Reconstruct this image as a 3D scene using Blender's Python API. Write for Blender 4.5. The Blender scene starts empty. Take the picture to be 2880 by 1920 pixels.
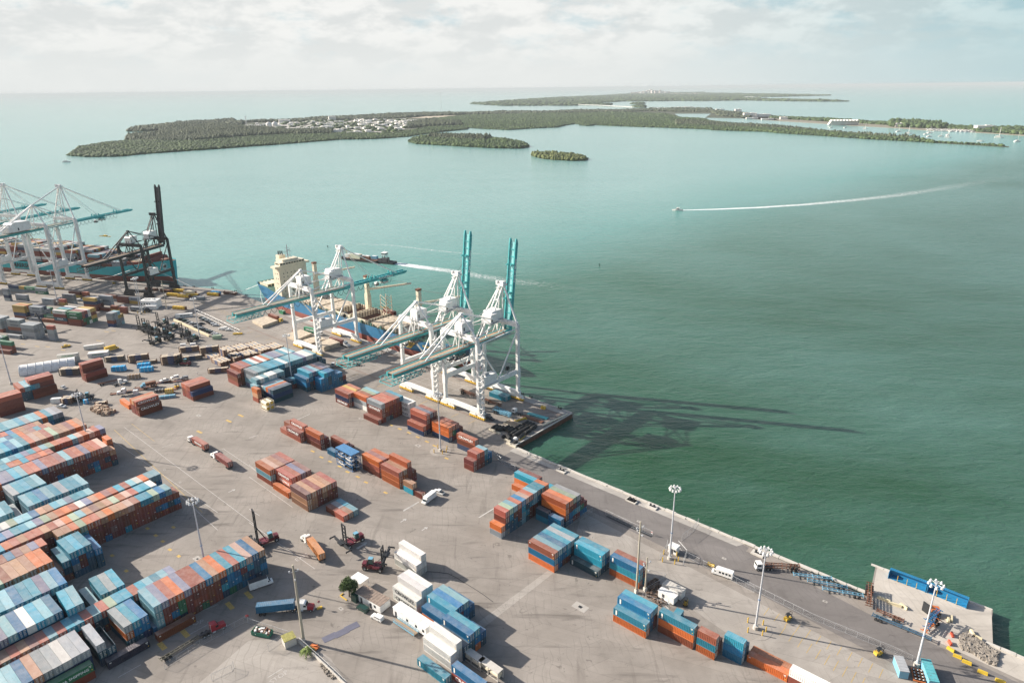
import bpy, math, random
import numpy as np
from mathutils import Vector, Matrix
R = math.radians
rnd = random.Random(11)
S = bpy.context.scene
COL = S.collection

# ------------------------------------------------------------------ camera
CAM_H = 164.64
F_PX, PITCH, ROLL = 1946.7, 20.087, -0.6685
cam_d = bpy.data.cameras.new("camera"); cam = bpy.data.objects.new("camera", cam_d); COL.objects.link(cam)
cam_d.sensor_fit = 'HORIZONTAL'; cam_d.sensor_width = 36.0; cam_d.lens = 36.0 * F_PX / 2880.0
cam_d.clip_start = 1.0; cam_d.clip_end = 400000.0
_p, _r = R(PITCH), R(ROLL)
_fw = Vector((0, math.cos(_p), -math.sin(_p))); _r0 = Vector((1, 0, 0)); _u0 = _r0.cross(_fw)
C_R = _r0 * math.cos(_r) + _u0 * math.sin(_r); C_U = -_r0 * math.sin(_r) + _u0 * math.cos(_r); C_F = _fw
_m = Matrix.Identity(4)
for i in range(3):
    _m[i][0] = C_R[i]; _m[i][1] = C_U[i]; _m[i][2] = -C_F[i]
_m[2][3] = CAM_H
cam.matrix_world = _m
S.camera = cam

# ------------------------------------------------------------------ sky, sun, exposure
SUN_AZ, SUN_EL = 162.6, 26.2           # direction towards the sun, degrees from +X
S.view_settings.view_transform = 'Standard'; S.view_settings.look = 'None'
S.view_settings.exposure = 0.92; S.view_settings.gamma = 1.0
W = bpy.data.worlds.new("World"); S.world = W; W.use_nodes = True
def build_world():
    nt = W.node_tree; N = nt.nodes; L = nt.links; N.clear()
    out = N.new('ShaderNodeOutputWorld'); bg = N.new('ShaderNodeBackground')
    sky = N.new('ShaderNodeTexSky'); sky.sky_type = 'NISHITA'; sky.sun_disc = False
    sky.sun_elevation = R(SUN_EL); sky.sun_rotation = R(90 - SUN_AZ); sky.dust_density = 2.5; sky.ozone_density = 1.0; sky.air_density = 1.0
    tc = N.new('ShaderNodeTexCoord'); sep = N.new('ShaderNodeSeparateXYZ'); L.new(tc.outputs['Generated'], sep.inputs[0])
    def math_(op, a, b=None, clamp=False):
        n = N.new('ShaderNodeMath'); n.operation = op; n.use_clamp = clamp
        for i, x in enumerate((a, b)):
            if x is None: continue
            if isinstance(x, (int, float)): n.inputs[i].default_value = x
            else: L.new(x, n.inputs[i])
        return n.outputs[0]
    el = math_('MAXIMUM', sep.outputs[2], 0.0)
    cmb = N.new('ShaderNodeCombineXYZ'); L.new(sep.outputs[0], cmb.inputs[0]); L.new(sep.outputs[1], cmb.inputs[1]); L.new(math_('MULTIPLY', el, 2.6), cmb.inputs[2])
    def noise_(scale, det, rough, dist=0.0):
        n = N.new('ShaderNodeTexNoise'); n.inputs['Scale'].default_value = scale; n.inputs['Detail'].default_value = det; n.inputs['Roughness'].default_value = rough; n.inputs['Distortion'].default_value = dist
        L.new(cmb.outputs[0], n.inputs['Vector']); return n.outputs['Fac']
    def ramp(f, a, b, c, d, smooth=True):
        r = N.new('ShaderNodeMapRange'); r.interpolation_type = 'SMOOTHSTEP' if smooth else 'LINEAR'; L.new(f, r.inputs[0])
        for i, x in enumerate((a, b, c, d)): r.inputs[i + 1].default_value = x
        return r.outputs[0]
    def mixc(f, a, b, typ='MIX'):
        m = N.new('ShaderNodeMix'); m.data_type = 'RGBA'; m.blend_type = typ
        if isinstance(f, float): m.inputs[0].default_value = f
        else: L.new(f, m.inputs[0])
        for i, x in ((6, a), (7, b)):
            if isinstance(x, tuple): m.inputs[i].default_value = x + (1,)
            else: L.new(x, m.inputs[i])
        return m.outputs[2]
    # broken cloud: heavier towards the sun side, thinner on the other
    cov = math_('ADD', noise_(11, 10, .58, .15), math_('MULTIPLY', sep.outputs[0], -0.10))
    shade = ramp(noise_(13, 9, .60, .15), .40, .60, 0, 1)
    cloud = mixc(shade, (0.395, 0.408, 0.405), (0.485, 0.487, 0.475))
    clear = mixc(ramp(el, 0.0, .16, 0, 1), (0.36, 0.415, 0.43), (0.25, 0.335, 0.365))
    low = mixc(ramp(cov, .30, .50, .15, 1), clear, cloud)
    low = mixc(ramp(el, 0.01, .085, .92, 0), low, (0.430, 0.442, 0.435))
    low = mixc(ramp(sep.outputs[0], .05, .80, 0, 1), low, (0.55, 0.76, 0.81), 'MULTIPLY')
    # overhead, out of view, the blue sky is dimmed to weaken ambient fill
    high = mixc(1.0, sky.outputs[0], (0.085, 0.085, 0.085), 'MULTIPLY')
    mx3 = N.new('ShaderNodeMix'); mx3.data_type = 'RGBA'; L.new(ramp(el, .16, .42, 0, 1), mx3.inputs[0]); L.new(low, mx3.inputs[6]); L.new(high, mx3.inputs[7])
    L.new(mx3.outputs[2], bg.inputs[0]); bg.inputs[1].default_value = 1.0
    L.new(bg.outputs[0], out.inputs[0])
build_world()
sd = bpy.data.lights.new("sun", 'SUN'); sd.energy = 5.0; sd.angle = R(0.55); sd.color = (1.0, 0.92, 0.82)
sun = bpy.data.objects.new("sun", sd); COL.objects.link(sun)
sdir = Vector((math.cos(R(SUN_AZ)) * math.cos(R(SUN_EL)), math.sin(R(SUN_AZ)) * math.cos(R(SUN_EL)), math.sin(R(SUN_EL))))
sun.rotation_euler = (-sdir).to_track_quat('-Z', 'Y').to_euler()

# ------------------------------------------------------------------ frames
A1, A2 = 41.3, 17.0       # the two quay directions
def frame(a):
    a = R(a); return Vector((math.cos(a), -math.sin(a), 0)), Vector((math.sin(a), math.cos(a), 0))
U1, V1 = frame(A1); U2, V2 = frame(A2)
def P1(u, v, z=0): return U1 * u + V1 * v + Vector((0, 0, z))
def P2(u, v, z=0): return U2 * u + V2 * v + Vector((0, 0, z))
def at(px, py, z=0.0):
    d = C_R * (px - 1440) - C_U * (py - 960) + C_F * F_PX
    t = (z - CAM_H) / d.z
    return Vector((d.x * t, d.y * t, z))
def uv(px, py, z=0.0):
    p = at(px, py, z); return p.dot(U1), p.dot(V1)
def zt(ox, oy, s):
    return lambda x, y, z=0.0: at(ox + x * s, oy + y * s, z)
za = zt(0, 1100, .14668); zb = zt(0, 1300, .12755); zc = zt(240, 1300, .14032); zd = zt(0, 1440, .15306)
ze = zt(0, 1660, .1658); zf = zt(220, 1620, .16578); zg = zt(400, 1500, .18491)
t1 = zt(0, 1400, .3316); t2 = zt(0, 1000, .3061); t3 = zt(700, 1400, .3316); t4 = zt(700, 1000, .3061); t5 = zt(1400, 1400, .3316)
t6 = zt(1400, 1000, .3061); t7 = zt(2100, 1400, .3316); t8 = zt(0, 740, .3061); t9 = zt(600, 860, .2551)
s3 = zt(0, 800, .1403); s2 = zt(300, 760, .1956); r1 = zt(1380, 1300, .15306); r3 = zt(680, 980, .15304); r4 = zt(330, 1020, .1488)
r5 = zt(950, 1220, .1403); r6 = zt(1170, 1700, .1403); q5 = zt(1280, 1000, .1722); w6 = zt(1090, 1480, .16578); b4 = zt(1700, 1640, .19558)
k3 = zt(700, 1240, .13391); k1 = zt(1460, 1440, .12756); z11 = zt(600, 620, .2551)

# ------------------------------------------------------------------ materials
MATS = {}
def mat(name, col, rough=0.6, metal=0.0, var=0.12, scale=0.4, bump=0.0, streak=0.0):
    """painted or mineral surface with blotchy wear in its own colour"""
    if name in MATS: return MATS[name]
    m = bpy.data.materials.new(name); m.use_nodes = True; nt = m.node_tree; N = nt.nodes; L = nt.links
    b = N['Principled BSDF']; b.inputs['Roughness'].default_value = rough; b.inputs['Metallic'].default_value = metal
    tc = N.new('ShaderNodeTexCoord'); no = N.new('ShaderNodeTexNoise'); no.inputs['Scale'].default_value = scale; no.inputs['Detail'].default_value = 6; no.inputs['Roughness'].default_value = 0.65
    L.new(tc.outputs['Object'], no.inputs['Vector'])
    cr = N.new('ShaderNodeValToRGB'); e = cr.color_ramp.elements; e[0].position = 0.3; e[1].position = 0.7
    e[0].color = tuple(c * (1 - var) for c in col) + (1,); e[1].color = tuple(min(1, c * (1 + var)) for c in col) + (1,)
    L.new(no.outputs['Fac'], cr.inputs[0]); src = cr.outputs[0]
    if streak:
        n2 = N.new('ShaderNodeTexNoise'); n2.inputs['Scale'].default_value = 1.3; n2.inputs['Detail'].default_value = 5
        L.new(tc.outputs['Object'], n2.inputs['Vector'])
        r2 = N.new('ShaderNodeMapRange'); L.new(n2.outputs['Fac'], r2.inputs[0]); r2.inputs[1].default_value = 0.58; r2.inputs[2].default_value = 0.70; r2.inputs[4].default_value = streak
        mx = N.new('ShaderNodeMix'); mx.data_type = 'RGBA'; L.new(r2.outputs[0], mx.inputs[0]); L.new(src, mx.inputs[6]); mx.inputs[7].default_value = (0.16, 0.075, 0.035, 1)
        src = mx.outputs[2]
    L.new(src, b.inputs['Base Color'])
    if bump:
        bp = N.new('ShaderNodeBump'); bp.inputs['Strength'].default_value = bump; L.new(no.outputs['Fac'], bp.inputs['Height']); L.new(bp.outputs[0], b.inputs['Normal'])
    MATS[name] = m; return m
M_white = mat('white_paint', (.78, .77, .74), .5, streak=.35)
M_teal = mat('teal_paint', (.06, .36, .37), .5, var=.2)
M_yellow = mat('yellow_paint', (.62, .40, .05), .55)
M_black = mat('black_steel', (.022, .024, .027), .5)
M_rubber = mat('rubber', (.02, .02, .02), .8)
M_dark = mat('dark_grey_paint', (.06, .06, .065), .55)
M_glass = mat('tinted_glass', (.02, .03, .035), .12, var=.05)
M_galv = mat('galvanised_steel', (.45, .46, .47), .45, .3)
M_conc = mat('pale_concrete', (.52, .49, .44), .85, scale=.6)
M_red = mat('red_paint', (.35, .03, .04), .35)
M_redt = mat('maroon_paint', (.13, .02, .03), .4)
M_orange = mat('orange_paint', (.50, .14, .035), .5)
M_rust = mat('rusty_steel', (.17, .075, .045), .8, var=.35, scale=2)
M_cream = mat('cream_paint', (.70, .63, .48), .55, streak=.4)
M_blue = mat('blue_paint', (.02, .13, .32), .45)
M_lblue = mat('light_blue_paint', (.16, .36, .48), .5)
M_green = mat('green_paint', (.02, .16, .10), .5)
M_dkgreen = mat('dark_green_paint', (.015, .05, .04), .3)
M_wood = mat('weathered_timber', (.30, .22, .15), .85, var=.3, scale=2)
M_cargrey = mat('grey_car_paint', (.25, .26, .27), .3)
M_silver = mat('silver_car_paint', (.5, .51, .52), .3)
M_carblk = mat('black_car_paint', (.02, .022, .025), .25)
M_text = mat('white_lettering', (.85, .85, .82), .6, var=.03)
M_textb = mat('black_lettering', (.03, .03, .035), .6, var=.03)
M_textg = mat('green_lettering', (.02, .22, .10), .6, var=.03)
M_textn = mat('navy_lettering', (.05, .07, .11), .6, var=.03)
M_tarp = mat('blue_tarpaulin', (.02, .33, .62), .45, bump=.4, scale=1.5)

# ------------------------------------------------------------------ mesh helper
class MB:
    def __init__(s): s.v = []; s.f = []; s.m = []
    def add(s, vs, fs, m=0):
        o = len(s.v); s.v.extend([tuple(p) for p in vs]); s.f.extend([tuple(i + o for i in f) for f in fs]); s.m.extend([m] * len(fs)); return s
    def box(s, c, d, m=0, rz=0.0, taper=None):
        hx, hy, hz = d[0] / 2, d[1] / 2, d[2] / 2; ca, sa = math.cos(rz), math.sin(rz); vs = []
        for k in (-1, 1):
            t = 1.0 if (taper is None or k < 0) else taper
            for (x, y) in ((-1, -1), (1, -1), (1, 1), (-1, 1)):
                X, Y = x * hx * t, y * hy * t; vs.append((c[0] + X * ca - Y * sa, c[1] + X * sa + Y * ca, c[2] + k * hz))
        return s.add(vs, [(3, 2, 1, 0), (4, 5, 6, 7), (0, 1, 5, 4), (1, 2, 6, 5), (2, 3, 7, 6), (3, 0, 4, 7)], m)
    def beam(s, p, q, w, h, m=0, up=(0, 0, 1), w2=None, h2=None):
        p, q = Vector(p), Vector(q); d = (q - p).normalized(); up = Vector(up)
        if abs(d.dot(up)) > .97: up = Vector((0, 1, 0)) if abs(d.y) < .9 else Vector((1, 0, 0))
        x = d.cross(up).normalized(); y = x.cross(d).normalized(); vs = []
        for (a, ww, hh) in ((p, w, h), (q, w2 or w, h2 or h)):
            for (i, j) in ((-1, -1), (1, -1), (1, 1), (-1, 1)): vs.append(a + x * i * ww / 2 + y * j * hh / 2)
        return s.add(vs, [(3, 2, 1, 0), (4, 5, 6, 7), (0, 1, 5, 4), (1, 2, 6, 5), (2, 3, 7, 6), (3, 0, 4, 7)], m)
    def tube(s, p, q, r, n=6, m=0, r2=None):
        p, q = Vector(p), Vector(q); d = (q - p)
        if d.length < 1e-6: return s
        d.normalize(); a = Vector((0, 0, 1)) if abs(d.z) < .9 else Vector((1, 0, 0)); x = d.cross(a).normalized(); y = d.cross(x); vs = []
        for (c, rr) in ((p, r), (q, r2 if r2 is not None else r)):
            for i in range(n):
                t = 2 * math.pi * i / n; vs.append(c + x * math.cos(t) * rr + y * math.sin(t) * rr)
        fs = [(i, (i + 1) % n, n + (i + 1) % n, n + i) for i in range(n)] + [tuple(range(n - 1, -1, -1)), tuple(range(n, 2 * n))]
        return s.add(vs, fs, m)
    def path(s, pts, r, n=5, m=0):
        for a, b in zip(pts, pts[1:]): s.tube(a, b, r, n, m)
        return s
    def prism(s, pts, z0, z1, m=0):
        n = len(pts); vs = [(x, y, z0) for x, y in pts] + [(x, y, z1) for x, y in pts]
        return s.add(vs, [tuple(range(n - 1, -1, -1)), tuple(range(n, 2 * n))] + [(i, (i + 1) % n, n + (i + 1) % n, n + i) for i in range(n)], m)
    def side(s, pts, y0, y1, m=0):
        """profile in x-z pulled from y0 to y1"""
        n = len(pts); vs = [(x, y0, z) for x, z in pts] + [(x, y1, z) for x, z in pts]
        return s.add(vs, [tuple(range(n)), tuple(range(2 * n - 1, n - 1, -1))] + [(i, n + i, n + (i + 1) % n, (i + 1) % n) for i in range(n)], m)
    def wheel(s, c, r, w, m=0, axis=(0, 1, 0), n=12, hub=None):
        a = Vector(axis).normalized(); c = Vector(c); s.tube(c - a * w / 2, c + a * w / 2, r, n, m)
        if hub is not None: s.tube(c - a * (w / 2 + .02), c + a * (w / 2 + .02), r * .5, 8, hub)
        return s
    def mesh(s, name, mats):
        me = bpy.data.meshes.new(name); me.from_pydata(s.v, [], s.f)
        for x in (mats if isinstance(mats, (list, tuple)) else [mats]): me.materials.append(x)
        me.polygons.foreach_set('material_index', s.m); me.update(); return me
    def build(s, name, mats, parent=None, loc=None, rz=0.0):
        return link(name, s.mesh(name, mats), parent, loc, rz)
def link(name, me, parent=None, loc=None, rz=0.0):
    o = bpy.data.objects.new(name, me); COL.objects.link(o)
    if parent is not None: o.parent = parent
    if loc is not None: o.location = loc
    if rz: o.rotation_euler = (0, 0, rz)
    return o
def tag(o, label=None, cat=None, group=None, kind=None):
    if label: o['label'] = label
    if cat: o['category'] = cat
    if group: o['group'] = group
    if kind: o['kind'] = kind
    return o
def thing(name, label, cat, loc=(0, 0, 0), rz=0.0, group=None):
    return tag(link(name, None, None, loc, rz), label, cat, group)
def dup(o, loc, rz, label=None, group=None, z=None):
    r = o.copy(); COL.objects.link(r); r.location = loc; r.rotation_euler = (0, 0, rz)
    if label: r['label'] = label
    if group: r['group'] = group
    for ch in list(o.children):
        c = ch.copy(); COL.objects.link(c); c.parent = r
        for g in list(ch.children):
            d = g.copy(); COL.objects.link(d); d.parent = c
    return r
def struct(o): o['kind'] = 'structure'; return o
TXT = {}
def text(txt, size, m, parent, loc, rot, name='lettering', extr=0.02, align='CENTER', sx=1.0, bold=.012):
    k = (txt, round(size, 3), m.name, extr)
    if k not in TXT:
        c = bpy.data.curves.new(name, 'FONT'); c.body = txt; c.size = size; c.extrude = extr; c.align_x = align; c.align_y = 'CENTER'; c.offset = bold * size; c.resolution_u = 2
        t = bpy.data.objects.new(name, c); COL.objects.link(t); me = bpy.data.meshes.new_from_object(t); me.materials.clear(); me.materials.append(m); me.name = name
        bpy.data.objects.remove(t); bpy.data.curves.remove(c); TXT[k] = me
    o = link(name, TXT[k], parent, loc); o.rotation_euler = rot; o.scale = (sx, 1, 1); return o
ORD = ['first', 'second', 'third', 'fourth', 'fifth', 'sixth', 'seventh', 'eighth', 'ninth', 'tenth', 'eleventh', 'twelfth', 'thirteenth', 'fourteenth', 'fifteenth', 'sixteenth', 'seventeenth', 'eighteenth', 'nineteenth', 'twentieth', 'twenty-first', 'twenty-second', 'twenty-third', 'twenty-fourth', 'twenty-fifth', 'twenty-sixth', 'twenty-seventh', 'twenty-eighth']
RZ1, RZ2 = R(-A1), R(-A2)
# ------------------------------------------------------------------ water, ground, air
WZ = -2.6
def nodes(m):
    m.use_nodes = True; return m.node_tree.nodes, m.node_tree.links, m.node_tree.nodes['Principled BSDF']
def water_mat():
    m = bpy.data.materials.new('sea_water'); N, L, b = nodes(m)
    geo = N.new('ShaderNodeNewGeometry')
    def mapn(sc, rot=0.0):
        n = N.new('ShaderNodeMapping'); n.inputs['Scale'].default_value = sc; n.inputs['Rotation'].default_value = (0, 0, rot); L.new(geo.outputs['Position'], n.inputs[0]); return n.outputs[0]
    def noise(vec, scale, det=4, rough=.55, dist=0):
        n = N.new('ShaderNodeTexNoise'); n.inputs['Scale'].default_value = scale; n.inputs['Detail'].default_value = det; n.inputs['Roughness'].default_value = rough; n.inputs['Distortion'].default_value = dist
        L.new(vec, n.inputs['Vector']); return n.outputs['Fac']
    # shoals and channels: pale turquoise banks, dark green deeps
    big = noise(mapn((1, 1.6, 1), .5), .0011, 6, .62, .6)
    sep = N.new('ShaderNodeSeparateXYZ'); L.new(geo.outputs['Position'], sep.inputs[0])
    def ma(op, a, c=None, cl=False):
        n = N.new('ShaderNodeMath'); n.operation = op; n.use_clamp = cl
        for i, x in enumerate((a, c)):
            if x is None: continue
            if isinstance(x, (int, float)): n.inputs[i].default_value = x
            else: L.new(x, n.inputs[i])
        return n.outputs[0]
    # the dredged basin by the quay is the deep end, shoaling towards the bay; the pale end also paints in bright sky reflection
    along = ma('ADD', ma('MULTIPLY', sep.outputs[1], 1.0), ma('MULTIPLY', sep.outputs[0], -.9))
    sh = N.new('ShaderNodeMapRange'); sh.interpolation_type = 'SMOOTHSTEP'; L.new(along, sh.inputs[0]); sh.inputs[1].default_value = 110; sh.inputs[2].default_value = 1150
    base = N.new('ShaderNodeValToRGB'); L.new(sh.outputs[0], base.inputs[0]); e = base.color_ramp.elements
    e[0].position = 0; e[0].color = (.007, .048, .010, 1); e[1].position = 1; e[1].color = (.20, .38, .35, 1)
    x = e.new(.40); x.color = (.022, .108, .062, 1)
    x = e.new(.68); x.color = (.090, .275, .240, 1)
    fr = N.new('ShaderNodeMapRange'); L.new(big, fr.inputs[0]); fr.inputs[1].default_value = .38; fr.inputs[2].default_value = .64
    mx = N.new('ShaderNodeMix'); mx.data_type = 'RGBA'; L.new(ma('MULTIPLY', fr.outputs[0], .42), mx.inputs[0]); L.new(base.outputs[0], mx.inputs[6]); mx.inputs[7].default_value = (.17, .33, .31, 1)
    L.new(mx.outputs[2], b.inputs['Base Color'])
    b.inputs['Roughness'].default_value = .16; b.inputs['IOR'].default_value = 1.33; b.inputs['Specular IOR Level'].default_value = .5
    w1 = noise(mapn((.42, 1.0, 1), R(14)), .42, 5, .66, .7)
    w2 = noise(mapn((.5, 1.0, 1), R(26)), .11, 3, .5, .4)
    w3 = noise(mapn((1, 1, 1), 0), 1.2, 3, .6)
    gust = noise(mapn((1, 2.2, 1), .3), .006, 4, .6)
    hgt = ma('ADD', ma('ADD', ma('MULTIPLY', w1, .9), ma('MULTIPLY', w2, 1.6)), ma('MULTIPLY', w3, .22))
    bp = N.new('ShaderNodeBump'); bp.inputs['Distance'].default_value = 1.0
    L.new(ma('ADD', ma('MULTIPLY', gust, .75), .25), bp.inputs['Strength']); L.new(hgt, bp.inputs['Height']); L.new(bp.outputs[0], b.inputs['Normal'])
    return m
def sheet(name, pts, z, m, kind='structure'):
    me = bpy.data.meshes.new(name); me.from_pydata([(p[0], p[1], z) for p in pts], [], [tuple(range(len(pts)))]); me.materials.append(m)
    o = link(name, me); o['kind'] = kind; return o
BIG = 110000
def big_water():
    # rings of quads round the port keep the shading precise
    xs = [-BIG, -30000, -8000, -2500, -800, 0, 800, 2500, 8000, 30000, BIG]; ys = [-3000, -800, 0, 400, 900, 2000, 4500, 9000, 20000, 45000, BIG]
    vs = [(x, y, WZ) for y in ys for x in xs]; n = len(xs)
    fs = [(j * n + i, j * n + i + 1, (j + 1) * n + i + 1, (j + 1) * n + i) for j in range(len(ys) - 1) for i in range(n - 1)]
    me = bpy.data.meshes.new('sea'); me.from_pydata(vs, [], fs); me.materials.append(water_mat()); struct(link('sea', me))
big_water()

def ground_mat(name, c0, c1, marks=True, scale=.05, dark=.5):
    m = bpy.data.materials.new(name); N, L, b = nodes(m); geo = N.new('ShaderNodeNewGeometry')
    def noise(scale, det=6, rough=.6, dist=0, sc=(1, 1, 1), rot=0):
        mp = N.new('ShaderNodeMapping'); mp.inputs['Scale'].default_value = sc; mp.inputs['Rotation'].default_value = (0, 0, rot); L.new(geo.outputs['Position'], mp.inputs[0])
        n = N.new('ShaderNodeTexNoise'); n.inputs['Scale'].default_value = scale; n.inputs['Detail'].default_value = det; n.inputs['Roughness'].default_value = rough; n.inputs['Distortion'].default_value = dist
        L.new(mp.outputs[0], n.inputs['Vector']); return n.outputs['Fac']
    cr = N.new('ShaderNodeValToRGB'); L.new(noise(scale, 8, .68, .4), cr.inputs[0]); e = cr.color_ramp.elements
    e[0].position = .32; e[0].color = c0 + (1,); e[1].position = .66; e[1].color = c1 + (1,); src = cr.outputs[0]
    def dirt(fac, lo, hi, amt, col):
        nonlocal src
        r = N.new('ShaderNodeMapRange'); L.new(fac, r.inputs[0]); r.inputs[1].default_value = lo; r.inputs[2].default_value = hi; r.inputs[4].default_value = amt
        mx = N.new('ShaderNodeMix'); mx.data_type = 'RGBA'; L.new(r.outputs[0], mx.inputs[0]); L.new(src, mx.inputs[6]); mx.inputs[7].default_value = col + (1,); src = mx.outputs[2]
    if marks:
        dirt(noise(.16, 5, .6, .3, (.22, 2.0, 1), R(A1)), .57, .70, .55 * dark / .5, (c0[0] * .45, c0[1] * .44, c0[2] * .44))
        dirt(noise(.12, 5, .6, .5, (2.4, .3, 1), R(A1)), .58, .72, .42 * dark / .5, (c0[0] * .5, c0[1] * .48, c0[2] * .47))
        dirt(noise(.35, 3, .5, 1.5), .66, .74, .5 * dark / .5, (c0[0] * .35, c0[1] * .34, c0[2] * .34))
        dirt(noise(.9, 3, .5), .68, .75, .35, (c0[0] * .5, c0[1] * .5, c0[2] * .5))
    # slabs and resurfaced lanes laid along the quay
    for bs, rot_, amt in ((.045, A1, .16), (.16, A1, .10)):
        mp = N.new('ShaderNodeMapping'); mp.inputs['Rotation'].default_value = (0, 0, R(rot_)); mp.inputs['Scale'].default_value = (.45, 1, 1); L.new(geo.outputs['Position'], mp.inputs[0])
        bk = N.new('ShaderNodeTexBrick'); bk.inputs['Scale'].default_value = bs; bk.inputs['Mortar Size'].default_value = .004; bk.inputs['Color1'].default_value = (1, 1, 1, 1); bk.inputs['Color2'].default_value = (.72, .72, .72, 1); bk.inputs['Mortar'].default_value = (.55, .55, .55, 1); L.new(mp.outputs[0], bk.inputs['Vector'])
        mx = N.new('ShaderNodeMix'); mx.data_type = 'RGBA'; mx.blend_type = 'MULTIPLY'; mx.inputs[0].default_value = amt * 2.2; L.new(src, mx.inputs[6]); L.new(bk.outputs['Color'], mx.inputs[7]); src = mx.outputs[2]
    # looping tyre tracks
    if marks:
        mp = N.new('ShaderNodeMapping'); L.new(geo.outputs['Position'], mp.inputs[0]); wv = N.new('ShaderNodeTexWave'); wv.wave_type = 'BANDS'; wv.inputs['Scale'].default_value = .14; wv.inputs['Distortion'].default_value = 17; wv.inputs['Detail'].default_value = 2; wv.inputs['Detail Scale'].default_value = .35; L.new(mp.outputs[0], wv.inputs['Vector'])
        f1 = N.new('ShaderNodeMapRange'); L.new(wv.outputs['Fac'], f1.inputs[0]); f1.inputs[1].default_value = .95; f1.inputs[2].default_value = .995; f2 = N.new('ShaderNodeMapRange'); L.new(noise(.05, 3), f2.inputs[0]); f2.inputs[1].default_value = .46; f2.inputs[2].default_value = .60; f2.inputs[4].default_value = .26
        fm_ = N.new('ShaderNodeMath'); fm_.operation = 'MULTIPLY'; L.new(f1.outputs[0], fm_.inputs[0]); L.new(f2.outputs[0], fm_.inputs[1])
        mx = N.new('ShaderNodeMix'); mx.data_type = 'RGBA'; L.new(fm_.outputs[0], mx.inputs[0]); L.new(src, mx.inputs[6]); mx.inputs[7].default_value = (c0[0] * .4, c0[1] * .4, c0[2] * .4, 1); src = mx.outputs[2]
    L.new(src, b.inputs['Base Color']); b.inputs['Roughness'].default_value = .9
    bp = N.new('ShaderNodeBump'); bp.inputs['Strength'].default_value = .25; L.new(noise(2.0, 4), bp.inputs['Height']); L.new(bp.outputs[0], b.inputs['Normal'])
    return m
G_asph = ground_mat('worn_asphalt', (.222, .196, .170), (.318, .284, .250))
G_conc = ground_mat('worn_concrete', (.29, .262, .232), (.40, .365, .325), dark=.35)
G_pier = ground_mat('pier_concrete', (.40, .36, .31), (.54, .495, .435), dark=.25)
G_road = ground_mat('road_asphalt', (.155, .141, .132), (.205, .187, .176), dark=.4)
G_quay = ground_mat('quay_concrete', (.33, .305, .275), (.46, .43, .39), dark=.3)

corner = [at(593, 811), at(640, 815), at(662, 819), at(691, 832), at(730, 846)]
Q = 274.6
port = [P2(-1600, 492.4), corner[0]] + corner[1:4] + [P1(-478, Q), P1(-198, Q), P1(-198, 226), P1(-35.6, 224), P1(-38.6, 243), P1(-2.6, 243.8), P1(-1.5, 226), P1(230, 226), P1(230, -200), Vector((-1400, -300, 0)), Vector((-1750, 400, 0))]
def slab():
    b = MB(); b.prism([(p.x, p.y) for p in port], -3.4, 0.0); return struct(b.build('ground', G_asph))
slab()
def strip(name, pts, k, m): return sheet(name, [(p.x, p.y) for p in pts], .004 * k, m)
# quay road and aprons
strip('quay_road', [P1(-196, 224), P1(-196, 211), P1(-176, 207), P1(-60, 201), P1(20, 194), P1(200, 186), P1(200, 206), P1(-30, 215), P1(-78, 221), P1(-78, 224)], 1, G_road)
strip('concrete_apron', [P1(-140, 202), P1(-76, 198), P1(20, 191), P1(200, 181), P1(200, 130), P1(-12, 166), P1(-90, 182), P1(-133, 188)], 1, G_conc)
strip('pier_deck', [P1(-35, 224.5), P1(-38, 242.6), P1(-3, 243.4), P1(0, 225), P1(120, 225.5), P1(120, 209), P1(-28, 217)], 2, G_pier)
strip('quay_edge_pavement', [P1(-470, 269.8), P1(-198.4, 269.8), P1(-198.4, Q - .1), P1(-470, Q - .1)], 1, G_quay)
strip('quay_edge_pavement', [P1(-197, 221.5), P1(-82, 221.5), P1(-80, 225), P1(-197, 225.9)], 2, G_quay)
strip('forecourt', [at(*p) for p in ((560, 1920), (700, 1800), (840, 1790), (930, 1850), (1000, 1960), (900, 2100), (500, 2100))], 1, G_conc)
strip('drain_strip', [at(*p) for p in ((1555, 1612), (1540, 1604), (1330, 1760), (1350, 1772))], 3, G_conc)
# low lip along the edges
lip = MB()
for a, c in ((P1(-470, Q - .3), P1(-198, Q - .3)), (P1(-198.3, Q), P1(-198.3, 226)), (P1(-38.4, 243), P1(-2.8, 243.7))):
    lip.beam(a + Vector((0, 0, .12)), c + Vector((0, 0, .12)), .6, .3)
struct(lip.build('quay_kerb', M_conc))
pile = MB()
for i in range(40): pile.box(P1(-197.85, 227 + i * 1.18, -1.4), (.35, .7, 2.2), 0, RZ1)
struct(pile.build('sheet_pile_wall', M_rust))
# crane rails
for v in (236.8, 268.3):
    for d in (-.5, .5):
        strip('crane_rail', [P1(-470, v + d - .12), P1(-201, v + d - .12), P1(-201, v + d + .12), P1(-470, v + d + .12)], 3, M_rust)
for v in (455.5, 486): strip('crane_rail', [P2(-1100, v - .3), P2(-440, v - .3), P2(-440, v + .3), P2(-1100, v + .3)], 3, M_rust)

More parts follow.
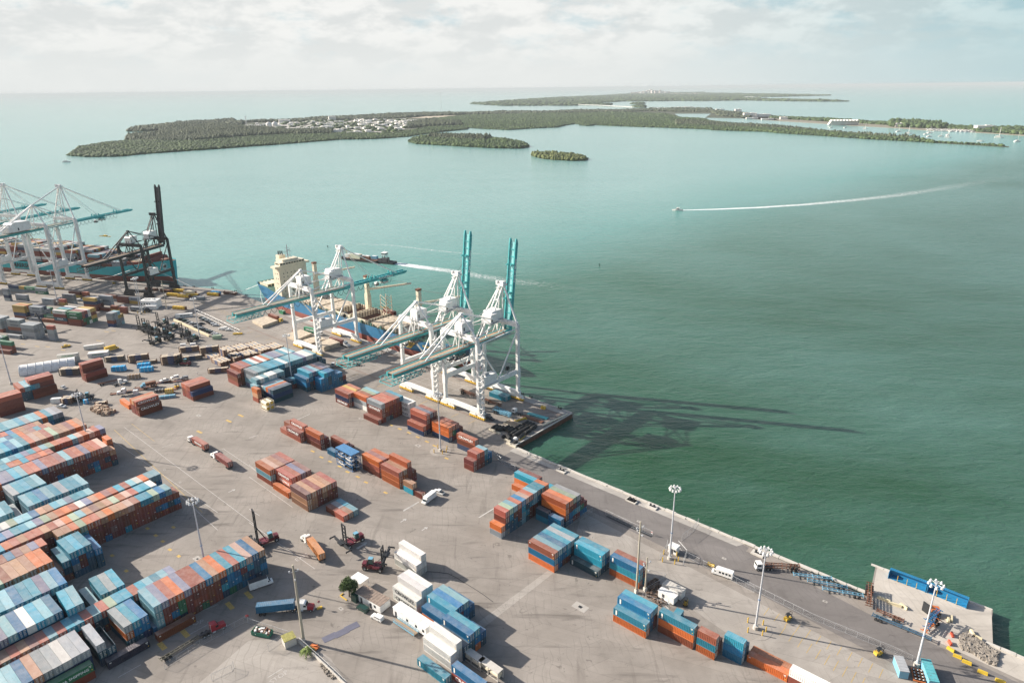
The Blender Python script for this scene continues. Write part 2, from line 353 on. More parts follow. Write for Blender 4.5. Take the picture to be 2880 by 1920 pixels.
# painted markings
def line(a, b_, w, m, k=5):
    d = (b_ - a); n = Vector((-d.y, d.x, 0)).normalized() * w / 2
    return [a - n, b_ - n, b_ + n, a + n]
def marks(name, segs, m, k=5, w=.16):
    v = []; f = []
    for s_ in segs:
        ww = s_[2] if len(s_) > 2 else w
        q = line(s_[0], s_[1], ww, m); o = len(v); v += [(p.x, p.y, .004 * k) for p in q]; f.append((o, o + 1, o + 2, o + 3))
    me = bpy.data.meshes.new(name); me.from_pydata(v, [], f); me.materials.append(m); return struct(link(name, me))
M_lw = mat('worn_white_road_paint', (.50, .48, .45), .8, var=.25, scale=1.5)
M_lw2 = mat('faded_road_paint', (.40, .37, .34), .85, var=.3, scale=1.5)
M_ly = mat('worn_yellow_road_paint', (.50, .34, .10), .8, var=.3, scale=1.5)
wl = [(t2(1040, 780), t2(2000, 1440)), (t2(1140, 655), t2(2352, 1560)), (t2(1640, 1270), t2(2000, 1600)), (t2(2055, 855), t2(2400, 1090)), (t4(0, 1110), t4(400, 1390)), (t4(0, 1000), t4(60, 1050)),
      (t3(0, 205), t3(560, 600)), (t3(0, 90), t3(90, 150)), (t4(1420, 1420), t4(1560, 1340), .45), (t5(-160, 165), t5(-30, 85), .5), (t4(440, 590), t4(560, 535), .3), (t4(0, 755), t4(80, 730), .3),
      (t1(1600, 1160), t1(1800, 1050)), (t1(1000, 1520), t1(1195, 1410)), (t1(1700, 960), t1(1850, 900)), (t3(1310, 110), t3(1440, 35), .5), (t3(920, 430), t3(1000, 380), .5),
      (t3(160, 1520), t3(290, 1440)), (t2(1490, 840), t2(1590, 810)), (t2(1930, 890), t2(2055, 855)), (t4(1940 - 560, 560 - 250), t4(1960 - 560, 575 - 250), .6)]
for i in range(7): wl.append((t5(2050 + i * 0 - 0, 40 + i * 0), t5(2051, 41)))
for i in range(26):       # bay grid on the wharf
    u = -475 + i * 8.6
    wl.append((P1(u, 244), P1(u, 262), .14))
for v in (244, 250, 256, 262): wl.append((P1(-475, v), P1(-250, v), .14))
marks('white_road_marking', wl, M_lw)
yl = [(t2(1050, 680), t2(1860, 1437)), (t2(1210, 625), t2(1420, 785), .15)]
for (x, y) in ((1430, 430), (1505, 485), (1310, 310), (1370, 360), (1460, 240), (940, 480), (1060, 610), (1240, 250)): yl.append((t1(x, y), t1(x + 22, y + 14), 1.1))
for (x, y) in ((1290, 630), (1370, 665), (1455, 700), (1535, 740), (1620, 782), (570, 870), (650, 925), (730, 965), (820, 1010), (890, 1060), (985, 1105), (1060, 1155), (1240, 1250), (1690, 820), (1800, 935)): yl.append((t4(x, y), t4(x + 32, y + 14), 1.0))
for (x, y) in ((2190, 540), (2080, 590), (1810, 690)): yl.append((t2(x, y), t2(x + 45, y + 20), 1.2))
for (x, y) in ((1545, 1120), (1350, 1225), (1925, 885), (2085, 795)): yl.append((t1(x, y), t1(x + 50, y + 55), 1.6))
for i in range(12): a = t7(190 + i * 88, 930 + i * 47); yl.append((a, a + V1 * -4.5, .15))
for i in range(10): a = t7(330 + i * 75, 1090 + i * 48); yl.append((a, a + V1 * -5, .15))
for i in range(20): u = -470 + i * 12.5; yl.append((P1(u, 229), P1(u, 234.5), .2))
for i in range(26): a = s2(1330 + i * 22, 480 + i * 9.5); yl.append((a, a + V1 * 5, .15))
for i in range(26): a = s2(690 + i * 22, 395 + i * 5.0); yl.append((a, a + V2 * -4, .15))
for (x, y) in ((910, 1240), (1150, 1150), (420, 1190), (700, 1235), (1930, 1120), (2230, 920), (2090, 940), (1220, 1310)): a = s3(x, y); yl.append((a, a + U2 * 4, .6))
marks('yellow_road_marking', yl, M_ly, 6, .2)
ww_ = []
for c, s_ in ((t3(1310, 190), 1), (t3(1490, 260), 1), (t3(955, 400), 1.6), (t2(2130, 1240), 1)):
    ww_ += [(c - V1 * 1.5 * s_, c + V1 * 1.5 * s_, .35), (c + V1 * 1.6 * s_, c + V1 * .4 * s_ + U1 * .7 * s_, .35), (c + V1 * 1.6 * s_, c + V1 * .4 * s_ - U1 * .7 * s_, .35)]
marks('white_arrow_marking', ww_, M_lw, 7)
tx = text('STOP', 2.6, M_lw2, None, t1(1640, 1065, .03), (0, 0, R(A1) * .4 + R(6)), 'stop_marking', .001); struct(tx)
tx = text('STOP', 2.4, M_lw2, None, t3(255, 1515, .03), (0, 0, R(48)), 'stop_marking', .001); struct(tx)
tx = text('EXIT', 2.6, M_lw2, None, t3(450, 500, .03), (0, 0, R(48)), 'exit_marking', .001); struct(tx)
# manhole pads
for (p, rz, w_) in ((t3(780, 937), RZ1, 1.9), (t5(700, 922), RZ1, 5.2), (t4(1030, 578), RZ1, 3), (t4(1555, 825), RZ1, 3.2), (t2(1825, 550), RZ1, 3), (t5(1195, 198), RZ1, 1.6), (t5(1920, 512), RZ1, 1.6), (t5(803, 336), RZ1, 1.6), (t7(665, 876), RZ1, 1.6), (t2(1512, 1047), RZ1, 1.6), (t2(1655, 1163), RZ1, 1.4), (zg(840, 385), RZ1, 3.6)):
    b = MB(); b.box((0, 0, .02), (w_, w_ * .62, .03), 0); b.box((0, 0, .045), (w_ * .25, w_ * .2, .02), 1)
    struct(b.build('drain_cover', [G_quay, M_black], None, p, rz))
_ra = t3(875, 1090) - t3(685, 1180); _ra = math.atan2(_ra.y, _ra.x)
for i_, p in enumerate((t3(685, 1180), t3(785, 1140), t3(875, 1090))):
    b = MB(); b.box((0, 0, .03 + i_ * .006), (4.5, 2.7, .05), 0); struct(b.build('steel_road_plate', mat('blue_grey_plate', (.13, .13, .17), .5), None, p, _ra))


# the air between here and the far shore
def haze():
    b = MB(); b.box((0, BIG / 2 - 2500, 85), (2 * BIG + 2000, BIG + 6000, 2 * (85 + 3.9)))
    m = bpy.data.materials.new('haze'); m.use_nodes = True; N = m.node_tree.nodes; L = m.node_tree.links; N.clear()
    o = N.new('ShaderNodeOutputMaterial'); v = N.new('ShaderNodeVolumePrincipled'); v.inputs['Color'].default_value = (.66, .72, .74, 1); v.inputs['Density'].default_value = HAZE; v.inputs['Anisotropy'].default_value = 0.0
    L.new(v.outputs[0], o.inputs['Volume'])
    ob = b.build('haze', m); ob['kind'] = 'stuff'
    ob['label'] = 'thin pale sea haze over the whole bay'
HAZE = 4.4e-5
haze()
# ------------------------------------------------------------------ far shore
fz3 = lambda x, y: at(150 + x * .4252, 300 + y * .4252, WZ); f4 = lambda x, y: at(1100 + x * .3827, 220 + y * .3827, WZ); f5 = lambda x, y: at(1900 + x * .4167, 220 + y * .4167, WZ)
def crown_mat(name, c0, c1):
    m = bpy.data.materials.new(name); N, L, b = nodes(m); b.inputs['Roughness'].default_value = .85
    at_ = N.new('ShaderNodeAttribute'); at_.attribute_name = 'tint'
    geo = N.new('ShaderNodeNewGeometry'); no = N.new('ShaderNodeTexNoise'); no.inputs['Scale'].default_value = .012; no.inputs['Detail'].default_value = 5; L.new(geo.outputs['Position'], no.inputs['Vector'])
    ad = N.new('ShaderNodeMath'); ad.operation = 'ADD'; L.new(at_.outputs['Fac'], ad.inputs[0])
    ms = N.new('ShaderNodeMath'); ms.operation = 'MULTIPLY_ADD'; ms.inputs[1].default_value = 1.6; ms.inputs[2].default_value = -.8; L.new(no.outputs['Fac'], ms.inputs[0]); L.new(ms.outputs[0], ad.inputs[1])
    cr = N.new('ShaderNodeValToRGB'); L.new(ad.outputs[0], cr.inputs[0]); e = cr.color_ramp.elements; e[0].position = .05; e[1].position = .95; e[0].color = c0 + (1,); e[1].color = c1 + (1,)
    L.new(cr.outputs[0], b.inputs['Base Color']); return m
M_mang = crown_mat('mangrove_leaves', (.018, .042, .014), (.075, .118, .032))
M_pine = crown_mat('casuarina_leaves', (.028, .044, .024), (.085, .10, .050))
def _ico():
    import bmesh
    bm = bmesh.new(); bmesh.ops.create_icosphere(bm, subdivisions=1, radius=1.0)
    v = np.array([x.co[:] for x in bm.verts]); f = np.array([[q.index for q in p.verts] for p in bm.faces]); bm.free(); return v, f
ICO_V, ICO_F = _ico()
def inside(poly, X, Y):
    c = np.zeros(len(X), bool); n = len(poly)
    for i in range(n):
        x0, y0 = poly[i][0], poly[i][1]; x1, y1 = poly[i - 1][0], poly[i - 1][1]
        k = (y0 > Y) != (y1 > Y)
        with np.errstate(divide='ignore', invalid='ignore'): xx = (x1 - x0) * (Y - y0) / (y1 - y0) + x0
        c ^= k & (X < xx)
    return c
def canopy(name, label, poly, step, hmin, hmax, m, seed=1, holes=(), cone=0.0, dens=1.0, z0=WZ, limit=16000):
    rs = np.random.RandomState(seed); P = np.array([(p[0], p[1]) for p in poly]); lo, hi = P.min(0), P.max(0)
    n = int((hi[0] - lo[0]) * (hi[1] - lo[1]) / step ** 2 * dens)
    X = rs.uniform(lo[0], hi[0], n); Y = rs.uniform(lo[1], hi[1], n); k = inside(P, X, Y)
    for h in holes: k &= ~inside(np.array([(q[0], q[1]) for q in h]), X, Y)
    X, Y = X[k][:limit], Y[k][:limit]; n = len(X)
    hh = rs.uniform(hmin, hmax, n) * (1 + .25 * np.sin(X * .011 + seed) * np.cos(Y * .007)); rr = step * (.38 + .75 * rs.uniform(0, 1, n) ** 1.6); hh = hh * rs.uniform(.75, 1.2, n)
    nv = len(ICO_V); V = np.repeat(ICO_V[None], n, 0) * (1 + rs.uniform(-.22, .22, (n, nv, 1)))
    V[:, :, 0] *= rr[:, None]; V[:, :, 1] *= rr[:, None]
    if cone:
        up = np.clip(V[:, :, 2:3], 0, 1); V[:, :, :2] *= (1 - cone * up)
    V[:, :, 2] = (V[:, :, 2] * .5 + .42) * hh[:, None]
    V[:, :, 0] += X[:, None]; V[:, :, 1] += Y[:, None]; V[:, :, 2] += z0
    F = (ICO_F[None] + (np.arange(n) * nv)[:, None, None]).reshape(-1, 3); V = V.reshape(-1, 3)
    me = bpy.data.meshes.new(name); me.vertices.add(len(V)); me.vertices.foreach_set('co', V.ravel()); me.loops.add(F.size); me.loops.foreach_set('vertex_index', F.ravel().astype(np.int32))
    me.polygons.add(len(F)); me.polygons.foreach_set('loop_start', np.arange(0, F.size, 3, dtype=np.int32)); me.update(calc_edges=True)
    a = me.attributes.new('tint', 'FLOAT', 'POINT'); a.data.foreach_set('value', np.repeat(rs.uniform(0.05, 1, n), nv).astype(np.float32))
    me.materials.append(m); o = link(name, me); o['kind'] = 'stuff'; o['label'] = label; return o
def land(name, poly, m, z=.6):
    b = MB(); b.prism([(p[0], p[1]) for p in poly], WZ - .5, WZ + z); return struct(b.build(name, m))
M_sand = mat('pale_sand', (.22, .20, .15), .95, scale=.02)
M_scrub = mat('dark_scrub_soil', (.05, .06, .03), .95, scale=.02)
# main island
front = [fz3(100, 325), fz3(240, 335), fz3(450, 331), fz3(560, 318), fz3(820, 299), fz3(970, 289), fz3(1200, 272), fz3(1500, 251), fz3(1900, 219), fz3(2100, 216), f4(0, 441), f4(130, 430), f4(250, 411), f4(420, 391), f4(556, 378),
         f4(570, 365), f4(640, 372), f4(780, 379), f4(870, 382), f4(1070, 369), f4(1220, 363), f4(1275, 349), f4(1350, 338), f4(1500, 346), f4(1600, 351), f4(1800, 359), f4(2000, 365), f4(2352, 378),
         f5(240, 352), f5(600, 363), f5(700, 373), f5(1000, 392), f5(1300, 413), f5(1600, 429), f5(1750, 439), f5(2000, 453), f5(2250, 468)]
back = [f5(2250, 462), f5(1900, 440), f5(1650, 424), f5(1300, 392), f5(900, 352), f5(500, 320), f5(150, 290), f4(2250, 292), f4(2120, 286), f4(2080, 262), f4(2352, 262), f5(200, 268), f5(430, 272), f5(700, 288), f5(640, 262), f5(540, 240), f4(2352, 234), f4(1900, 228), f4(1600, 236), f4(1000, 246), f4(600, 252), f4(330, 258), f4(0, 262), fz3(2200, 55), fz3(1900, 66), fz3(1600, 88), fz3(1340, 96), fz3(960, 116), fz3(700, 148), fz3(640, 160), fz3(720, 168), fz3(690, 182), fz3(500, 205), fz3(470, 225), fz3(330, 240), fz3(170, 275)]
land('wooded_island', front + back, M_scrub)
north = [fz3(490, 166), fz3(600, 166), fz3(705, 160), fz3(960, 116), fz3(1200, 100), fz3(1200, 92), fz3(900, 108), fz3(720, 128), fz3(540, 142)]
land('wooded_island_arm', north, M_scrub)
# clearings
plant = [fz3(1250, 150), fz3(1500, 150), fz3(1560, 165), fz3(1850, 172), fz3(2150, 190), fz3(2300, 175), f4(120, 352), f4(250, 330), f4(60, 292), fz3(2352, 88), fz3(2100, 88), fz3(1700, 100), fz3(1400, 112), fz3(1250, 125)]
sheet('plant_yard', plant, WZ + .9, mat('plant_yard_paving', (.36, .34, .31), .9, var=.35, scale=.012))
dunes = [fz3(1950, 78), fz3(2352, 78), f4(280, 296), f4(620, 282), f4(620, 268), f4(200, 272), fz3(2352, 62), fz3(2100, 66)]
sheet('sandy_clearing', dunes, WZ + .95, mat('sandy_scrub', (.40, .34, .25), .95, var=.5, scale=.01))
field = [fz3(2200, 180), fz3(2330, 180), f4(110, 395), f4(60, 372), fz3(2330, 165)]
sheet('grass_field', field, WZ + 1.0, mat('dry_grass', (.24, .25, .11), .95, scale=.02))
split = lambda a, c: front[a:c]
canopy('mangrove_forest', 'low dark mangroves along the near shore of the main island', front[:28] + [f4(2352, 330), f4(2120, 318), f4(1700, 300), f4(1300, 305), f4(800, 320), f4(420, 320), f4(250, 372), f4(60, 405), fz3(2250, 180), fz3(1850, 178), fz3(1500, 175), fz3(1250, 158), fz3(900, 205), fz3(560, 222), fz3(330, 243), fz3(170, 275)], 7.8, 5, 8, M_mang, 2, dens=2.3, limit=46000)
canopy('mangrove_forest', 'mangroves on the long spit of the main island', front[27:35] + [f5(1650, 424), f5(1300, 392), f5(900, 352), f5(500, 320), f5(150, 290), f4(2250, 292)], 8, 5, 9.5, M_mang, 3, dens=2.4, limit=20000)
canopy('casuarina_forest', 'taller grey green trees on the spit of the main island', [f5(0, 318), f5(500, 338), f5(1000, 366), f5(1640, 427), f5(1630, 421), f5(1300, 392), f5(900, 354), f5(500, 322), f5(0, 296)], 9, 10, 17, M_pine, 4, cone=.75, dens=2.0, limit=8000)
canopy('palm_scrub', 'thin scrub and palms on the low tip of the spit', [f5(1660, 432), f5(2000, 450), f5(2250, 466), f5(2200, 459), f5(1900, 441), f5(1660, 425)], 7, 3, 8, M_mang, 5, dens=.9)
canopy('casuarina_forest', 'tall grey green trees across the west of the main island', [fz3(480, 222), fz3(700, 235), fz3(950, 232), fz3(1250, 205), fz3(1500, 190), fz3(1850, 185), fz3(1850, 170), fz3(1500, 160), fz3(1250, 140), fz3(1100, 128), fz3(700, 155), fz3(720, 175), fz3(500, 205)], 9.5, 12, 20, M_pine, 6, cone=.8, dens=2.2, limit=24000)
canopy('casuarina_forest', 'wooded arm on the sea side of the main island', north + [], 14, 10, 18, M_pine, 7, cone=.6, dens=2.2, limit=6000)
canopy('casuarina_forest', 'belt of trees along the far side of the main island', [fz3(1000, 130), fz3(1250, 125), fz3(1250, 108), fz3(1700, 98), fz3(2100, 84), fz3(2352, 76), f4(250, 282), f4(600, 268), f4(1000, 262), f4(1600, 252), f4(1900, 244), f4(1900, 230), f4(1600, 238), f4(1000, 248), f4(600, 254), f4(330, 260), f4(0, 264), fz3(2200, 57), fz3(1900, 68), fz3(1600, 90), fz3(1340, 98), fz3(1000, 116)], 20, 8, 15, M_pine, 8, cone=.4, dens=2.2, limit=16000)
canopy('mangrove_forest', 'flat green mangrove plain in the middle of the main island', [f4(280, 300), f4(250, 330), f4(420, 322), f4(800, 322), f4(1300, 307), f4(1700, 302), f4(2120, 320), f4(2352, 330), f4(2300, 300), f4(2120, 290), f4(2000, 262), f4(1600, 254), f4(1000, 264), f4(600, 270)], 13, 5, 8, M_mang, 9, dens=2.3, limit=26000)
canopy('casuarina_forest', 'dark clump of trees beside the treatment plant', [f4(120, 370), f4(260, 362), f4(520, 352), f4(500, 330), f4(280, 318), f4(130, 335)], 11, 12, 20, M_pine, 10, cone=.5, dens=2.0)
canopy('island_shrubs', 'scattered shrubs among the plant buildings', plant, 18, 4, 12, M_mang, 11, dens=.16)
# round island, small island
isl = [f4(130, 470), f4(200, 486), f4(400, 496), f4(550, 506), f4(750, 516), f4(950, 519), f4(1015, 505), f4(990, 492), f4(900, 468), f4(750, 446), f4(600, 432), f4(450, 424), f4(280, 430), f4(170, 448)]
land('round_island', isl, M_scrub)
canopy('mangrove_forest', 'dark rounded mangrove island in the bay', isl, 8.5, 6, 11, M_mang, 12, dens=2.6, limit=12000)
canopy('casuarina_forest', 'taller grove on the dark rounded island', [f4(280, 446), f4(700, 470), f4(730, 445), f4(560, 432), f4(300, 428)], 8, 13, 22, M_pine, 13, cone=.8, dens=1.8, limit=3000)
isd = [f4(1030, 572), f4(1100, 592), f4(1200, 603), f4(1350, 609), f4(1420, 606), f4(1447, 597), f4(1400, 582), f4(1300, 568), f4(1150, 562), f4(1060, 564)]
land('small_island', isd, M_scrub)
canopy('mangrove_forest', 'bright green mangrove islet nearest the port', isd, 7, 6, 11, crown_mat('bright_mangrove', (.045, .065, .018), (.13, .15, .04)), 14, dens=2.6, limit=6000)
islet = [f4(1380, 347), f4(1440, 352), f4(1495, 350), f4(1450, 343), f4(1400, 342)]
canopy('mangrove_forest', 'tiny islet hugging the shore of the main island', islet, 10, 5, 9, M_mang, 15, dens=2.5)
# back shore with the marina and stadium
strand = [f5(440, 272), f5(700, 291), f5(1000, 309), f5(1200, 323), f5(1500, 339), f5(1740, 358), f5(1900, 361), f5(2100, 373), f5(2400, 394), f5(2400, 352), f5(2100, 340), f5(1800, 322), f5(1440, 303), f5(1050, 284), f5(640, 258), f5(500, 250)]
land('causeway_shore', strand, M_sand)
canopy('shore_trees', 'palms and trees along the marina shore beyond the channel', [f5(640, 272), f5(1050, 296), f5(1440, 318), f5(1800, 340), f5(2100, 356), f5(2400, 368), f5(2400, 352), f5(2100, 340), f5(1800, 322), f5(1440, 303), f5(1050, 284), f5(640, 258)], 11, 6, 12, M_mang, 16, dens=1.7, limit=9000)
canopy('shore_trees', 'thicker grove around the marina', [f5(1450, 330), f5(1800, 345), f5(1830, 328), f5(1700, 315), f5(1440, 305)], 12, 12, 24, M_mang, 17, dens=1.5, limit=2000)
canopy('shore_trees', 'wooded point right of the marina', [f5(2000, 360), f5(2400, 388), f5(2400, 352), f5(2050, 338)], 13, 8, 16, M_mang, 18, dens=1.6, limit=3000)
canopy('shore_trees', 'trees behind the white laboratory buildings', [f4(1900, 245), f4(2352, 250), f5(300, 258), f5(500, 268), f5(540, 245), f5(250, 225), f4(2352, 228), f4(1900, 226)], 16, 8, 16, M_pine, 19, dens=1.6, limit=7000)
# the farther key
key = [f4(570, 188), f4(700, 198), f4(850, 204), f4(1350, 203), f4(1560, 180), f4(1620, 178), f4(1700, 172), f4(2310, 167), f5(0, 153), f5(200, 156), f5(430, 151), f5(900, 158), f5(1160, 159), f5(1160, 156), f5(900, 148), f5(560, 141), f5(430, 131), f5(700, 127), f5(1040, 118), f5(900, 114), f5(600, 108), f5(200, 102), f4(2300, 105), f4(1800, 113), f4(1500, 133), f4(1200, 145), f4(900, 165), f4(650, 182)]
land('far_island', key, M_scrub)
canopy('far_forest', 'hazy woods over the distant island', key, 44, 12, 19, M_mang, 20, dens=2.0, limit=20000)
for i_, (pl, sd_) in enumerate((([f4(1750, 190), f4(1800, 194), f4(1862, 190), f4(1810, 186)], 21), ([f4(1780, 214), f4(1862, 220), f4(1860, 205), f4(1800, 208)], 22), ([f4(1370, 197), f4(1615, 199), f4(1600, 193), f4(1380, 192)], 23))):
    canopy('far_forest', ['small wooded islet before the distant island', 'tree clump at the end of the causeway bridge', 'thin line of trees beside the marina basin'][i_], pl, 26, 10, 18, M_mang, sd_, dens=2.2, limit=2500)
# buildings of the treatment plant, every one a thing
M_pwhite = mat('white_render', (.72, .69, .64), .7, scale=.05); M_pink = mat('pale_pink_render', (.62, .50, .44), .7, scale=.05)  # plain white and pale pink, own surface colours
rb = random.Random(5)
def bldg(name, p, w, d, h, rz, label, group, m=M_pwhite, cat='building', storeys=0):
    b = MB(); b.box((0, 0, h / 2), (w, d, h), 0); b.box((0, 0, h + .25), (w + .6, d + .6, .5), 0); b.box((w * .18, 0, h + 1.3), (w * .25, d * .4, 1.8), 0)
    for k in range(storeys): b.box((0, 0, (k + .6) * h / storeys), (w + .2, d * .9, h / storeys * .35), 1); b.box((0, 0, (k + .6) * h / storeys), (w * .9, d + .2, h / storeys * .35), 1)
    o = b.build(name, [m, M_dark], None, (p[0], p[1], WZ + .9), rz); return tag(o, label, cat, group)
def inpoly(poly, r_):
    P = np.array([(q[0], q[1]) for q in poly]); lo, hi = P.min(0), P.max(0)
    while True:
        x, y = r_.uniform(lo[0], hi[0]), r_.uniform(lo[1], hi[1])
        if inside(P, np.array([x]), np.array([y]))[0]: return x, y
for i in range(100):
    x, y = inpoly(plant, rb)
    bldg('plant_building', (x, y), rb.uniform(14, 60), rb.uniform(10, 26), rb.uniform(4, 9), R(rb.choice((20, 110))), 'low white building among the treatment plant buildings on the wooded island', 'white buildings of the treatment plant')
for i in range(10):
    x, y = inpoly(plant, rb); b = MB(); b.tube((0, 0, 0), (0, 0, 6), 17, 20); b.tube((0, 0, 6), (0, 0, 6.6), 15.5, 20, 1)
    tag(b.build('settling_tank', [M_pwhite, M_pwhite], None, (x, y, WZ + .9)), ORD[i] + ' low round white tank counted through the treatment plant', 'tank', 'round tanks of the treatment plant')
for k, (x, y) in enumerate(((1428, 140), (1462, 138))):
    b = MB(); n = 16
    prof = [(0, 27), (4, 26.4), (9, 24), (13, 19), (14.5, 13), (13.5, 7), (11, 0)]
    for (ra, zza), (rb2, zzb) in zip(prof, prof[1:]): b.tube((0, 0, zzb), (0, 0, zza), max(rb2, .1), n, 0, max(ra, .1))
    p = fz3(x, y); tag(b.build('digester_dome', M_pwhite, None, (p.x, p.y + k * 12, WZ)), ['white egg shaped digester dome nearer the west trees', 'white egg shaped digester dome, slightly farther right one'][k], 'tank', 'twin white domes')
for (x, y, w, h) in ((1530, 108, 60, 16), (1845, 92, 40, 22)):
    p = fz3(x, y); bldg('plant_hall', p, w, 30, h, R(20), 'tall white hall behind the domes' if x < 1600 else 'tall white hall on the skyline of the plant', None)
# white buildings beyond the channel
for i, (x, y, w, d, h, lb) in enumerate(((500, 262, 70, 40, 20, 'large white arena building on the far channel shore'), (588, 262, 80, 35, 14, 'long white block right of the white arena'), (515, 277, 60, 22, 7, 'low white boathouse on the water below the arena'), (620, 282, 60, 25, 6, 'low pale building on the channel beach'), (728, 280, 36, 22, 12, 'square white building alone on the channel beach'), (1512, 330, 34, 20, 14, 'white block at the left end of the marina'), (2080, 352, 60, 30, 16, 'white gabled building right of the marina'), (420, 232, 40, 40, 20, 'tan domed aquarium hall among the trees'))):
    o = bldg('shore_building', f5(x, y), w, d, h, R(-8), lb, None)
b = MB(); b.side([(-60, 2), (60, 2), (66, 14), (-50, 18)], -14, 14, 0)
for i in range(9): b.side([(-52 + i * 13, 18), (-46 + i * 13, 23), (-40 + i * 13, 17)], -16, 16, 1)
p = f5(1125, 318); tag(b.build('grandstand', [M_conc, M_pwhite], None, (p.x, p.y, WZ), R(-8)), 'concrete grandstand with folded roof beyond the channel', 'stadium')
for i, (x, y) in enumerate(((60, 208), (110, 206), (170, 218), (200, 218), (300, 218), (20, 212))): bldg('shore_building', f5(x, y), 60, 25, 9, R(-5), 'white laboratory building, ' + ORD[i] + ' listed in the trees of the far key', 'white laboratory buildings')
for i, (x, y) in enumerate(((1950, 232), (1990, 234), (2100, 226), (2150, 225), (2190, 222))): bldg('shore_building', f4(x, y), 70, 30, 12, R(-5), 'white laboratory building, ' + ORD[i] + ' from the left at the causeway end', 'white laboratory buildings by the causeway')
# towers on the distant key
for i in range(28):
    x = 1765 + i * 10.0 + rb.uniform(-3, 3); tall = 40 + 52 * math.exp(-((i - 16) / 7.5) ** 2) * rb.uniform(.5, 1.4)
    bldg('apartment_tower', f4(x, 119 - rb.uniform(0, 5)), rb.uniform(40, 80), rb.uniform(25, 45), tall, R(rb.uniform(-15, 15)), 'pale apartment tower, ' + ORD[i] + ' from the left in the hazy distant cluster', 'apartment towers on the distant island', M_pwhite if i % 3 else M_pink, storeys=0)
for i in range(16): bldg('apartment_block', f4(2060 + i * 14, 122 - rb.uniform(0, 6)), 60, 30, rb.uniform(12, 26), 0, 'low apartment block, ' + ORD[i] + ' right of the hazy tower cluster', 'low blocks on the distant island', M_pink if i % 2 else M_pwhite)
for i in range(12): bldg('apartment_block', f5(430 + i * 11, 131 - rb.uniform(0, 3)), 40, 22, 9, 0, 'small pale house, ' + ORD[i] + ' along the far tip of the distant island', 'houses on the distant island tip')
b = MB(); a, c = f4(1350, 200), f4(1780, 219); 
d = (c - a)
b.beam(a + Vector((0, 0, 9)), a + d * .5 + Vector((0, 0, 11)), 22, 2.5); b.beam(a + d * .5 + Vector((0, 0, 11)), c + Vector((0, 0, 5)), 22, 2.5)
for i in range(40): q = a + d * (i / 39); b.box((q.x, q.y, 3), (6, 14, 12))
tag(b.build('causeway_bridge', M_pwhite), 'long white causeway bridge to the distant island', 'bridge')
b = MB(); p = f4(370, 240); b.tube(p, p + Vector((0, 0, 150)), 1.3, 4, 0); tag(b.build('radio_mast', M_galv), 'thin lattice radio mast above the main island', 'mast')
b = MB(); p = fz3(1278, 122)
for sx in (-3, 3):
    for sy in (-3, 3): b.tube((sx, sy, 0), (sx * .6, sy * .6, 46), .5, 4)
for k in range(8): b.box((0, 0, 4 + k * 5.5), (6, 6, .6))
tag(b.build('lattice_tower', M_galv, None, (p.x, p.y, WZ)), 'grey lattice tower beside the twin white domes', 'tower')
# boats in the lagoon
def sailboat(p, s, label, mast=True):
    o = thing('sailboat', label, 'boat', (p.x, p.y, WZ), rb.uniform(-.5, .5), 'boats moored in the far channel')
    h = MB(); h.prism([(-5 * s, -1.3 * s), (2 * s, -1.6 * s), (6 * s, 0), (2 * s, 1.6 * s), (-5 * s, 1.3 * s)], -.3, 1.3 * s); h.build('hull', M_pwhite, o)
    h = MB(); h.box((-.5 * s, 0, 1.7 * s), (4 * s, 1.8 * s, .9 * s)); h.build('cabin', M_pwhite, o)
    if mast: h = MB(); h.tube((.5 * s, 0, 1 * s), (.5 * s, 0, 14 * s), .25 * s, 4); h.tube((.5 * s, 0, 2.6 * s), (-4.5 * s, 0, 2.6 * s), .3 * s, 4); h.build('mast', M_pwhite, o)
for i, (x, y, s, t) in enumerate(((1050, 335, 1.3, 'in the channel below the grandstand'), (1145, 336, 1.6, 'just right of the grandstand'), (1279, 343, 1.6, 'off the sandy channel beach'), (1505, 362, 1.9, 'below the white marina block'), (1570, 375, 1.9, 'beside the long spit'), (1688, 380, 1.5, 'left of the pair by the marina'), (1715, 372, 1.8, 'closer in to the marina'), (1712, 396, 1.7, 'near the spit, low white hull'), (1790, 394, 1.5, 'alone in the middle of the anchorage'), (1838, 386, 1.8, 'close to another off the marina'), (1838, 401, 1.7, 'lowest of the anchorage pair'), (2180, 402, 2.3, 'largest, off the wooded point'), (2306, 429, 2.0, 'at the right edge of the bay'), (2056, 427, 1.7, 'motor cruiser off the spit tip'))):
    sailboat(f5(x, y), s, 'white sailboat ' + t if i != 13 else 'white ' + t, i != 13)
for i in range(60):
    x = 1700 + i * 5.2; p = f5(x, 352 + (x - 1700) * .03 + rb.uniform(-6, 6)); b = MB(); b.prism([(-7, -2), (4, -2.2), (9, 0), (4, 2.2), (-7, 2)], 0, 2.4); b.box((-1, 0, 3.2), (6, 3, 1.6)); b.tube((0, 0, 2), (0, 0, 8), .3, 4)
    tag(b.build('moored_boat', M_pwhite if i % 3 else M_silver, None, (p.x, p.y, WZ), rb.uniform(-.4, .4)), 'small white boat berthed in the crowded far marina', 'boat', 'boats berthed in the marina')
b = MB(); p = fz3(85, 368); b.prism([(-9, -2.2), (5, -2.4), (11, 0), (5, 2.4), (-9, 2.2)], 0, 2.2); b.box((-1, 0, 3.4), (8, 3, 2.4)); b.tube((0, 0, 4), (0, 0, 11), .2, 4)
tag(b.build('motor_yacht', M_pwhite, None, (p.x, p.y, WZ), .1), 'small white yacht off the left tip of the main island', 'boat')
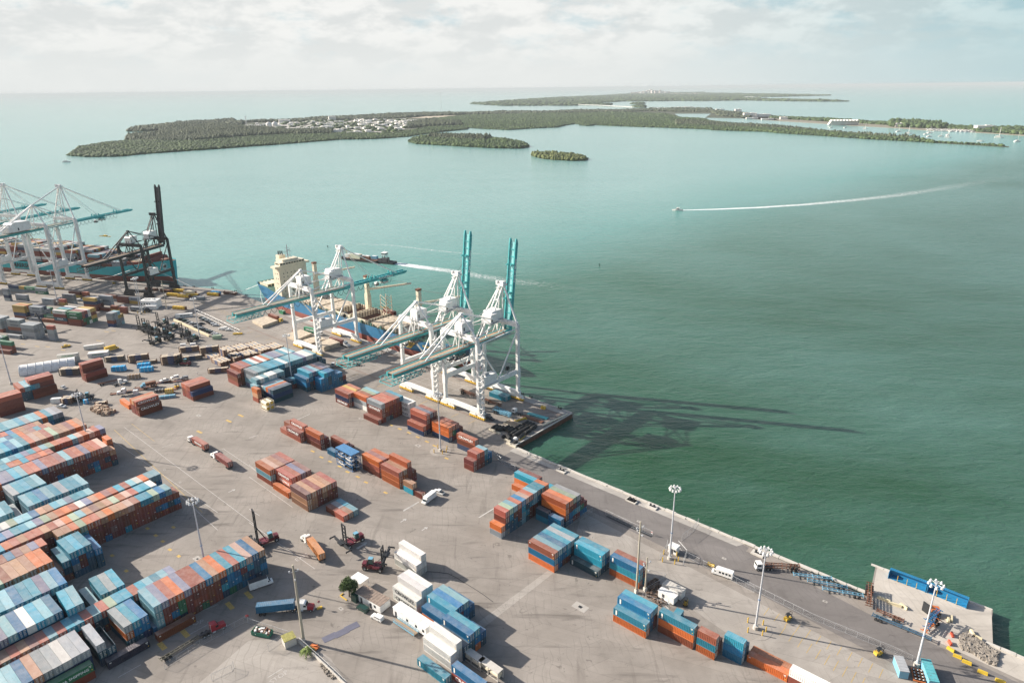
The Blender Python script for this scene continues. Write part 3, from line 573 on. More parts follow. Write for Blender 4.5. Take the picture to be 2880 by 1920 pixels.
# foam
def foam_mat(name, dens, scale):
    m = bpy.data.materials.new(name); N, L, b = nodes(m); b.inputs['Base Color'].default_value = (.75, .80, .79, 1); b.inputs['Roughness'].default_value = .8
    geo = N.new('ShaderNodeNewGeometry'); no = N.new('ShaderNodeTexNoise'); no.inputs['Scale'].default_value = scale; no.inputs['Detail'].default_value = 6; no.inputs['Roughness'].default_value = .7; L.new(geo.outputs['Position'], no.inputs['Vector'])
    uvn = N.new('ShaderNodeAttribute'); uvn.attribute_name = 'fade'
    ad = N.new('ShaderNodeMath'); ad.operation = 'MULTIPLY_ADD'; L.new(uvn.outputs['Fac'], ad.inputs[0]); ad.inputs[1].default_value = dens; L.new(no.outputs['Fac'], ad.inputs[2])
    mr = N.new('ShaderNodeMapRange'); L.new(ad.outputs[0], mr.inputs[0]); mr.inputs[1].default_value = .62; mr.inputs[2].default_value = 1.05
    L.new(mr.outputs[0], b.inputs['Alpha']); return m
def wake(name, label, pts, widths, fades, m, z):
    n = len(pts); V = []; F = []; A = []
    K = 5
    for i in range(n):
        d = (pts[min(i + 1, n - 1)] - pts[max(i - 1, 0)]).normalized(); q = Vector((-d.y, d.x, 0))
        for k in range(K):
            t = k / (K - 1) * 2 - 1; p = pts[i] + q * widths[i] * t / 2; V.append((p.x, p.y, z)); A.append(fades[i] * (1 - abs(t) ** 2))
    for i in range(n - 1):
        for k in range(K - 1): a = i * K + k; F.append((a, a + 1, a + K + 1, a + K))
    me = bpy.data.meshes.new(name); me.from_pydata(V, [], F); at_ = me.attributes.new('fade', 'FLOAT', 'POINT'); at_.data.foreach_set('value', A); me.materials.append(m)
    o = link(name, me); o['kind'] = 'stuff'; o['label'] = label; return o
fm = foam_mat('wake_foam', .75, .35)
def wpts(l): return [at(x, y, WZ) for x, y in l]
c_ = 1.2245
pl = wpts([(1563 * c_, 483 * c_), (1640 * c_, 481 * c_), (1740 * c_, 477 * c_), (1850 * c_, 470 * c_), (1960 * c_, 460 * c_), (2060 * c_, 449 * c_), (2160 * c_, 434 * c_), (2260 * c_, 417 * c_), (2352 * c_, 402 * c_)])
wake('wake_foam', 'long white wake behind the speedboat', pl, [5, 10, 15, 20, 28, 36, 44, 54, 64], [1.1, .95, .75, .58, .44, .34, .25, .16, .04], fm, WZ + .05)
pl = wpts([(1108, 740), (1140, 745), (1180, 751), (1220, 756), (1280, 764), (1340, 775), (1430, 790), (1520, 800), (1620, 815)])
wake('wake_foam', 'churned white wake behind the tug and barge', pl, [9, 14, 16, 18, 20, 22, 26, 30, 34], [1.1, 1, .82, .58, .42, .36, .28, .18, .05], fm, WZ + .05)
pl = wpts([(960, 684), (1100, 690), (1200, 702), (1300, 712), (1400, 716)])
wake('wake_foam', 'faint foam line on the turquoise water', pl, [6, 7, 8, 8, 8], [.2, .32, .32, .28, .15], fm, WZ + .05)
# speedboat
o = thing('speedboat', 'small white cabin speedboat leaving a long wake', 'boat', at(1905, 592, WZ), R(172)); 
b = MB(); b.prism([(-6.5, -2.1), (3, -2.1), (7.5, 0), (3, 2.1), (-6.5, 2.1)], -.2, 1.5); b.build('hull', M_pwhite, o)
b = MB(); b.box((-.5, 0, 2.4), (4.5, 3, 1.8), 0, 0, .8); b.box((-.3, 0, 2.6), (4.7, 2.9, .6), 1); b.box((-1.2, 0, 4.2), (4, 3, .15), 0); b.build('cabin', [M_pwhite, M_glass], o)
b = MB(); b.box((-6.9, .6, .8), (.7, .5, 1.6)); b.box((-6.9, -.6, .8), (.7, .5, 1.6)); b.build('outboard_motor', M_black, o)
# channel markers
for (p, t) in ((at(922, 696, WZ), 'green channel marker out in the turquoise water'), (at(1686, 748, WZ), 'small dark buoy alone in the open bay')):
    b = MB(); b.tube((0, 0, -1), (0, 0, 1.6), .4, 8); b.box((0, 0, 1.9), (.9, .3, .9)); tag(b.build('channel_marker', M_dkgreen, None, p), t, 'buoy')
# ------------------------------------------------------------------ shipping containers
PAL = {'R': ((.200, .048, .030), 'rust red'), 'O': ((.50, .13, .032), 'orange'), 'S': ((.36, .10, .060), 'salmon red'), 'T': ((.40, .215, .125), 'tan'), 'Y': ((.50, .33, .08), 'yellow'),
       'B': ((.004, .150, .310), 'blue'), 'N': ((.018, .040, .105), 'navy'), 'C': ((.022, .255, .36), 'teal'), 'L': ((.18, .37, .43), 'pale blue'), 'G': ((.022, .15, .075), 'green'), 'g': ((.29, .38, .27), 'pale green'),
       'W': ((.72, .71, .67), 'white'), 'E': ((.27, .30, .32), 'grey'), 'V': ((.17, .185, .28), 'slate violet'), 'M': ((.23, .105, .095), 'mauve brown'), 'D': ((.02, .085, .13), 'dark teal'), 'K': ((.03, .035, .05), 'near black'), 'P': ((.55, .36, .29), 'pale pink')}
def paint(name, from_attr):
    m = bpy.data.materials.new(name); N, L, b = nodes(m); b.inputs['Roughness'].default_value = .5
    if from_attr: s_ = N.new('ShaderNodeAttribute'); s_.attribute_name = 'col'; c = s_.outputs['Color']; geo = N.new('ShaderNodeNewGeometry'); vec = geo.outputs['Position']; 
    else:
        s_ = N.new('ShaderNodeObjectInfo'); c = s_.outputs['Color']; tc = N.new('ShaderNodeTexCoord'); ad = N.new('ShaderNodeVectorMath'); ad.operation = 'MULTIPLY_ADD'
        cm = N.new('ShaderNodeCombineXYZ'); L.new(s_.outputs['Random'], cm.inputs[0]); L.new(s_.outputs['Random'], cm.inputs[1]); L.new(cm.outputs[0], ad.inputs[0]); ad.inputs[1].default_value = (90, 57, 0); L.new(tc.outputs['Object'], ad.inputs[2]); vec = ad.outputs[0]
    def noise(scale, det=4, sc=(1, 1, 1)):
        mp = N.new('ShaderNodeMapping'); mp.inputs['Scale'].default_value = sc; L.new(vec, mp.inputs[0])
        n = N.new('ShaderNodeTexNoise'); n.inputs['Scale'].default_value = scale; n.inputs['Detail'].default_value = det; n.inputs['Roughness'].default_value = .65; L.new(mp.outputs[0], n.inputs['Vector']); return n.outputs['Fac']
    def mix(f, a, col, typ='MIX'):
        mx = N.new('ShaderNodeMix'); mx.data_type = 'RGBA'; mx.blend_type = typ
        if isinstance(f, float): mx.inputs[0].default_value = f
        else: L.new(f, mx.inputs[0])
        L.new(a, mx.inputs[6]); mx.inputs[7].default_value = col + (1,); return mx.outputs[2]
    def rng(f, lo, hi, o0, o1):
        r = N.new('ShaderNodeMapRange'); L.new(f, r.inputs[0]); r.inputs[1].default_value = lo; r.inputs[2].default_value = hi; r.inputs[3].default_value = o0; r.inputs[4].default_value = o1; return r.outputs[0]
    # paint chalks out on the roofs, where rain and salt sit
    g2 = N.new('ShaderNodeNewGeometry'); sp = N.new('ShaderNodeSeparateXYZ'); L.new(g2.outputs['True Normal'], sp.inputs[0])
    up = rng(sp.outputs[2], .6, .9, 0, 1)
    mu = N.new('ShaderNodeMath'); mu.operation = 'MULTIPLY'; L.new(up, mu.inputs[0]); L.new(rng(noise(.35, 3), .35, .65, .06, .24), mu.inputs[1])
    c = mix(mu.outputs[0], c, (.66, .57, .50))
    c = mix(rng(noise(.9, 5, (.4, 1, 1)), .40, .62, 0, .30), c, (.62, .60, .60), 'MULTIPLY')
    c = mix(rng(noise(1.6, 5, (.6, 2.4, 1)), .62, .70, 0, .75), c, (.13, .065, .04))
    L.new(c, b.inputs['Base Color'])
    return m
M_cont = paint('container_paint', False); M_contA = paint('container_paint_mixed', True)
M_floor = mat('container_plate_marks', (.72, .70, .64), .6); M_stick = mat('yellow_sticker', (.75, .50, .06), .6)
CH, CW = 2.68, 2.44
def cont_mesh(L, kind='box'):
    """local: x along the length, doors at +x, base at z=0"""
    b = MB(); h = L / 2; w = CW / 2; H = CH - .03
    for sx in (-1, 1):
        for sy in (-1, 1): b.box((sx * (h - .09), sy * (w - .08), H / 2), (.18, .16, H))
    for sy in (-1, 1):
        b.box((0, sy * (w - .05), .09), (L - .36, .10, .18)); b.box((0, sy * (w - .05), H - .06), (L - .36, .10, .12))
    for sx in (-1, 1): b.box((sx * (h - .06), 0, H - .07), (.12, CW - .32, .14)); b.box((sx * (h - .06), 0, .09), (.12, CW - .32, .18))
    n = int((L - .36) / .56)        # corrugated side walls
    for sy in (-1, 1):
        vs = []; x0 = -h + .18; dx = (L - .36) / n
        for i in range(n):
            for (t, y) in ((0, .04), (.38, .04), (.5, .13), (.88, .13)): vs.append((x0 + (i + t) * dx, y))
        vs.append((h - .18, .045)); V = []
        for x, y in vs: V += [(x, sy * (w - y), .18), (x, sy * (w - y), H - .12)]
        F = [(2 * i, 2 * i + 2, 2 * i + 3, 2 * i + 1) if sy < 0 else (2 * i, 2 * i + 1, 2 * i + 3, 2 * i + 2) for i in range(len(vs) - 1)]
        b.add(V, F)
    n2 = 8; V = []; F = []          # far end wall
    for i in range(n2 + 1):
        y = -w + .16 + i * (CW - .32) / n2; V += [(-h + (.04 if i % 2 else .10), y, .18), (-h + (.04 if i % 2 else .10), y, H - .14)]
    for i in range(n2): F.append((2 * i, 2 * i + 1, 2 * i + 3, 2 * i + 2))
    b.add(V, F)
    if kind == 'box':
        nr = int((L - .3) / .61); V = []; F = []; x0 = -h + .12; dx = (L - .24) / (nr * 2)
        for i in range(nr * 2 + 1): z = H - (.035 if i % 2 else .005); V += [(x0 + i * dx, -w + .1, z), (x0 + i * dx, w - .1, z)]
        for i in range(nr * 2): F.append((2 * i, 2 * i + 2, 2 * i + 3, 2 * i + 1))
        b.add(V, F)
    elif kind == 'open':
        b.box((0, 0, .2), (L - .2, CW - .15, .1))
    b.box((0, 0, .12), (L - .4, CW - .2, .08))
    return b.mesh('container_body', [M_cont, M_floor])
def door_mesh(s):
    b = MB(); w = CW / 2; H = CH - .03; y = s * (w / 2 - .04)
    b.box((-.07, y, H / 2), (.06, w - .14, H - .36))
    for k in (.32, .62): b.tube((.0, s * k, .18), (.0, s * k, H - .16), .045, 5, 1)
    for z in (.8, 1.45): b.box((-.01, s * .47, z), (.05, .34, .07), 1)
    if s > 0: b.box((-.03, .80, H * .78), (.02, .26, .18), 1); b.box((-.03, .85, H * .28), (.02, .16, .16), 2)
    else: b.box((-.03, -.55, H * .80), (.02, .62, .16), 1)
    return b.mesh('door', [M_cont, M_floor, M_stick])
MESH = {(40, 'box'): cont_mesh(12.19), (20, 'box'): cont_mesh(6.06), (40, 'open'): cont_mesh(12.19, 'open'), (20, 'open'): cont_mesh(6.06, 'open')}
DOORS = [door_mesh(1), door_mesh(-1)]
def mark_mesh(kind, L):
    b = MB(); h = L / 2; y = -CW / 2 - .004
    for s in (-1, 1):
        if kind: b.box((-h + 1.15, s * (CW / 2 + .004), 1.35), (.55, .02, 1.75), 0)
        else: b.box((-h + .75, s * (CW / 2 + .004), 2.1), (.55, .02, .3), 0)
        b.box((h - .75, s * (CW / 2 + .004), 2.15), (.7, .02, .26), 0); b.box((h - .7, s * (CW / 2 + .004), 1.75), (.3, .02, .22), 0); b.box((h - .45, s * (CW / 2 + .004), .75), (.28, .02, .28), 1)
    return b.mesh('marking', [M_floor, M_stick])
MARK = {(k, L): mark_mesh(k, l_) for k in (0, 1) for L, l_ in ((40, 12.19), (20, 6.06))}
CONT = []
def row(phrase, F, eL, eW, L, cols, endname, pitch=2.49, txt=(), z0=0.0, kinds={}):
    """F: ground corner at the door end and the first column; the boxes run back along -eL, the columns step along eW"""
    Lm = 12.19 if L == 40 else 6.06; eL = eL.normalized(); eW = eW.normalized(); rz = math.atan2(eL.y, eL.x)
    for ci, st in enumerate(cols):
        j = rnd.uniform(-.10, .10)
        for ti, ch in enumerate(st):
            if ch == '.': continue
            c = F + eW * (ci * pitch + CW / 2) - eL * (Lm / 2 + j + rnd.uniform(-.03, .03)); tx = None
            for t_ in txt:
                if t_[0] == ci and t_[1] == ti: tx = t_[2:]
            CONT.append(dict(c=Vector((c.x, c.y, z0 + ti * 2.70)), rz=rz + rnd.uniform(-.0015, .0015), L=L, Lm=Lm, ch=ch, ci=ci, ti=ti, n=len(st), nc=len(cols), ph=phrase, end=endname, tx=tx, kind=kinds.get((ci, ti), 'box')))
def rot(v, deg): a = R(deg); return Vector((v.x * math.cos(a) - v.y * math.sin(a), v.x * math.sin(a) + v.y * math.cos(a), 0))
under = random.Random(3)
def fill(tops, h, pool='RRRRRMBDDCR'):
    """columns h high under the given top colours"""
    return [''.join(under.choice(pool) for _ in range(h - 1)) + t for t in tops]
def rrow(ph, uvA, n_h, L, tops, ang=0.0, pool='RRRRRMBDDCR', cols=None, **kw):
    if cols is None: tops = ''.join('L' if (t == 'W' and i % 3) else 'S' if (t == 'P' and i % 2) else 'O' if (t == 'T' and i % 4 == 1) else 'C' if (t in 'EL' and i % 5 == 2) else t for i, t in enumerate(tops))
    F = P1(*uvA); row(ph, F, rot(U1, -ang), rot(-V1, -ang), L, cols or fill(tops, n_h, pool), 'sea', **kw)
def at_flat(p): return Vector((p.x, p.y, 0))
# --- long rows at the lower left, listed from the sea end inland
rrow('backmost row of big yard', (-401.2, 93.1), 2, 40, 'EELOLLECWLCLLCL', -3.0, 'DDBR')
rrow('short boxes behind second row', (-393.2, 81.1), 2, 20, 'TSMTOBSSLOSTLL', -3.0)
rrow('third row of short boxes', (-387.2, 84.2), 2, 20, 'TPEMTOCBLLOSTLLCC', -3.5)
rrow('long row behind leaning mast', (-362.5, 92.5), 4, 40, 'TOMTTgSTPSCWBCLBCLL', -3.0)
row('low box beyond tan row', P1(-358.5, 93.5), U1, V1, 20, ['RRO'], 'sea')
rrow('fifth row with slate end', (-351.1, 96.9), 4, 20, 'VSPOPLSSOgLSEVCCWLSTLC', -3.4)
row('lone tower by fifth row', P1(-336.5, 92.3), U1, V1, 20, ['RRRO'], 'sea')
rrow('sixth row behind salmon row', (-343.0, 72.3), 4, 20, 'SOSSCTSLLCLLO', -2.4)
rrow('four high salmon row', (-330.6, 90.7), 4, 40, 'PSOVSSLMSSVPSWCVVOS', -1.8, 'RRRRRRRDRRBCR')
row('step at salmon row end', P1(-330.4, 90.9), U1, V1, 40, ['DRRT'[0:1] + 'RT'], 'sea')
rrow('five teal boxes left side', (-315.8, 61.1), 4, 40, 'LCLCE', -3.5, 'DDBR')
rrow('nine box teal roof row', (-301.8, 72.6), 4, 40, 'LCLECLBCL', -2.0, 'DDBD')
row('low box before teal nine', P1(-301.5, 48.0), U1, -V1, 40, ['DDE', 'DDDC', 'DDDL', 'DDBC'], 'sea')
rrow('tenth row of short boxes', (-291.9, 71.4), 4, 20, 'LCEVLCTTBLWgWECBLLCC', -2.6)
rrow('eleventh row, dark top faces', (-286.2, 95.6), 4, 20, 'LLOWLSCPMTTVWSOOTgVLCCVBLOC', -3.2)
rrow('twelfth row with tarped box', (-278.3, 90.7), 4, 20, 'WCLSPOgTTMTLgTPSTPSTSOL', -3.0)
rrow('long checkered wall row', (-270.8, 93.3), 4, 20, 'LBgCCSPTTTTSOgOTT', -1.6, 'RRRRRMBDDCRR')
row('step at checkered wall end', P1(-270.6, 93.5), U1, V1, 20, ['RBR'], 'sea')
rrow('fourteenth row, pink brown end', (-267.8, 47.1), 4, 20, 'SVTMBRSTOL', -1.8)
rrow('rust stained tan row', (-255.4, 45.1), 4, 40, 'OTTTTRgRO', -2.6)
rrow('tall teal cluster by lane', (-255.7, 57.7), 4, 40, 'CCL', -2.0, cols=['DDBC', 'DRRC', 'DEBC'])
row('step right of teal cluster', P1(-255.2, 57.9), U1, V1, 40, ['DDB'], 'sea'); row('step left of teal cluster', P1(-255.9, 50.0), U1, -V1, 40, ['RDC', 'RM'], 'sea')
rrow('bright blue end row', (-239.0, 44.4), 4, 40, 'BLVCCBLCB', 0.5, 'DDND')
rrow('two box set by pale gap', (-223.9, 44.4), 4, 40, 'LC', 3.0, 'DDND')
rrow('rust edged blue row', (-225.1, 38.6), 4, 40, 'BLCWBLVCL', -1.2, 'DDND')
rrow('three teal boxes on platform', (-227.0, 57.6), 3, 40, 'CEL', 1.5, cols=['DDC', 'DBE', 'DDC'])
row('pale box left of platform', P1(-227.6, 49.4), U1, -V1, 40, ['DL'], 'sea')
rrow('striped row of short boxes', (-219.2, 72.0), 3, 20, 'VLCLCSCLgSLSCCSLSMTSTRTC', -1.4, 'RDDBR')
# the long four-high block by the red tractor
blk = fill('TBPCSCOTBSRVOSVL', 4)
for i, c_ in enumerate(['DBDB', 'NDDB', 'BNCR', 'BDRD', 'DBBR', 'GBBB', 'NCNM', 'RRRR', 'RRRR', 'GRRB', 'RRRR', 'RRRM', 'NGGN', 'RBRO', 'RRRR', 'NNRN']): blk[i] = c_[:3] + blk[i][3]
blk[15] = 'LLLL'
row('four high block by red tractor', P1(-204.3, 97.0), U1, -V1, 40, blk, 'lane', pitch=2.44)
rrow('three box blue stack by block', (-206.0, 56.5), 3, 40, 'BCE', -2.5, cols=['NBB', 'DBC', 'DOE'])
row('low blue pair beside block', P1(-204.9, 61.8), U1, -V1, 40, ['N', 'B'], 'sea')
rrow('grey front row, bottom left', (-204.4, 38.9), 3, 40, 'EEEWEETBLLEL', -1.2, cols=['NNE', 'NNE', 'NNW', 'RDE', 'NDE', 'NNT', 'RNB', 'NDL', 'NNL', 'DDE'])
row('open pair beside grey row', P1(-204.0, 45.4), U1, -V1, 40, ['ND', 'NDE'], 'sea', kinds={(0, 1): 'open'})
# boxes lying along the lane in front
def vrow(ph, fb, L, cols, ang=0.0, **kw):
    Lm = 12.19 if L == 40 else 6.06; row(ph, fb + rot(V1, ang) * Lm, rot(V1, ang), rot(-U1, ang), L, cols, 'lane', **kw)
vrow('lying before bottom row', P1(-201.0, 25.6), 40, ['RG'], 0, txt=[(0, 1, 'CHINA SHIPPING', 1.15, 'w', 'R')])
vrow('lying before blue stack', P1(-201.0, 41.5), 40, ['K'], 0)
vrow('at foot of long block', P1(-200.6, 56.2), 40, ['R'], 0)
vrow('beside green lettered box', P1(-201.0, 12.6), 40, ['R'], 0)
row('box behind long block', P1(-211.5, 86.0) - U1 * 6.5, U1, V1, 20, ['RO'], 'sea', kinds={})
# --- central groups
def grp(ph, F, L, cols, ang=0.0, **kw): row(ph, at_flat(F), rot(U1, ang), rot(V1, ang), L, cols, 'inland', **kw)
CR = lambda ci, ti, m='w', s=1.45: (ci, ti, 'CROWLEY', s, m, 'F')
grp('six wide teal topped block', k1(770, 1332), 40, ['OBS', 'BBL', 'RBB', 'RCC', 'DDE', 'RDC'], -.8)
grp('second teal block by fence', k1(1720, 1450), 40, ['D', 'DCC', 'DBC'], -.4)
grp('stack beside timber pole', t5(1195, 770), 40, ['OCB', 'CRR'])
grp('blue stack by caged yard', b4(583, 790), 40, ['OC', 'DBB', 'RRC'], .2); row('small blue box by caged yard', P1(54.0, 171.8) - U1 * 12.6, U1, V1, 20, ['DB'], 'inland')
grp('stack beside teal shed', b4(1260, 950), 40, ['ROC', 'RR'])
grp('orange striped short stack', b4(1575, 1105), 20, ['OCS', 'RR'])
grp('blue short stack near edge', b4(1965, 1178), 20, ['BBC', 'DD'])
F_ = t7(335, 1560); grp('low orange end box', F_, 40, ['O', 'O'])
row('white box by bottom edge', at_flat(F_) + U1 * 12.6, U1, V1, 40, ['RW'], 'inland')
Fd = P1(-153.3, 166.9)
grp('diagonal wall of short boxes', Fd, 20, ['EO', 'EDRS', 'DDCg', 'DDRL', 'DRRS', 'LLCB', 'DCDP', 'RRCS', 'RRLL', 'DDBC', 'RDDC', 'RRDO'], .4)
row('orange box behind diagonal wall', P1(-161.5, 196.3), U1, V1, 40, ['O'], 'inland'); row('teal and orange sea pair', P1(-164.3, 201.2), U1, V1, 40, ['OC', 'RR'], 'inland'); row('teal box past diagonal wall', P1(-152.5, 201.6), U1, V1, 20, ['RC'], 'inland')
row('big orange faced block', P1(-138.9, 189.0), U1, V1, 40, ['DROO', 'BBRO', 'RCRg', 'RLDE', 'BGR', 'BR'], 'inland')
row('dark pair below orange block', P1(-145.4, 185.9), U1, V1, 20, ['CD'], 'inland'); row('navy pair below orange block', P1(-138.6, 185.2), U1, V1, 20, ['BB'], 'inland')
FW = at_flat(at(1170.4, 1590.2, 5.4)); row('white stack by lifting truck', FW, U1, V1, 40, ['WW', 'WWW'], 'inland')
FW2 = at_flat(at(1171.0, 1692.2, 5.4)); row('white lettered stack', FW2, U1, V1, 40, ['WW', 'WWW', 'WWW'], 'inland', txt=[CR(0, 0, 'k'), CR(0, 1, 'k')])
FB = at_flat(at(1184.7, 1702.8, 5.4)) + U1 * 12.19; row('blue block by office', FB, U1, V1, 40, ['OB', 'RBC', 'RRB', 'BBL'], 'inland'); row('low teal box by office', FB + V1 * 10.1, U1, V1, 40, ['DB'], 'inland')
FG = at_flat(at(1268.9, 1883.8, 0)); row('white pale pair, bottom edge', FG, U1, V1, 40, ['WW', 'WWW'], 'inland'); row('bright cyan topped block', FG + V1 * 5.0 + U1 * .6, U1, V1, 40, ['DD', 'DDB', 'OBC', 'DB'], 'inland')
row('teal box on forecourt edge', at_flat(at(1172.8, 1850, 2.7)) + U1 * 12.19, U1, V1, 40, ['C'], 'inland')
row('blue over red bottom edge', at_flat(at(1269.6, 1868.4, 5.4)) + U1 * 12.19, U1, V1, 40, ['SB'], 'inland', txt=[(0, 0, 'CROWLEY', 1.4, 'w', 'F')])
grp('six wide rust block', k3(1250, 1490), 40, ['TTM', 'TTT', 'RRR', 'RTT', 'RRT', 'RRS'], 0)
grp('lettered group beside rust block', at(818.5, 1345.1, 8.1), 40, ['.SS', 'RRS', 'RNV', 'RRM'], 0, txt=[(0, 1, 'CROWLE', 1.3, 'w', 'F'), (0, 2, 'CROWLEY', 1.3, 'w', 'F')])
grp('lone orange box on ground', at(811.8, 1401.4, 0), 40, ['O'], 0)
grp('five wide group by lane', k3(485, 955), 40, ['SLO', 'RRP', 'RRT', 'RRM', 'RRS'], .3)
Fc = t3(805, 205); grp('low patchwork near rust block', Fc, 20, ['S', 'T', 'L'], 0); row('low patchwork, far half', at_flat(Fc) - U1 * 6.15, U1, V1, 20, ['R', 'E', 'C'], 'inland')
grp('lettered pair in middle yard', t4(478, 803), 40, ['SR', 'RRS'], 0, txt=[CR(0, 1), CR(1, 2)])
Fq = at_flat(t4(478, 803)) - U1 * 12.4; row('short boxes behind lettered pair', Fq, U1, V1, 20, ['S', 'RR'], 'inland')
grp('bright orange topped stack', t4(665, 868), 40, ['RRO', 'RR'])
grp('brown pair behind car racks', at(971, 1247.5, 5.4), 40, ['RS', 'R'])
grp('slate box before car racks', t4(790, 935), 20, ['B'], 0)
grp('three wide brown block', r5(845, 885), 40, ['RSO', 'RRM', 'RRO'])
grp('brown block with taller back', r5(1245, 1105), 40, ['OOS', 'OOT', 'RRRO', 'RR'])
grp('short pair near white van', r5(1505, 1230), 20, ['CT'])
grp('red box before white van', r5(1680, 1310), 20, ['R'])
grp('four wide block facing quay', t4(920, 478), 40, ['RNS', 'RNS', 'RRY', 'RRS'], 0, txt=[CR(0, 0)])
grp('grey based orange group', t4(1085, 512), 40, ['WEO', 'RRS', 'RRg', 'RRL'], 0, txt=[])
grp('single box before quay block', t4(1190, 638), 40, ['R'])
grp('big quay block with lettering', at(1071.9, 1137.7, 10.8), 40, ['RRRE', 'EROS', 'DRRS', 'RRRS', 'RRRM', 'RRRC'], 0, txt=[CR(0, 2)])
grp('white lettered trio near quay', at(1152.4, 1174.5, 0), 40, ['WWW', 'WWW'], 0, txt=[CR(0, 0, 'k'), CR(0, 1, 'k'), CR(0, 2, 'k')])
grp('navy based red pair', t4(1605, 742), 40, ['NS', 'NRRS', 'RRRV', 'RRRS'])
grp('navy based orange trio', t4(1840, 800), 40, ['NOO', 'RGS', 'RNS', 'RR'])
grp('tall lettered box by mast', at_flat(at(1284.6, 1217.3, 8.1)) + U1 * 12.19, 40, ['NRS'], 0, txt=[CR(0, 2)])
grp('last short stack by road', t4(2065, 1070), 20, ['RR', 'RRS', 'RRS', 'DCL', 'DB'])
# --- the blue groups near the wharf road
row('low blue pair by wharf road', P1(-333.0, 198.0), U1, V1, 40, ['DBB'], 'inland'); row('big blue block by wharf road', P1(-333.2, 200.6), U1, V1, 40, ['DDBC', 'DRDV', 'DDDL', 'DDDM', 'DDRV', 'DDDE'], 'inland')
row('bright blue short stack', P1(-326.0, 203.4), U1, V1, 20, ['BBB', 'BBBC', 'BDDB', 'BBBB', 'BBB', 'BDB', 'NR'], 'inland')
Fz = at_flat(r3(235, 460, 10.8)); row('long teal reefer row', Fz, rot(U1, 1), rot(V1, 1), 40, ['VLEE', 'DDDL', 'DDDL', 'DDDC', 'DDDC', 'DDDC', 'DDDC', 'DDDC', 'DDDW', 'DDDC', 'DDDL', 'DDDL', 'DDDL', 'DDDV', 'DDDW', 'DDDW', 'DDDL'], 'inland'); row('end pair past teal row', at_flat(Fz) + V1 * 43.2, U1, V1, 40, ['DDD', 'DD'], 'inland')
row('mixed row behind teal row', at_flat(Fz) - U1 * 13.4 + V1 * -1.5, rot(U1, 1), rot(V1, 1), 40, ['RRRS', 'RRRM', 'RRRS', 'RRRC', 'RRRW', 'RRRS', 'RRRW', 'RRRO', 'RRRL', 'RRRV', 'RRRV', 'RRRE', 'RRRC', 'RRRW', 'RRRL'], 'inland')
row('brown stack at mixed row end', at_flat(Fz) - U1 * 13.4 - V1 * 4.2, U1, V1, 40, ['RRR'], 'inland')
fbv = at_flat(r3(600, 1015)); vrow('turned block with white panels', fbv, 40, ['DND', 'DNV', 'NNO', 'NDL', 'DEW', 'DDL', 'EEL', 'DEE'], 1, txt=[])
grp('short brown stack by tanks', r3(310, 1000), 20, ['RTO']); grp('single red box by tanks', at_flat(r3(310, 1000)) + U1 * 6.3 + V1 * .6, 20, ['R'])
grp('pale short stack by tanks', at_flat(r3(310, 1000)) - U1 * 4.6 + V1 * 2.0, 20, ['LLL', 'LLL'])
grp('white topped short trio', at_flat(r3(265, 585, 10.8)), 20, ['DDDL', 'DDDW', 'DDDL'])
grp('rusty topped short boxes', at_flat(r3(500, 500, 10.8)), 20, ['DDDW', 'DDDW', 'DDDL', 'DDEL']); grp('teal low box at mast foot', at_flat(r3(880, 600, 5.4)), 20, ['RD', 'RC'])
fbv = at_flat(r4(430, 1025)); vrow('turned lettered block', fbv, 40, ['RR', 'RRS', 'RRT', 'RRO'], 1, txt=[(0, 1, 'CROWLEY', 1.5, 'w', 'R'), (1, 2, 'CROWLEY', 1.5, 'w', 'R')])
fbv = at_flat(r4(1445, 725)); vrow('turned block of five', fbv, 40, ['RN', 'RRS', 'RRS', 'RRS', 'RRS'], 1)
fbv = at_flat(t2(320, 400)); vrow('turned rust stack by tent', fbv, 40, ['RR', 'RRRS', 'RRRS', 'RRRS'], 1); fbv = at_flat(t2(800, 245)); vrow('tall rust stack by racks', fbv, 40, ['RR', 'RRRS', 'RRRS'], 2)
fbv = at_flat(t2(240, 500)) - V1 * 12.19; vrow('rust stack at left edge', fbv, 40, ['RRRS', 'RRRS', 'RRRS'], 1)
row('pale row at left edge', P1(-447.0, 96.0), U1, -V1, 40, ['DDL', 'DDC', 'DDL', 'DDS'], 'sea')
grp('orange open box by turned block', r4(225, 885), 40, ['O'], 0, kinds={(0, 0): 'open'})
# --- far container yard on the left
def yard(ph, F, L, cols, txt=(), ang=0.0, **kw): row(ph, at_flat(F), rot(U2, ang), rot(V2, ang), L, cols, 'near', txt=txt, **kw)
MK = lambda ci, ti: (ci, ti, 'MAERSK', 1.5, 'n', 'F')
EV = lambda ci, ti, m='w': (ci, ti, 'EVERGREEN', 1.15, m, 'F')
yard('green lettered yard block', s3(1640, 845), 40, ['RRGG', 'RGRM', 'GGNR', 'WGWW', 'GYRY', 'GYRY'], [EV(0, 2), EV(0, 3)])
yard('white topped yard block', s3(1358, 808), 40, ['RDRW', 'RRGG', 'RRGC', 'RRRN', 'RRRW'], [(0, 1, 'ITALIA', 1.4, 'w', 'F'), EV(0, 3, 'g')])
yard('low yard pair', s3(1095, 778), 40, ['R', 'RG'], [EV(1, 1)])
yard('grey box before yard stack', s3(822, 748), 40, ['E', 'ENEE', 'ENEN', 'EEE', 'EYG'], [MK(0, 0), MK(1, 3), MK(1, 2)])
yard('yellow yard stack', s3(542, 705), 40, ['RNYY', 'RNYO', 'RRYY'])
yard('grey lettered yard stack', s3(445, 1005), 40, ['.REE', '.EEE'], [MK(0, 2), MK(0, 3)]); yard('grey box on yard floor', s3(405, 1100), 40, ['E'], [MK(0, 0)])
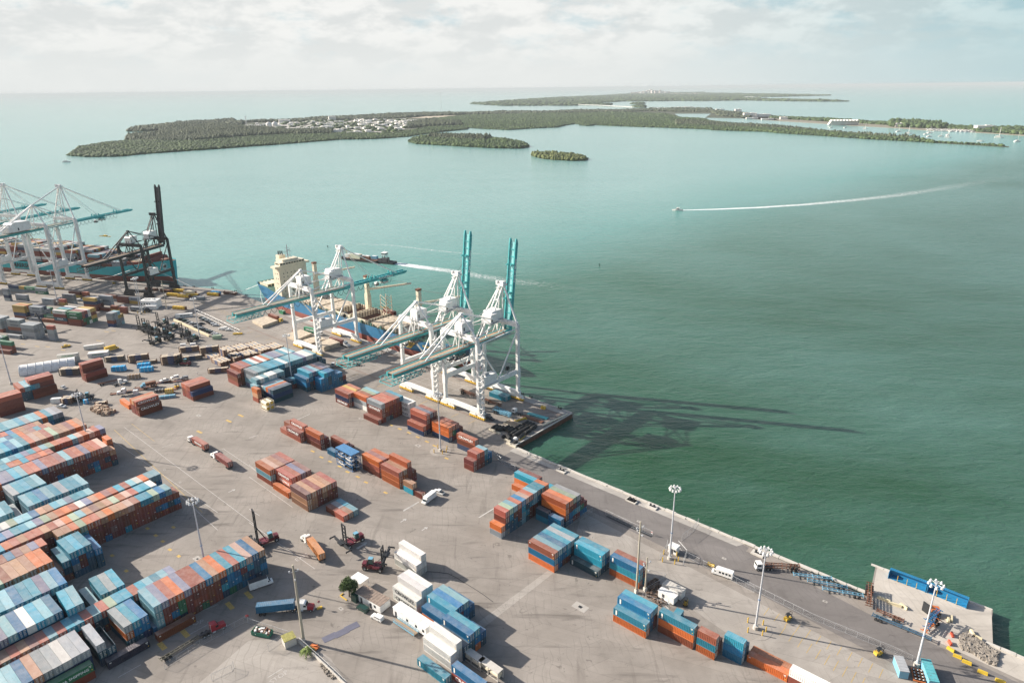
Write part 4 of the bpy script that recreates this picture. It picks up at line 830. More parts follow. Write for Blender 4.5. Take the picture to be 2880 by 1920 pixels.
yard('four high grey yard stack', s3(735, 1112), 40, ['EEEE', 'EEEE', 'EEEE'], [MK(0, 0)]); yard('short grey stack with red top', s3(1120, 1128), 20, ['EEES']); yard('grey yard wall at edge', s3(65, 965), 40, ['REEE', 'EEEE', 'EEEE'])
yard('rust box at yard corner', s3(205, 1410), 40, ['R', 'RRG'], ()); yard('short stack by handlers', s3(2300, 860), 20, ['NREE', 'EEEE', 'EEYL', 'LEY'])
yard('pale pair in yard', s3(1090, 425), 40, ['EE', 'E'], [MK(0, 1)]); yard('short four high yard stack', s3(205, 338), 20, ['ENEE']); yard('grey pair behind yard stack', s3(548, 340), 40, ['EE'], [MK(0, 0)])
yd = s3(935, 205)
yard('rear yard line', yd, 40, ['GE'], [EV(0, 0)]); yard('rear yard line, green box', at_flat(yd) - U2 * 12.8 + V2 * .5, 40, ['EG'], [MK(0, 0), EV(0, 1)]); yard('rear yard line, short boxes', at_flat(yd) - U2 * 25.4 + V2 * .8, 20, ['EY']); yard('rear yard line, navy box', at_flat(yd) - U2 * 32.0 + V2 * 1, 40, ['EN'])
yard('grey trio in yard', s3(1508, 395), 40, ['EEE'], [MK(0, 0), MK(0, 2)]); yard('short rust pair in yard', s3(1310, 428), 20, ['YS']); yard('yellow topped yard tower', s3(1945, 540), 40, ['RRNY', 'RRNE', 'RRE']); yard('three grey boxes over rust', s3(2262, 495), 40, ['.EEE'], [MK(0, 2)]); yard('rust box under grey trio', s3(2235, 545), 40, ['R'])
yard('rust on yellow, rear', s3(1615, 275), 40, ['YR']); yard('rust pair, rear', s3(1770, 280), 20, ['RS']); yard('rust over grey, rear', s2(150, 455), 40, ['ER']); yard('long rust pair, rear', s2(325, 480), 40, ['RR']); yard('pale over yellow, rear', s2(487, 492), 40, ['YE'], [MK(0, 1)])
yard('rust short pair by truck', s2(285, 630), 20, ['RR']); yard('yellow short pair by truck', s2(155, 610), 20, ['YR']); yard('yellow boxes far left', P2(-690, 440), 40, ['YY'])
yard('white reefers by tent', s3(1590, 1530) + U2 * 0, 40, ['WW'], [EV(0, 0, 'g'), EV(0, 1, 'g')], ang=34); yard('white reefers by yellow truck', s3(2170, 1425), 40, ['W', 'W'], [EV(0, 0, 'g')], ang=34); yard('single white reefer slanted', s3(2090, 1260), 40, ['W'], ang=40)
yard('brown stack, left frame', s3(95, 1290), 20, ['RRG', 'RRG'])
row('pale box by car park', at_flat(s2(1235, 665)), rot(U2, 33), rot(V2, 33), 40, ['W'], 'near', txt=[(0, 0, 'MAERSK', 1.4, 'k', 'F')])
row('green box by car park', at_flat(s2(1655, 985)), rot(U2, 33), rot(V2, 33), 20, ['g'], 'near')
row('teal box under crane', at_flat(q5(820, 755)), U1, V1, 40, ['C', 'C'], 'inland')
row('green box at wharf edge', P1(-476, 270.5), U1, V1, 20, ['G'], 'inland'); row('small grey pair at bend', at_flat(s2(1410, 425)), rot(U2, 33), rot(V2, 33), 20, ['E'], 'near'); row('small teal box at bend', at_flat(s2(1355, 415)), rot(U2, 33), rot(V2, 33), 20, ['E'], 'near')
# teal shed boxes near the right masts
row('teal shed box by trailers', at_flat(b4(1135, 480)), rot(V1, 5), rot(-U1, 5), 20, ['C'], 'inland')

# --- which 290 show largest
def rank():
    n = len(CONT); C = np.array([[c['c'].x, c['c'].y, c['c'].z + CH / 2] for c in CONT]); HL = np.array([c['Lm'] / 2 for c in CONT]); RZ = np.array([c['rz'] for c in CONT])
    ca, sa = np.cos(RZ), np.sin(RZ); H = np.stack([HL, np.full(n, CW / 2), np.full(n, CH / 2)], 1); area = np.zeros(n); seen = np.zeros(n)
    cam_p = np.array([0, 0, CAM_H])
    fs = []
    for a in (-.7, 0, .7):
        fs += [((a, 0, 1.02), (0, 0, 1), 0), ((a, -1.03, -.6), (0, -1, 0), 1), ((a, -1.03, .6), (0, -1, 0), 1), ((a, 1.03, 0), (0, 1, 0), 1), ((1.01, a, -.6), (1, 0, 0), 2), ((1.01, a, .6), (1, 0, 0), 2), ((-1.01, a, 0), (-1, 0, 0), 2)]
    fr = np.array(C_R), np.array(C_U), np.array(C_F)
    for (lp, nn, ty) in fs:
        l = np.array(lp) * H; P = np.stack([C[:, 0] + l[:, 0] * ca - l[:, 1] * sa, C[:, 1] + l[:, 0] * sa + l[:, 1] * ca, C[:, 2] + l[:, 2]], 1)
        N_ = np.stack([nn[0] * ca - nn[1] * sa, nn[0] * sa + nn[1] * ca, np.full(n, nn[2], float)], 1)
        D = cam_p - P; dist = np.linalg.norm(D, axis=1); cosv = (D * N_).sum(1) / dist
        rel = P - cam_p; w = rel @ fr[2]; X = rel @ fr[0] / w * F_PX; Y = rel @ fr[1] / w * F_PX; ok = (cosv > .02) & (np.abs(X) < 1440) & (np.abs(Y) < 960)
        A = {0: HL * CW * 2, 1: HL * 2 * CH, 2: np.full(n, CW * CH)}[ty] / {0: 3, 1: 6, 2: 6}[ty]
        for i in np.nonzero(ok)[0]:
            o = P[i] - C; ox = o[:, 0] * ca + o[:, 1] * sa; oy = -o[:, 0] * sa + o[:, 1] * ca; d = D[i]; dx = d[0] * ca + d[1] * sa; dy = -d[0] * sa + d[1] * ca
            O = np.stack([ox, oy, o[:, 2]], 1); DD = np.stack([dx, dy, np.full(n, d[2])], 1)
            with np.errstate(divide='ignore'): t0 = (-H - O) / DD; t1_ = (H - O) / DD
            lo = np.minimum(t0, t1_).max(1); hi = np.maximum(t0, t1_).min(1)
            if not ((lo < hi) & (hi > 1e-4) & (lo < 1)).any(): area[i] += A[i] * cosv[i] / dist[i] ** 2 * F_PX ** 2 / 7.9
    return area
AREA = rank()
order = np.argsort(-AREA); KEEP = set(int(i) for i in order[:282] if AREA[i] > 0)
print('containers', len(CONT), 'in view', int((AREA > 0).sum()), 'smallest kept px', AREA[order[min(281, len(order) - 1)]])
TM = {'w': M_text, 'k': M_textb, 'g': M_textg, 'n': M_textn}
def tier_name(ti, n):
    if n == 1: return 'on the ground'
    if ti == n - 1: return 'topmost'
    if ti == 0: return 'bottommost'
    return 'second from top' if ti == n - 2 else 'third from top' if ti == n - 3 else 'fourth from top'
def lettering(c, parent, world):
    t, s_, mk, side = c['tx']; H = CH / 2; sgn = -1
    loc = Vector((0 if t != 'MAERSK' else .9, sgn * (CW / 2 + .0), H)); rot_ = (R(90), 0, 0)
    if side == 'R': loc = Vector((0, CW / 2 * -1, H))
    if side == 'R' or side == 'F':
        o = text(t, s_ * (1.25 if len(t) < 9 else 1), TM[mk], parent, loc, rot_, extr=.03, sx=1.12)
        if world:
            o.rotation_euler = (R(90), 0, c['rz']); o.location = c['c'] + Matrix.Rotation(c['rz'], 3, 'Z') @ loc
stuff = MB(); scol = []
made = {}
for i, c in enumerate(CONT):
    if len(c['ph']) == 0: continue
    base, nm = PAL[c['ch']]; j = random.Random(i * 7 + 1); k = j.uniform(.66, 1.2); col = tuple(min(.9, max(.004, x * k + j.uniform(-.008, .008))) for x in base)
    # a lying box shows its long side to the lane: turn its frame so that side is the lettered one
    if i in KEEP:
        o = link('shipping_container', MESH[(c['L'], c['kind'])], None, c['c'], c['rz'])
        o.color = col + (1,)
        endn = {'sea': 'from sea end', 'inland': 'from inland end', 'lane': 'from lane end', 'near': 'from near side'}[c['end']]
        pos = '' if c['nc'] == 1 else ORD[c['ci']] + ' ' + endn + ', '
        lab = nm + ' container ' + tier_name(c['ti'], c['n']) + ', ' + pos + c['ph']
        if lab in made: lab = lab.replace('container', 'twin container' if c['L'] == 40 else 'short container')
        made[lab] = 1; tag(o, lab, 'shipping container', 'containers stacked in the port yard')
        for dm in DOORS:
            d = link('door', dm, o, (c['Lm'] / 2, 0, 0)); d.color = col + (1,)
        if AREA[i] > 250: link('marking', MARK[(int(c['ch'] in 'BCDN'), c['L'])], o)
        if c['tx']: lettering(c, o, False)
    else:
        n0 = len(stuff.f); p = c['c']; z = p.z + CH / 2
        stuff.box((p.x, p.y, z - .01), (c['Lm'], CW, CH - .02), 0, c['rz']); e = Vector((math.cos(c['rz']), math.sin(c['rz']), 0)); q = Vector((-e.y, e.x, 0)); scol.extend([col] * 6)
        if AREA[i] > 0:
            for s_ in (-.62, -.3, .3, .62): r_ = p + e * (c['Lm'] / 2 + .02) + q * s_; stuff.box((r_.x, r_.y, z), (.06, .05, CH - .3), 0, c['rz']); scol.extend([tuple(min(.8, x * .6 + .16) for x in col)] * 6)
            if j.random() < .75:
                r_ = p + e * (c['Lm'] / 2 + .03) - q * j.choice((-.75, -.6, .55)); stuff.box((r_.x, r_.y, z + j.choice((.75, .75, .3, -.6))), (.06, j.uniform(.25, .6), .2), 0, c['rz']); scol.extend([j.choice(((.7, .7, .68), (.7, .7, .68), (.7, .46, .05)))] * 6)
            r_ = p + e * (c['Lm'] / 2 + .02); stuff.box((r_.x, r_.y, z), (.05, .05, CH - .1), 0, c['rz']); scol.extend([(.02, .02, .02)] * 6)
def build_stuff():
    me = stuff.mesh('stacked_containers', M_contA); a = me.attributes.new('col', 'FLOAT_COLOR', 'FACE')
    a.data.foreach_set('color', np.array([c + (1,) for c in scol], dtype=np.float32).ravel()); o = link('stacked_containers', me); o['kind'] = 'stuff'; o['label'] = 'the many smaller showing containers stacked across the port yard'; return o
STUFF = build_stuff()
for i, c in enumerate(CONT):
    if i not in KEEP and c['tx'] and AREA[i] > 0: lettering(c, STUFF, True)
M_deck = mat('rusty_plank_deck', (.36, .27, .19), .85, var=.35, scale=1.2)
# ------------------------------------------------------------------ ship-to-shore cranes
def crane(label, u, frm, sp=25.4, g=31.5, hl=44.6, hp=17.6, gz=37.2, aw=64.6, al=55.6, back=-47, boom='up', blen=51, trol=None, dark=False, mach=(26, 38), brand=True, wsill=18, big=False, rail=None):
    """local x towards the water from the landside rail, y along the quay"""
    U_, V_, P_ = frm; v0 = rail
    root = thing('quay_crane', label, 'crane', P_(u, v0), math.atan2(V_.y, V_.x), 'container cranes along the wharf')
    M1 = M_black if dark else M_white; M2 = M_black if dark else M_teal; My = M_dark if dark else M_yellow
    h = sp / 2; lw = 1.5 if not big else 2.0
    for x in (0, g):
        for s in (-1, 1):
            b = MB(); b.beam((x, s * h, 5.0), (x, s * h, hl), lw, lw * 1.25, 0, (1, 0, 0)); b.box((x, s * h, hp - 1.2), (lw + .5, lw * 1.25 + .3, 5)); b.box((x, s * h, 20 + (x > 0) * 3), (lw + .06, lw * 1.25 + .06, .25)); b.build('leg', M1, root)
        b = MB(); b.box((x, 0, 4.6), (1.7, sp + 3, 2.2)); b.box((x, -h + 3, 3.2), (1.3, 1.6, 1.6)); b.box((x, h - 3, 3.2), (1.3, 1.6, 1.6))
        b.build('sill_beam', M1, root)
        for s in (-1, 1):
            b = MB(); c = s * (h - 1.5); b.box((x, c, 2.9), (1.1, 9.5, 1.0), 0); 
            for k in (-1, 1): b.box((x, c + k * 3.0, 2.1), (1.0, 4.6, .8), 0)
            for k in range(8): yy = c - 4.9 + k * 1.4; b.box((x, yy, 1.15), (1.4, 1.1, 1.0), 1); b.wheel((x, yy, .45), .45, .35, 2, (1, 0, 0), 8)
            b.build('bogie', [M1, My, M_black], root)
        # top cross beam over the legs
        b = MB(); b.beam((x, -h, hl), (x, h, hl), 1.7, 2.6, 0); b.beam((x, -h, hl + 1.6), (x, h, hl + 1.6), .1, .1); b.build('cross_beam', M1, root)
    for s in (-1, 1):
        b = MB(); b.beam((0, s * h, hp), (g, s * h, hp), 1.4, 2.3, 0)
        b.beam((0, s * h, hl - 3), (g, s * h, hl - 2), .5, .5)
        b.tube((0, s * h, hl - 3), (g * .5, s * h, hp + 1), .42, 6); b.tube((g, s * h, hl - 3), (g * .5, s * h, hp + 1), .42, 6)
        if big: b.beam((0, s * h, 37), (g, s * h, 37), .9, .9)
        b.build('portal_beam', M1, root)
    hw = 2.1                                    # girder pair half spacing
    b = MB()
    for s in (-1, 1): b.beam((back, s * hw, gz), (g + 5.5, s * hw, gz), .9, 2.3, 0)
    for i in range(14): x = back + 1 + i * (g + 5 - back) / 13; b.box((x, 0, gz + .6), (.4, hw * 2, .5), 0)
    b.box(((back + g + 5) / 2, 0, gz + .95), (g + 5 - back, hw * 2 - .8, .1), 1); b.build('girder', [M2, M_deck], root)
    b = MB()
    for s in (-1, 1):
        b.box(((back + g) / 2, s * (hw + 1.2), gz + 1.1), (g - back, 1.2, .1), 0)
        for k in (1.0, 1.9): b.beam((back, s * (hw + 1.8), gz + 1.1 + k * .6), (g, s * (hw + 1.8), gz + 1.1 + k * .6), .08, .08, 1)
    b.build('walkway', [M_rust if not dark else M_dark, M_galv if not dark else M_black], root)
    b = MB(); x0 = back                          # tail cage
    for z in (gz - 1.2, gz - 3.6):
        for s in (-1, 1): b.beam((x0 - 3, s * 4.5, z), (x0 + 16, s * 4.5, z), .3, .3)
    for i in range(8):
        x = x0 - 3 + i * 2.7; b.beam((x, -4.5, gz - 3.6), (x, 4.5, gz - 3.6), .25, .25); b.beam((x, -4.5, gz - 3.6), (x + 1.35, -4.5, gz - 1.2), .2, .2); b.beam((x + 1.35, -4.5, gz - 1.2), (x + 2.7, -4.5, gz - 3.6), .2, .2); b.beam((x, 4.5, gz - 3.6), (x + 1.35, 4.5, gz - 1.2), .2, .2)
    b.build('tail_platform', M2, root)
    # hangers between cross beams and girder
    b = MB()
    for x in (0, g):
        for s in (-1, 1): b.beam((x, s * hw, gz + 1), (x, s * hw * 1.4, hl - 1), .5, .5); b.tube((x, s * hw, hl), (x + (4 if x == 0 else -4), s * hw, gz + 1.2), .3, 5)
    b.build('hanger', M1, root)
    # A-frames
    apw = Vector((g + 2, 0, aw)); apl = Vector((1.5, 0, al))
    b = MB()
    for s in (-1, 1):
        b.tube((g, s * h, hl), apw + Vector((0, s * 1.2, 0)), .62 if big else .5, 7)
        b.tube((g - 14, s * hw, gz + 1.5), apw + Vector((-.6, s * .9, -1)), .42, 6) if not big else None
        b.tube((g, s * hw, gz + 1.5), apw + Vector((-.6, s * .9, -1)), .35, 6)
    b.tube(apl + Vector((0, 0, 0)), apw, .55, 7) if big else b.tube((0, 0, hl + 3), (g - 9, 0, hl + 9), .2, 4)
    b.box(apw, (3.4, 4.6, 1.3)); b.box(apw + Vector((0, 0, 1.2)), (2.2, 3.4, 1)); b.box(apw + Vector((-1, 2.4, .8)), (1.4, 1.2, 2.2))
    b.build('apex_frame', M1, root)
    b = MB()
    for s in (-1, 1):
        b.tube((0, s * h, hl), apl + Vector((0, s * .5, 0)), .5 if big else .42, 7); b.tube((-3, s * hw, gz + 1.2), apl + Vector((0, s * .3, -.5)), .32, 6)
        b.tube((back + 21, s * hw, gz + 1.2), apl + Vector((0, s * .4, 0)), .45 if not big else .55, 6)
        if not big: b.tube(apl + Vector((0, s * .4, 0)), (g - 1, s * h * .55, hl + .6), .3, 6); b.tube((0, s * h, hl), (g, -s * h * .1, hl), .3, 5)
        else: b.tube(apl, (g, s * h, hl), .4, 6)
    b.box(apl, (1.6, 1.8, 1.2)); b.build('rear_frame', M1, root)
    # ladders up the apex and the landside leg
    b = MB()
    for s in (-.6, .6): b.tube((g - 2.5, s + 1.5, hl), (g + .5, s + 1.5, aw - 1), .12, 4)
    for i in range(6): z = hl + (aw - hl) * (i + .5) / 6; x = g - 2.5 + 3 * (i + .5) / 6; b.box((x, 1.5, z), (1.6, 1.8, .15)); b.tube((x - .8, .6, z + .9), (x + .8, .6, z + .9), .06, 4)
    b.build('apex_ladder', M1, root)
    b = MB()
    for (xx, yy) in ((-1, -h - 3.0), (1, -h - 3.0), (-1, -h - 1.2), (1, -h - 1.2)): b.tube((xx, yy, 3), (xx, yy, hl - 2), .13, 4)
    n = 12
    for i in range(n):
        z = 4 + (hl - 8) * i / n; z2 = 4 + (hl - 8) * (i + 1) / n; b.box((0, -h - 2.1, z), (2.4, 2.2, .15)); b.beam((-1, -h - 2.9, z), (1, -h - 2.9, z2), .6, .12); b.beam((-1.2, -h - 3.1, z + 1), (1.2, -h - 3.1, z + 1), .1, .1)
    b.build('stair_tower', M1, root)
    # houses
    mw, mh = mach
    if not big:
        for (x, sx, sy, sz, y) in ((g - 4.5, 8.6, 5.8, 4.6, 1.2), (g - 8.5, 5.6, 5.0, 3.8, -1.0), (3.0, 7.5, 5.6, 4.4, 0)):
            z = hl + 1.6
            b = MB(); b.box((x, y, z + sz / 2), (sx, sy, sz)); b.side([(x - sx / 2 - .2, z + sz), (x + sx / 2 + .2, z + sz), (x + sx / 2 - .6, z + sz + .8), (x - sx / 2 + .6, z + sz + .8)], y - sy / 2 - .2, y + sy / 2 + .2)
            o = b.build('machinery_house', M_white, root)
            b = MB(); b.box((x + sx / 2 + .03, y - sy * .25, z + sz * .45), (.05, 1.1, 1.9)); b.box((x - sx * .3, y - sy / 2 - .03, z + sz * .4), (.9, .05, 1.8)); b.build('door', M_dark, o)
            b = MB(); b.box((x, y, z - .2), (sx + 2.2, sy + 2.2, .15), 0)
            for k in (-1, 1): b.beam((x - sx / 2 - 1, y + k * (sy / 2 + 1), z + .9), (x + sx / 2 + 1, y + k * (sy / 2 + 1), z + .9), .08, .08, 0)
            b.build('platform', M_dark if dark else M_galv, o)
    else:
        b = MB(); b.box((-16, 0, gz + 5.2), (17, 9, 6.4)); b.box((-24.8, 0, gz + 4.2), (5, 8, 4)); b.side([(-25, gz + 8.4), (-7, gz + 8.4), (-9, gz + 9.6), (-23, gz + 9.6)], -4.6, 4.6)
        o = b.build('machinery_house', M_white, root); b = MB(); b.box((-7.4, -2, gz + 4), (.1, 1.2, 2.2)); b.box((-19, -4.55, gz + 4), (1.2, .1, 2.2)); b.build('door', M_dark, o)
    # electrical house on the portal beam
    b = MB(); b.box((7, -h, hp + 3.6), (9.5, 4.2, 4.8)); b.box((5.5, -h, hp + 6.6), (3, 2.6, 1.4), 1); b.box((7, -h, hp + 1.15), (11, 5.2, .2), 1); b.build('electrical_house', [M_white, M_galv], root)
    # cable reel
    b = MB(); n = 16; c = Vector((g * .72, -h + .0, hp + 4.4)); rr = 2.6 if not big else 3.2
    for i in range(n):
        a0, a1 = 2 * math.pi * i / n, 2 * math.pi * (i + 1) / n
        for y in (-.5, .5): b.tube(c + Vector((math.cos(a0) * rr, y, math.sin(a0) * rr)), c + Vector((math.cos(a1) * rr, y, math.sin(a1) * rr)), .12, 4)
        b.tube(c, c + Vector((math.cos(a0) * rr, 0, math.sin(a0) * rr)), .07, 4)
    b.tube(c - Vector((0, .6, 0)), c + Vector((0, .6, 0)), 1.3, 10, 1); b.beam(c, (c.x, -h, hp), .5, .5); b.build('cable_reel', [M_galv, M_black], root)
    # boom
    hx, hz = g + 6, gz + .3; ang = R(83) if boom == 'up' else R(0.5 if not big else 0)
    d = Vector((math.cos(ang), 0, math.sin(ang))); nrm = Vector((-math.sin(ang), 0, math.cos(ang)))
    b = MB(); o0 = Vector((hx, 0, hz))
    for s in (-1, 1):
        b.beam(o0 + Vector((0, s * hw, 0)), o0 + Vector((0, s * hw, 0)) + d * (blen - 3), .75, 2.0, 0, nrm); b.beam(o0 + Vector((0, s * hw, 0)) + d * (blen - 3), o0 + Vector((0, s * hw, 0)) + d * blen + nrm * .3, .9, 2.2, 0, nrm, .6, 1.0)
    for i in range(12): q = o0 + d * (2 + i * (blen - 8) / 11); b.beam(q + Vector((0, -hw, 0)) + nrm * .4, q + Vector((0, hw, 0)) + nrm * .4, .5, .4, 0)
    b.beam(o0 + d * 2 + nrm * .2, o0 + d * (blen - 2) + nrm * .2, hw * 2 - .6, .12, 1, nrm)
    for s in (-1, 1):
        for q in (.35, .42, .72): b.beam(o0 + d * (blen * q) + Vector((0, s * 1.6, 0)), o0 + d * (blen * q) + Vector((0, s * 1.6, 0)) + nrm * 3, .7, .7, 0, d)
    bo = b.build('boom', [M2, mat('pale_teal_plate', (.22, .52, .52), .5) if not dark else M_dark], root)
    if brand and not dark:
        for s in (-1, 1):
            t = text('Port of Miami', 2.3, M_text, bo, o0 + d * (blen * (.60 if boom != 'up' else .66)) + Vector((0, s * (hw + .53), 0)), (0, 0, 0), extr=.02)
            X = d * (1 if s < 0 else -1); Z = Vector((0, s, 0)); Y = Z.cross(X); mm = Matrix((X, Y, Z)).transposed(); t.rotation_euler = mm.to_euler()
    # stays
    b = MB()
    if boom == 'up':
        for s in (-1, 1):
            for k in (.30, .62): b.tube(apw + Vector((0, s, 0)), o0 + d * blen * k + Vector((0, s * 2, 0)) + nrm * 1.2, .09, 4)
    else:
        for s in (-1, 1):
            b.tube(apw + Vector((0, s, .3)), o0 + d * blen * .80 + Vector((0, s * 2.6, 1.2)), .22 if not big else .3, 5); b.tube(apw + Vector((0, s * .6, 0)), o0 + d * blen * .40 + Vector((0, s * 2.6, 1.2)), .15 if not big else .2, 5)
            b.tube(apw + Vector((0, s * .5, .7)), o0 + d * blen * .78 + Vector((0, s * 1.5, 1.4)), .08, 4)
    b.build('stay', M1 if boom != 'up' else M_dark, root)
    # festoon cable loops below the girder
    b = MB(); x = back + 6; end = g - 4 if boom == 'up' else g + 6 + blen * .66; side = -hw - 1.4; st = 3.4 if boom != 'up' else 3.6
    if boom == 'up':
        while x < g * .15:
            pts = [Vector((x + st * t, side, gz - 1.0 - 2.6 * math.sin(math.pi * t) ** .8)) for t in (0, .12, .3, .5, .7, .88, 1)]; b.path(pts, .13, 4); x += st
        for k in range(12): x2 = -8 + k * .95; b.path([Vector((x2, side, gz - .8)), Vector((x2 + .2, side, gz - 4.2)), Vector((x2 + .6, side, gz - 4.2)), Vector((x2 + .8, side, gz - .8))], .15, 4)
    else:
        st = 4.2
        while x < end:
            pts = [Vector((x + st * t, side, gz - 1.0 - 3.0 * math.sin(math.pi * t) ** .8)) for t in (0, .12, .3, .5, .7, .88, 1)]; b.path(pts, .15, 4); x += st
    b.build('festoon_cable', M_black, root)
    # trolley and cab
    tx_ = trol if trol is not None else -2
    b = MB(); b.box((tx_, 0, gz - 1.6), (5.4, 7, 1.1), 0); b.box((tx_ + 1.2, 0, gz - 3.0), (4.6, 4.6, 1.9), 1); b.box((tx_ - 4.2, 1.8, gz - 4.2), (2.4, 2.2, 2.6), 1); b.box((tx_ - 4.2, 1.8, gz - 4.6), (2.5, 2.3, .9), 2)
    tr = b.build('trolley', [M2, M_white if not dark else M_galv, M_glass], root)
    if trol is not None:
        b = MB()
        for sx in (-1.5, 1.5):
            for sy in (-2, 2): b.tube((tx_ + 1 + sx, sy, gz - 3.6), (tx_ + 1 + sx * .6, sy * .9, 14 if not big else 34), .05, 3)
        b.build('hoist_rope', M_dark, tr)
        b = MB(); zz = 13.6 if not big else 33.6; b.box((tx_ + 1, 0, zz), (1.0, 12, .5)); b.box((tx_ + 1, 0, zz + .6), (2.2, 4, .9)); [b.box((tx_ + 1, s * 6, zz), (2.5, .4, .5)) for s in (-1, 1)]; b.build('spreader', M_yellow, tr)
    return root
F1 = (U1, V1, P1); F2 = (U2, V2, P2)
crane('white crane nearest the pier corner, teal boom raised', -244.3, F1, boom='up', rail=236.8)
crane('white crane in the middle, teal boom raised', -279.0, F1, boom='up', rail=236.8)
crane('white crane with its teal boom lowered over the blue ship', -391.0, F1, boom='down', trol=67, rail=236.8)
crane('black crane with upright boom by the left quay bend', -474.5, F2, boom='up', dark=True, rail=455.8, g=30.0, sp=24.0, aw=64.6, al=56.0, blen=52)
crane('tall white crane over the red and teal ship', -573.5, F2, boom='down', big=True, rail=456.0, g=30.0, sp=23.5, hl=57.5, hp=18.8, gz=53.2, aw=86, al=74, back=-60, blen=70, trol=68)
crane('tall white crane cut by the left edge, boom lowered', -641.0, F2, boom='down', big=True, rail=456.0, g=30.0, sp=23.5, hl=57.5, hp=18.8, gz=52.6, aw=85.5, al=74, back=-60, blen=70, trol=40)
crane('farthest left white crane, only its boom end showing', -712.0, F2, boom='down', big=True, rail=456.0, g=30.0, sp=23.5, hl=57.5, hp=18.8, gz=50.5, aw=85, al=74, back=-60, blen=92, trol=40)

# ------------------------------------------------------------------ ships
def hull(name, sts, mats, parent, mat_z):
    """stations: (x, half beam at keel, half beam at deck, z deck); colour changes at mat_z"""
    b = MB(); zk = -4.0; V = []; rows_ = []
    for (x, k, d, zd_) in sts:
        zs = [zk, mat_z, (mat_z + zd_) / 2, zd_]; hs = [k, k + (d - k) * .35, k + (d - k) * .75, d]; r_ = []
        for z, hh in zip(zs, hs): r_.append((x, -hh, z))
        for z, hh in zip(reversed(zs), reversed(hs)): r_.append((x, hh, z))
        rows_.append(r_)
    for r_ in rows_: V += r_
    n = 8; F = []; M = []
    for i in range(len(sts) - 1):
        for j in range(7):
            if j == 3: m = 2
            else: m = 1 if j in (0, 6) else 0
            F.append((i * n + j, (i + 1) * n + j, (i + 1) * n + j + 1, i * n + j + 1)); M.append(m)
    F.append(tuple(range(n))); M.append(0); F.append(tuple(range((len(sts) - 1) * n + n - 1, (len(sts) - 1) * n - 1, -1))); M.append(0)
    b.v = V; b.f = F; b.m = M
    # bulwark
    for a, c in zip(sts[:-1], sts[1:]):
        for s in (-1, 1): b.beam((a[0], s * a[2], a[3] + .5), (c[0], s * c[2], c[3] + .5), .15, 1.0, 0)
    return b.build(name, mats, parent)
M_hblue = mat('hull_blue', (.03, .165, .31), .45, streak=.35, scale=.15); M_hred = mat('hull_antifouling', (.26, .075, .055), .7, streak=.3, scale=.2); M_deckg = mat('deck_green', (.05, .12, .09), .8)
M_hatch = mat('hatch_cover_buff', (.50, .42, .32), .8, var=.3, scale=.4, streak=.5); M_hteal = mat('hull_sea_blue', (.03, .40, .45), .45, streak=.25, scale=.12); M_deckr = mat('deck_red_brown', (.20, .06, .045), .8)
sh = thing('cargo_ship', 'blue hulled cargo ship with tall cream superstructure and open holds', 'ship', P1(-395, 290.2), RZ1)
X = lambda u: u + 395
hull('hull', [(X(-532), 1, 8, 14.5), (X(-524), 5, 11.5, 14), (X(-508), 10, 12.8, 13.6), (X(-486), 12.6, 12.8, 10), (X(-340), 12.6, 12.8, 9.6), (X(-318), 8.5, 11.8, 10.2), (X(-300), 3.5, 9, 12.6), (X(-288), .8, 5, 13.6), (X(-281), .1, .6, 14.2)], [M_hblue, M_hred, M_deckg], sh, 2.7)
b = MB(); b.box((X(-491.5), 0, 22), (9, 24.6, 24)); b.box((X(-502), 2, 16), (12, 16, 8)); b.box((X(-490), 0, 34.6), (6.5, 31, 1.4)); b.box((X(-490.5), 0, 36.4), (7.5, 22, 2.6)); b.box((X(-492), 0, 38.4), (6, 14, 1.6)); b.box((X(-503), 0, 27), (6, 6, 20)); b.box((X(-510), 5, 16), (4, 6, 4)); b.box((X(-519), 0, 15.3), (10, 18, .5))
for k in range(6): b.box((X(-519), -9 + k * 3.4, 14.9), (12, .3, 2.4)); 
so = b.build('superstructure', M_cream, sh)
b = MB()
for r_ in range(6):
    for c_2 in range(6): b.box((X(-486.95), -8.5 + c_2 * 3.4, 14.5 + r_ * 2.9), (.08, .6, .9))
for k in range(9): b.box((X(-486.7), -9.6 + k * 2.4, 36.6), (.12, 1.8, 1.1))
for k in range(3): b.box((X(-489 - k * 1.6), -11.1, 36.6), (1.1, .2, 1.0)); 
for r_ in range(4):
    for k in range(2): b.box((X(-489.5 - k * 2.5), -12.33, 17 + r_ * 4), (.7, .08, .9))
b.build('window', M_glass, so)
b = MB(); b.tube((X(-492), 0, 39), (X(-492), 0, 50), .35, 6); b.tube((X(-492), -3.5, 44.5), (X(-492), 3.5, 44.5), .15, 4); b.tube((X(-492), -2.5, 47.5), (X(-492), 2.5, 47.5), .12, 4); b.box((X(-491), 0, 46), (.4, 3.5, .5)); b.tube((X(-495), 4, 38), (X(-495), 4, 46), .15, 4); b.tube((X(-490), -5, 38), (X(-490), -5, 44), .12, 4); b.box((X(-492), 0, 42), (1.8, 2.4, .2)); b.tube((X(-493.5), 1.5, 39), (X(-492), 0, 47), .1, 4); b.tube((X(-493.5), -1.5, 39), (X(-492), 0, 47), .1, 4); b.build('radar_mast', M_galv, sh)
b = MB(); b.box((X(-503), 0, 38), (5, 5.5, 5)); [b.tube((X(-503 + k), k * .8, 40), (X(-503 + k), k * .8, 43.5), .5, 8, 1) for k in (-1.2, 0, 1.2)]; b.build('funnel', [M_cream, M_black], sh)
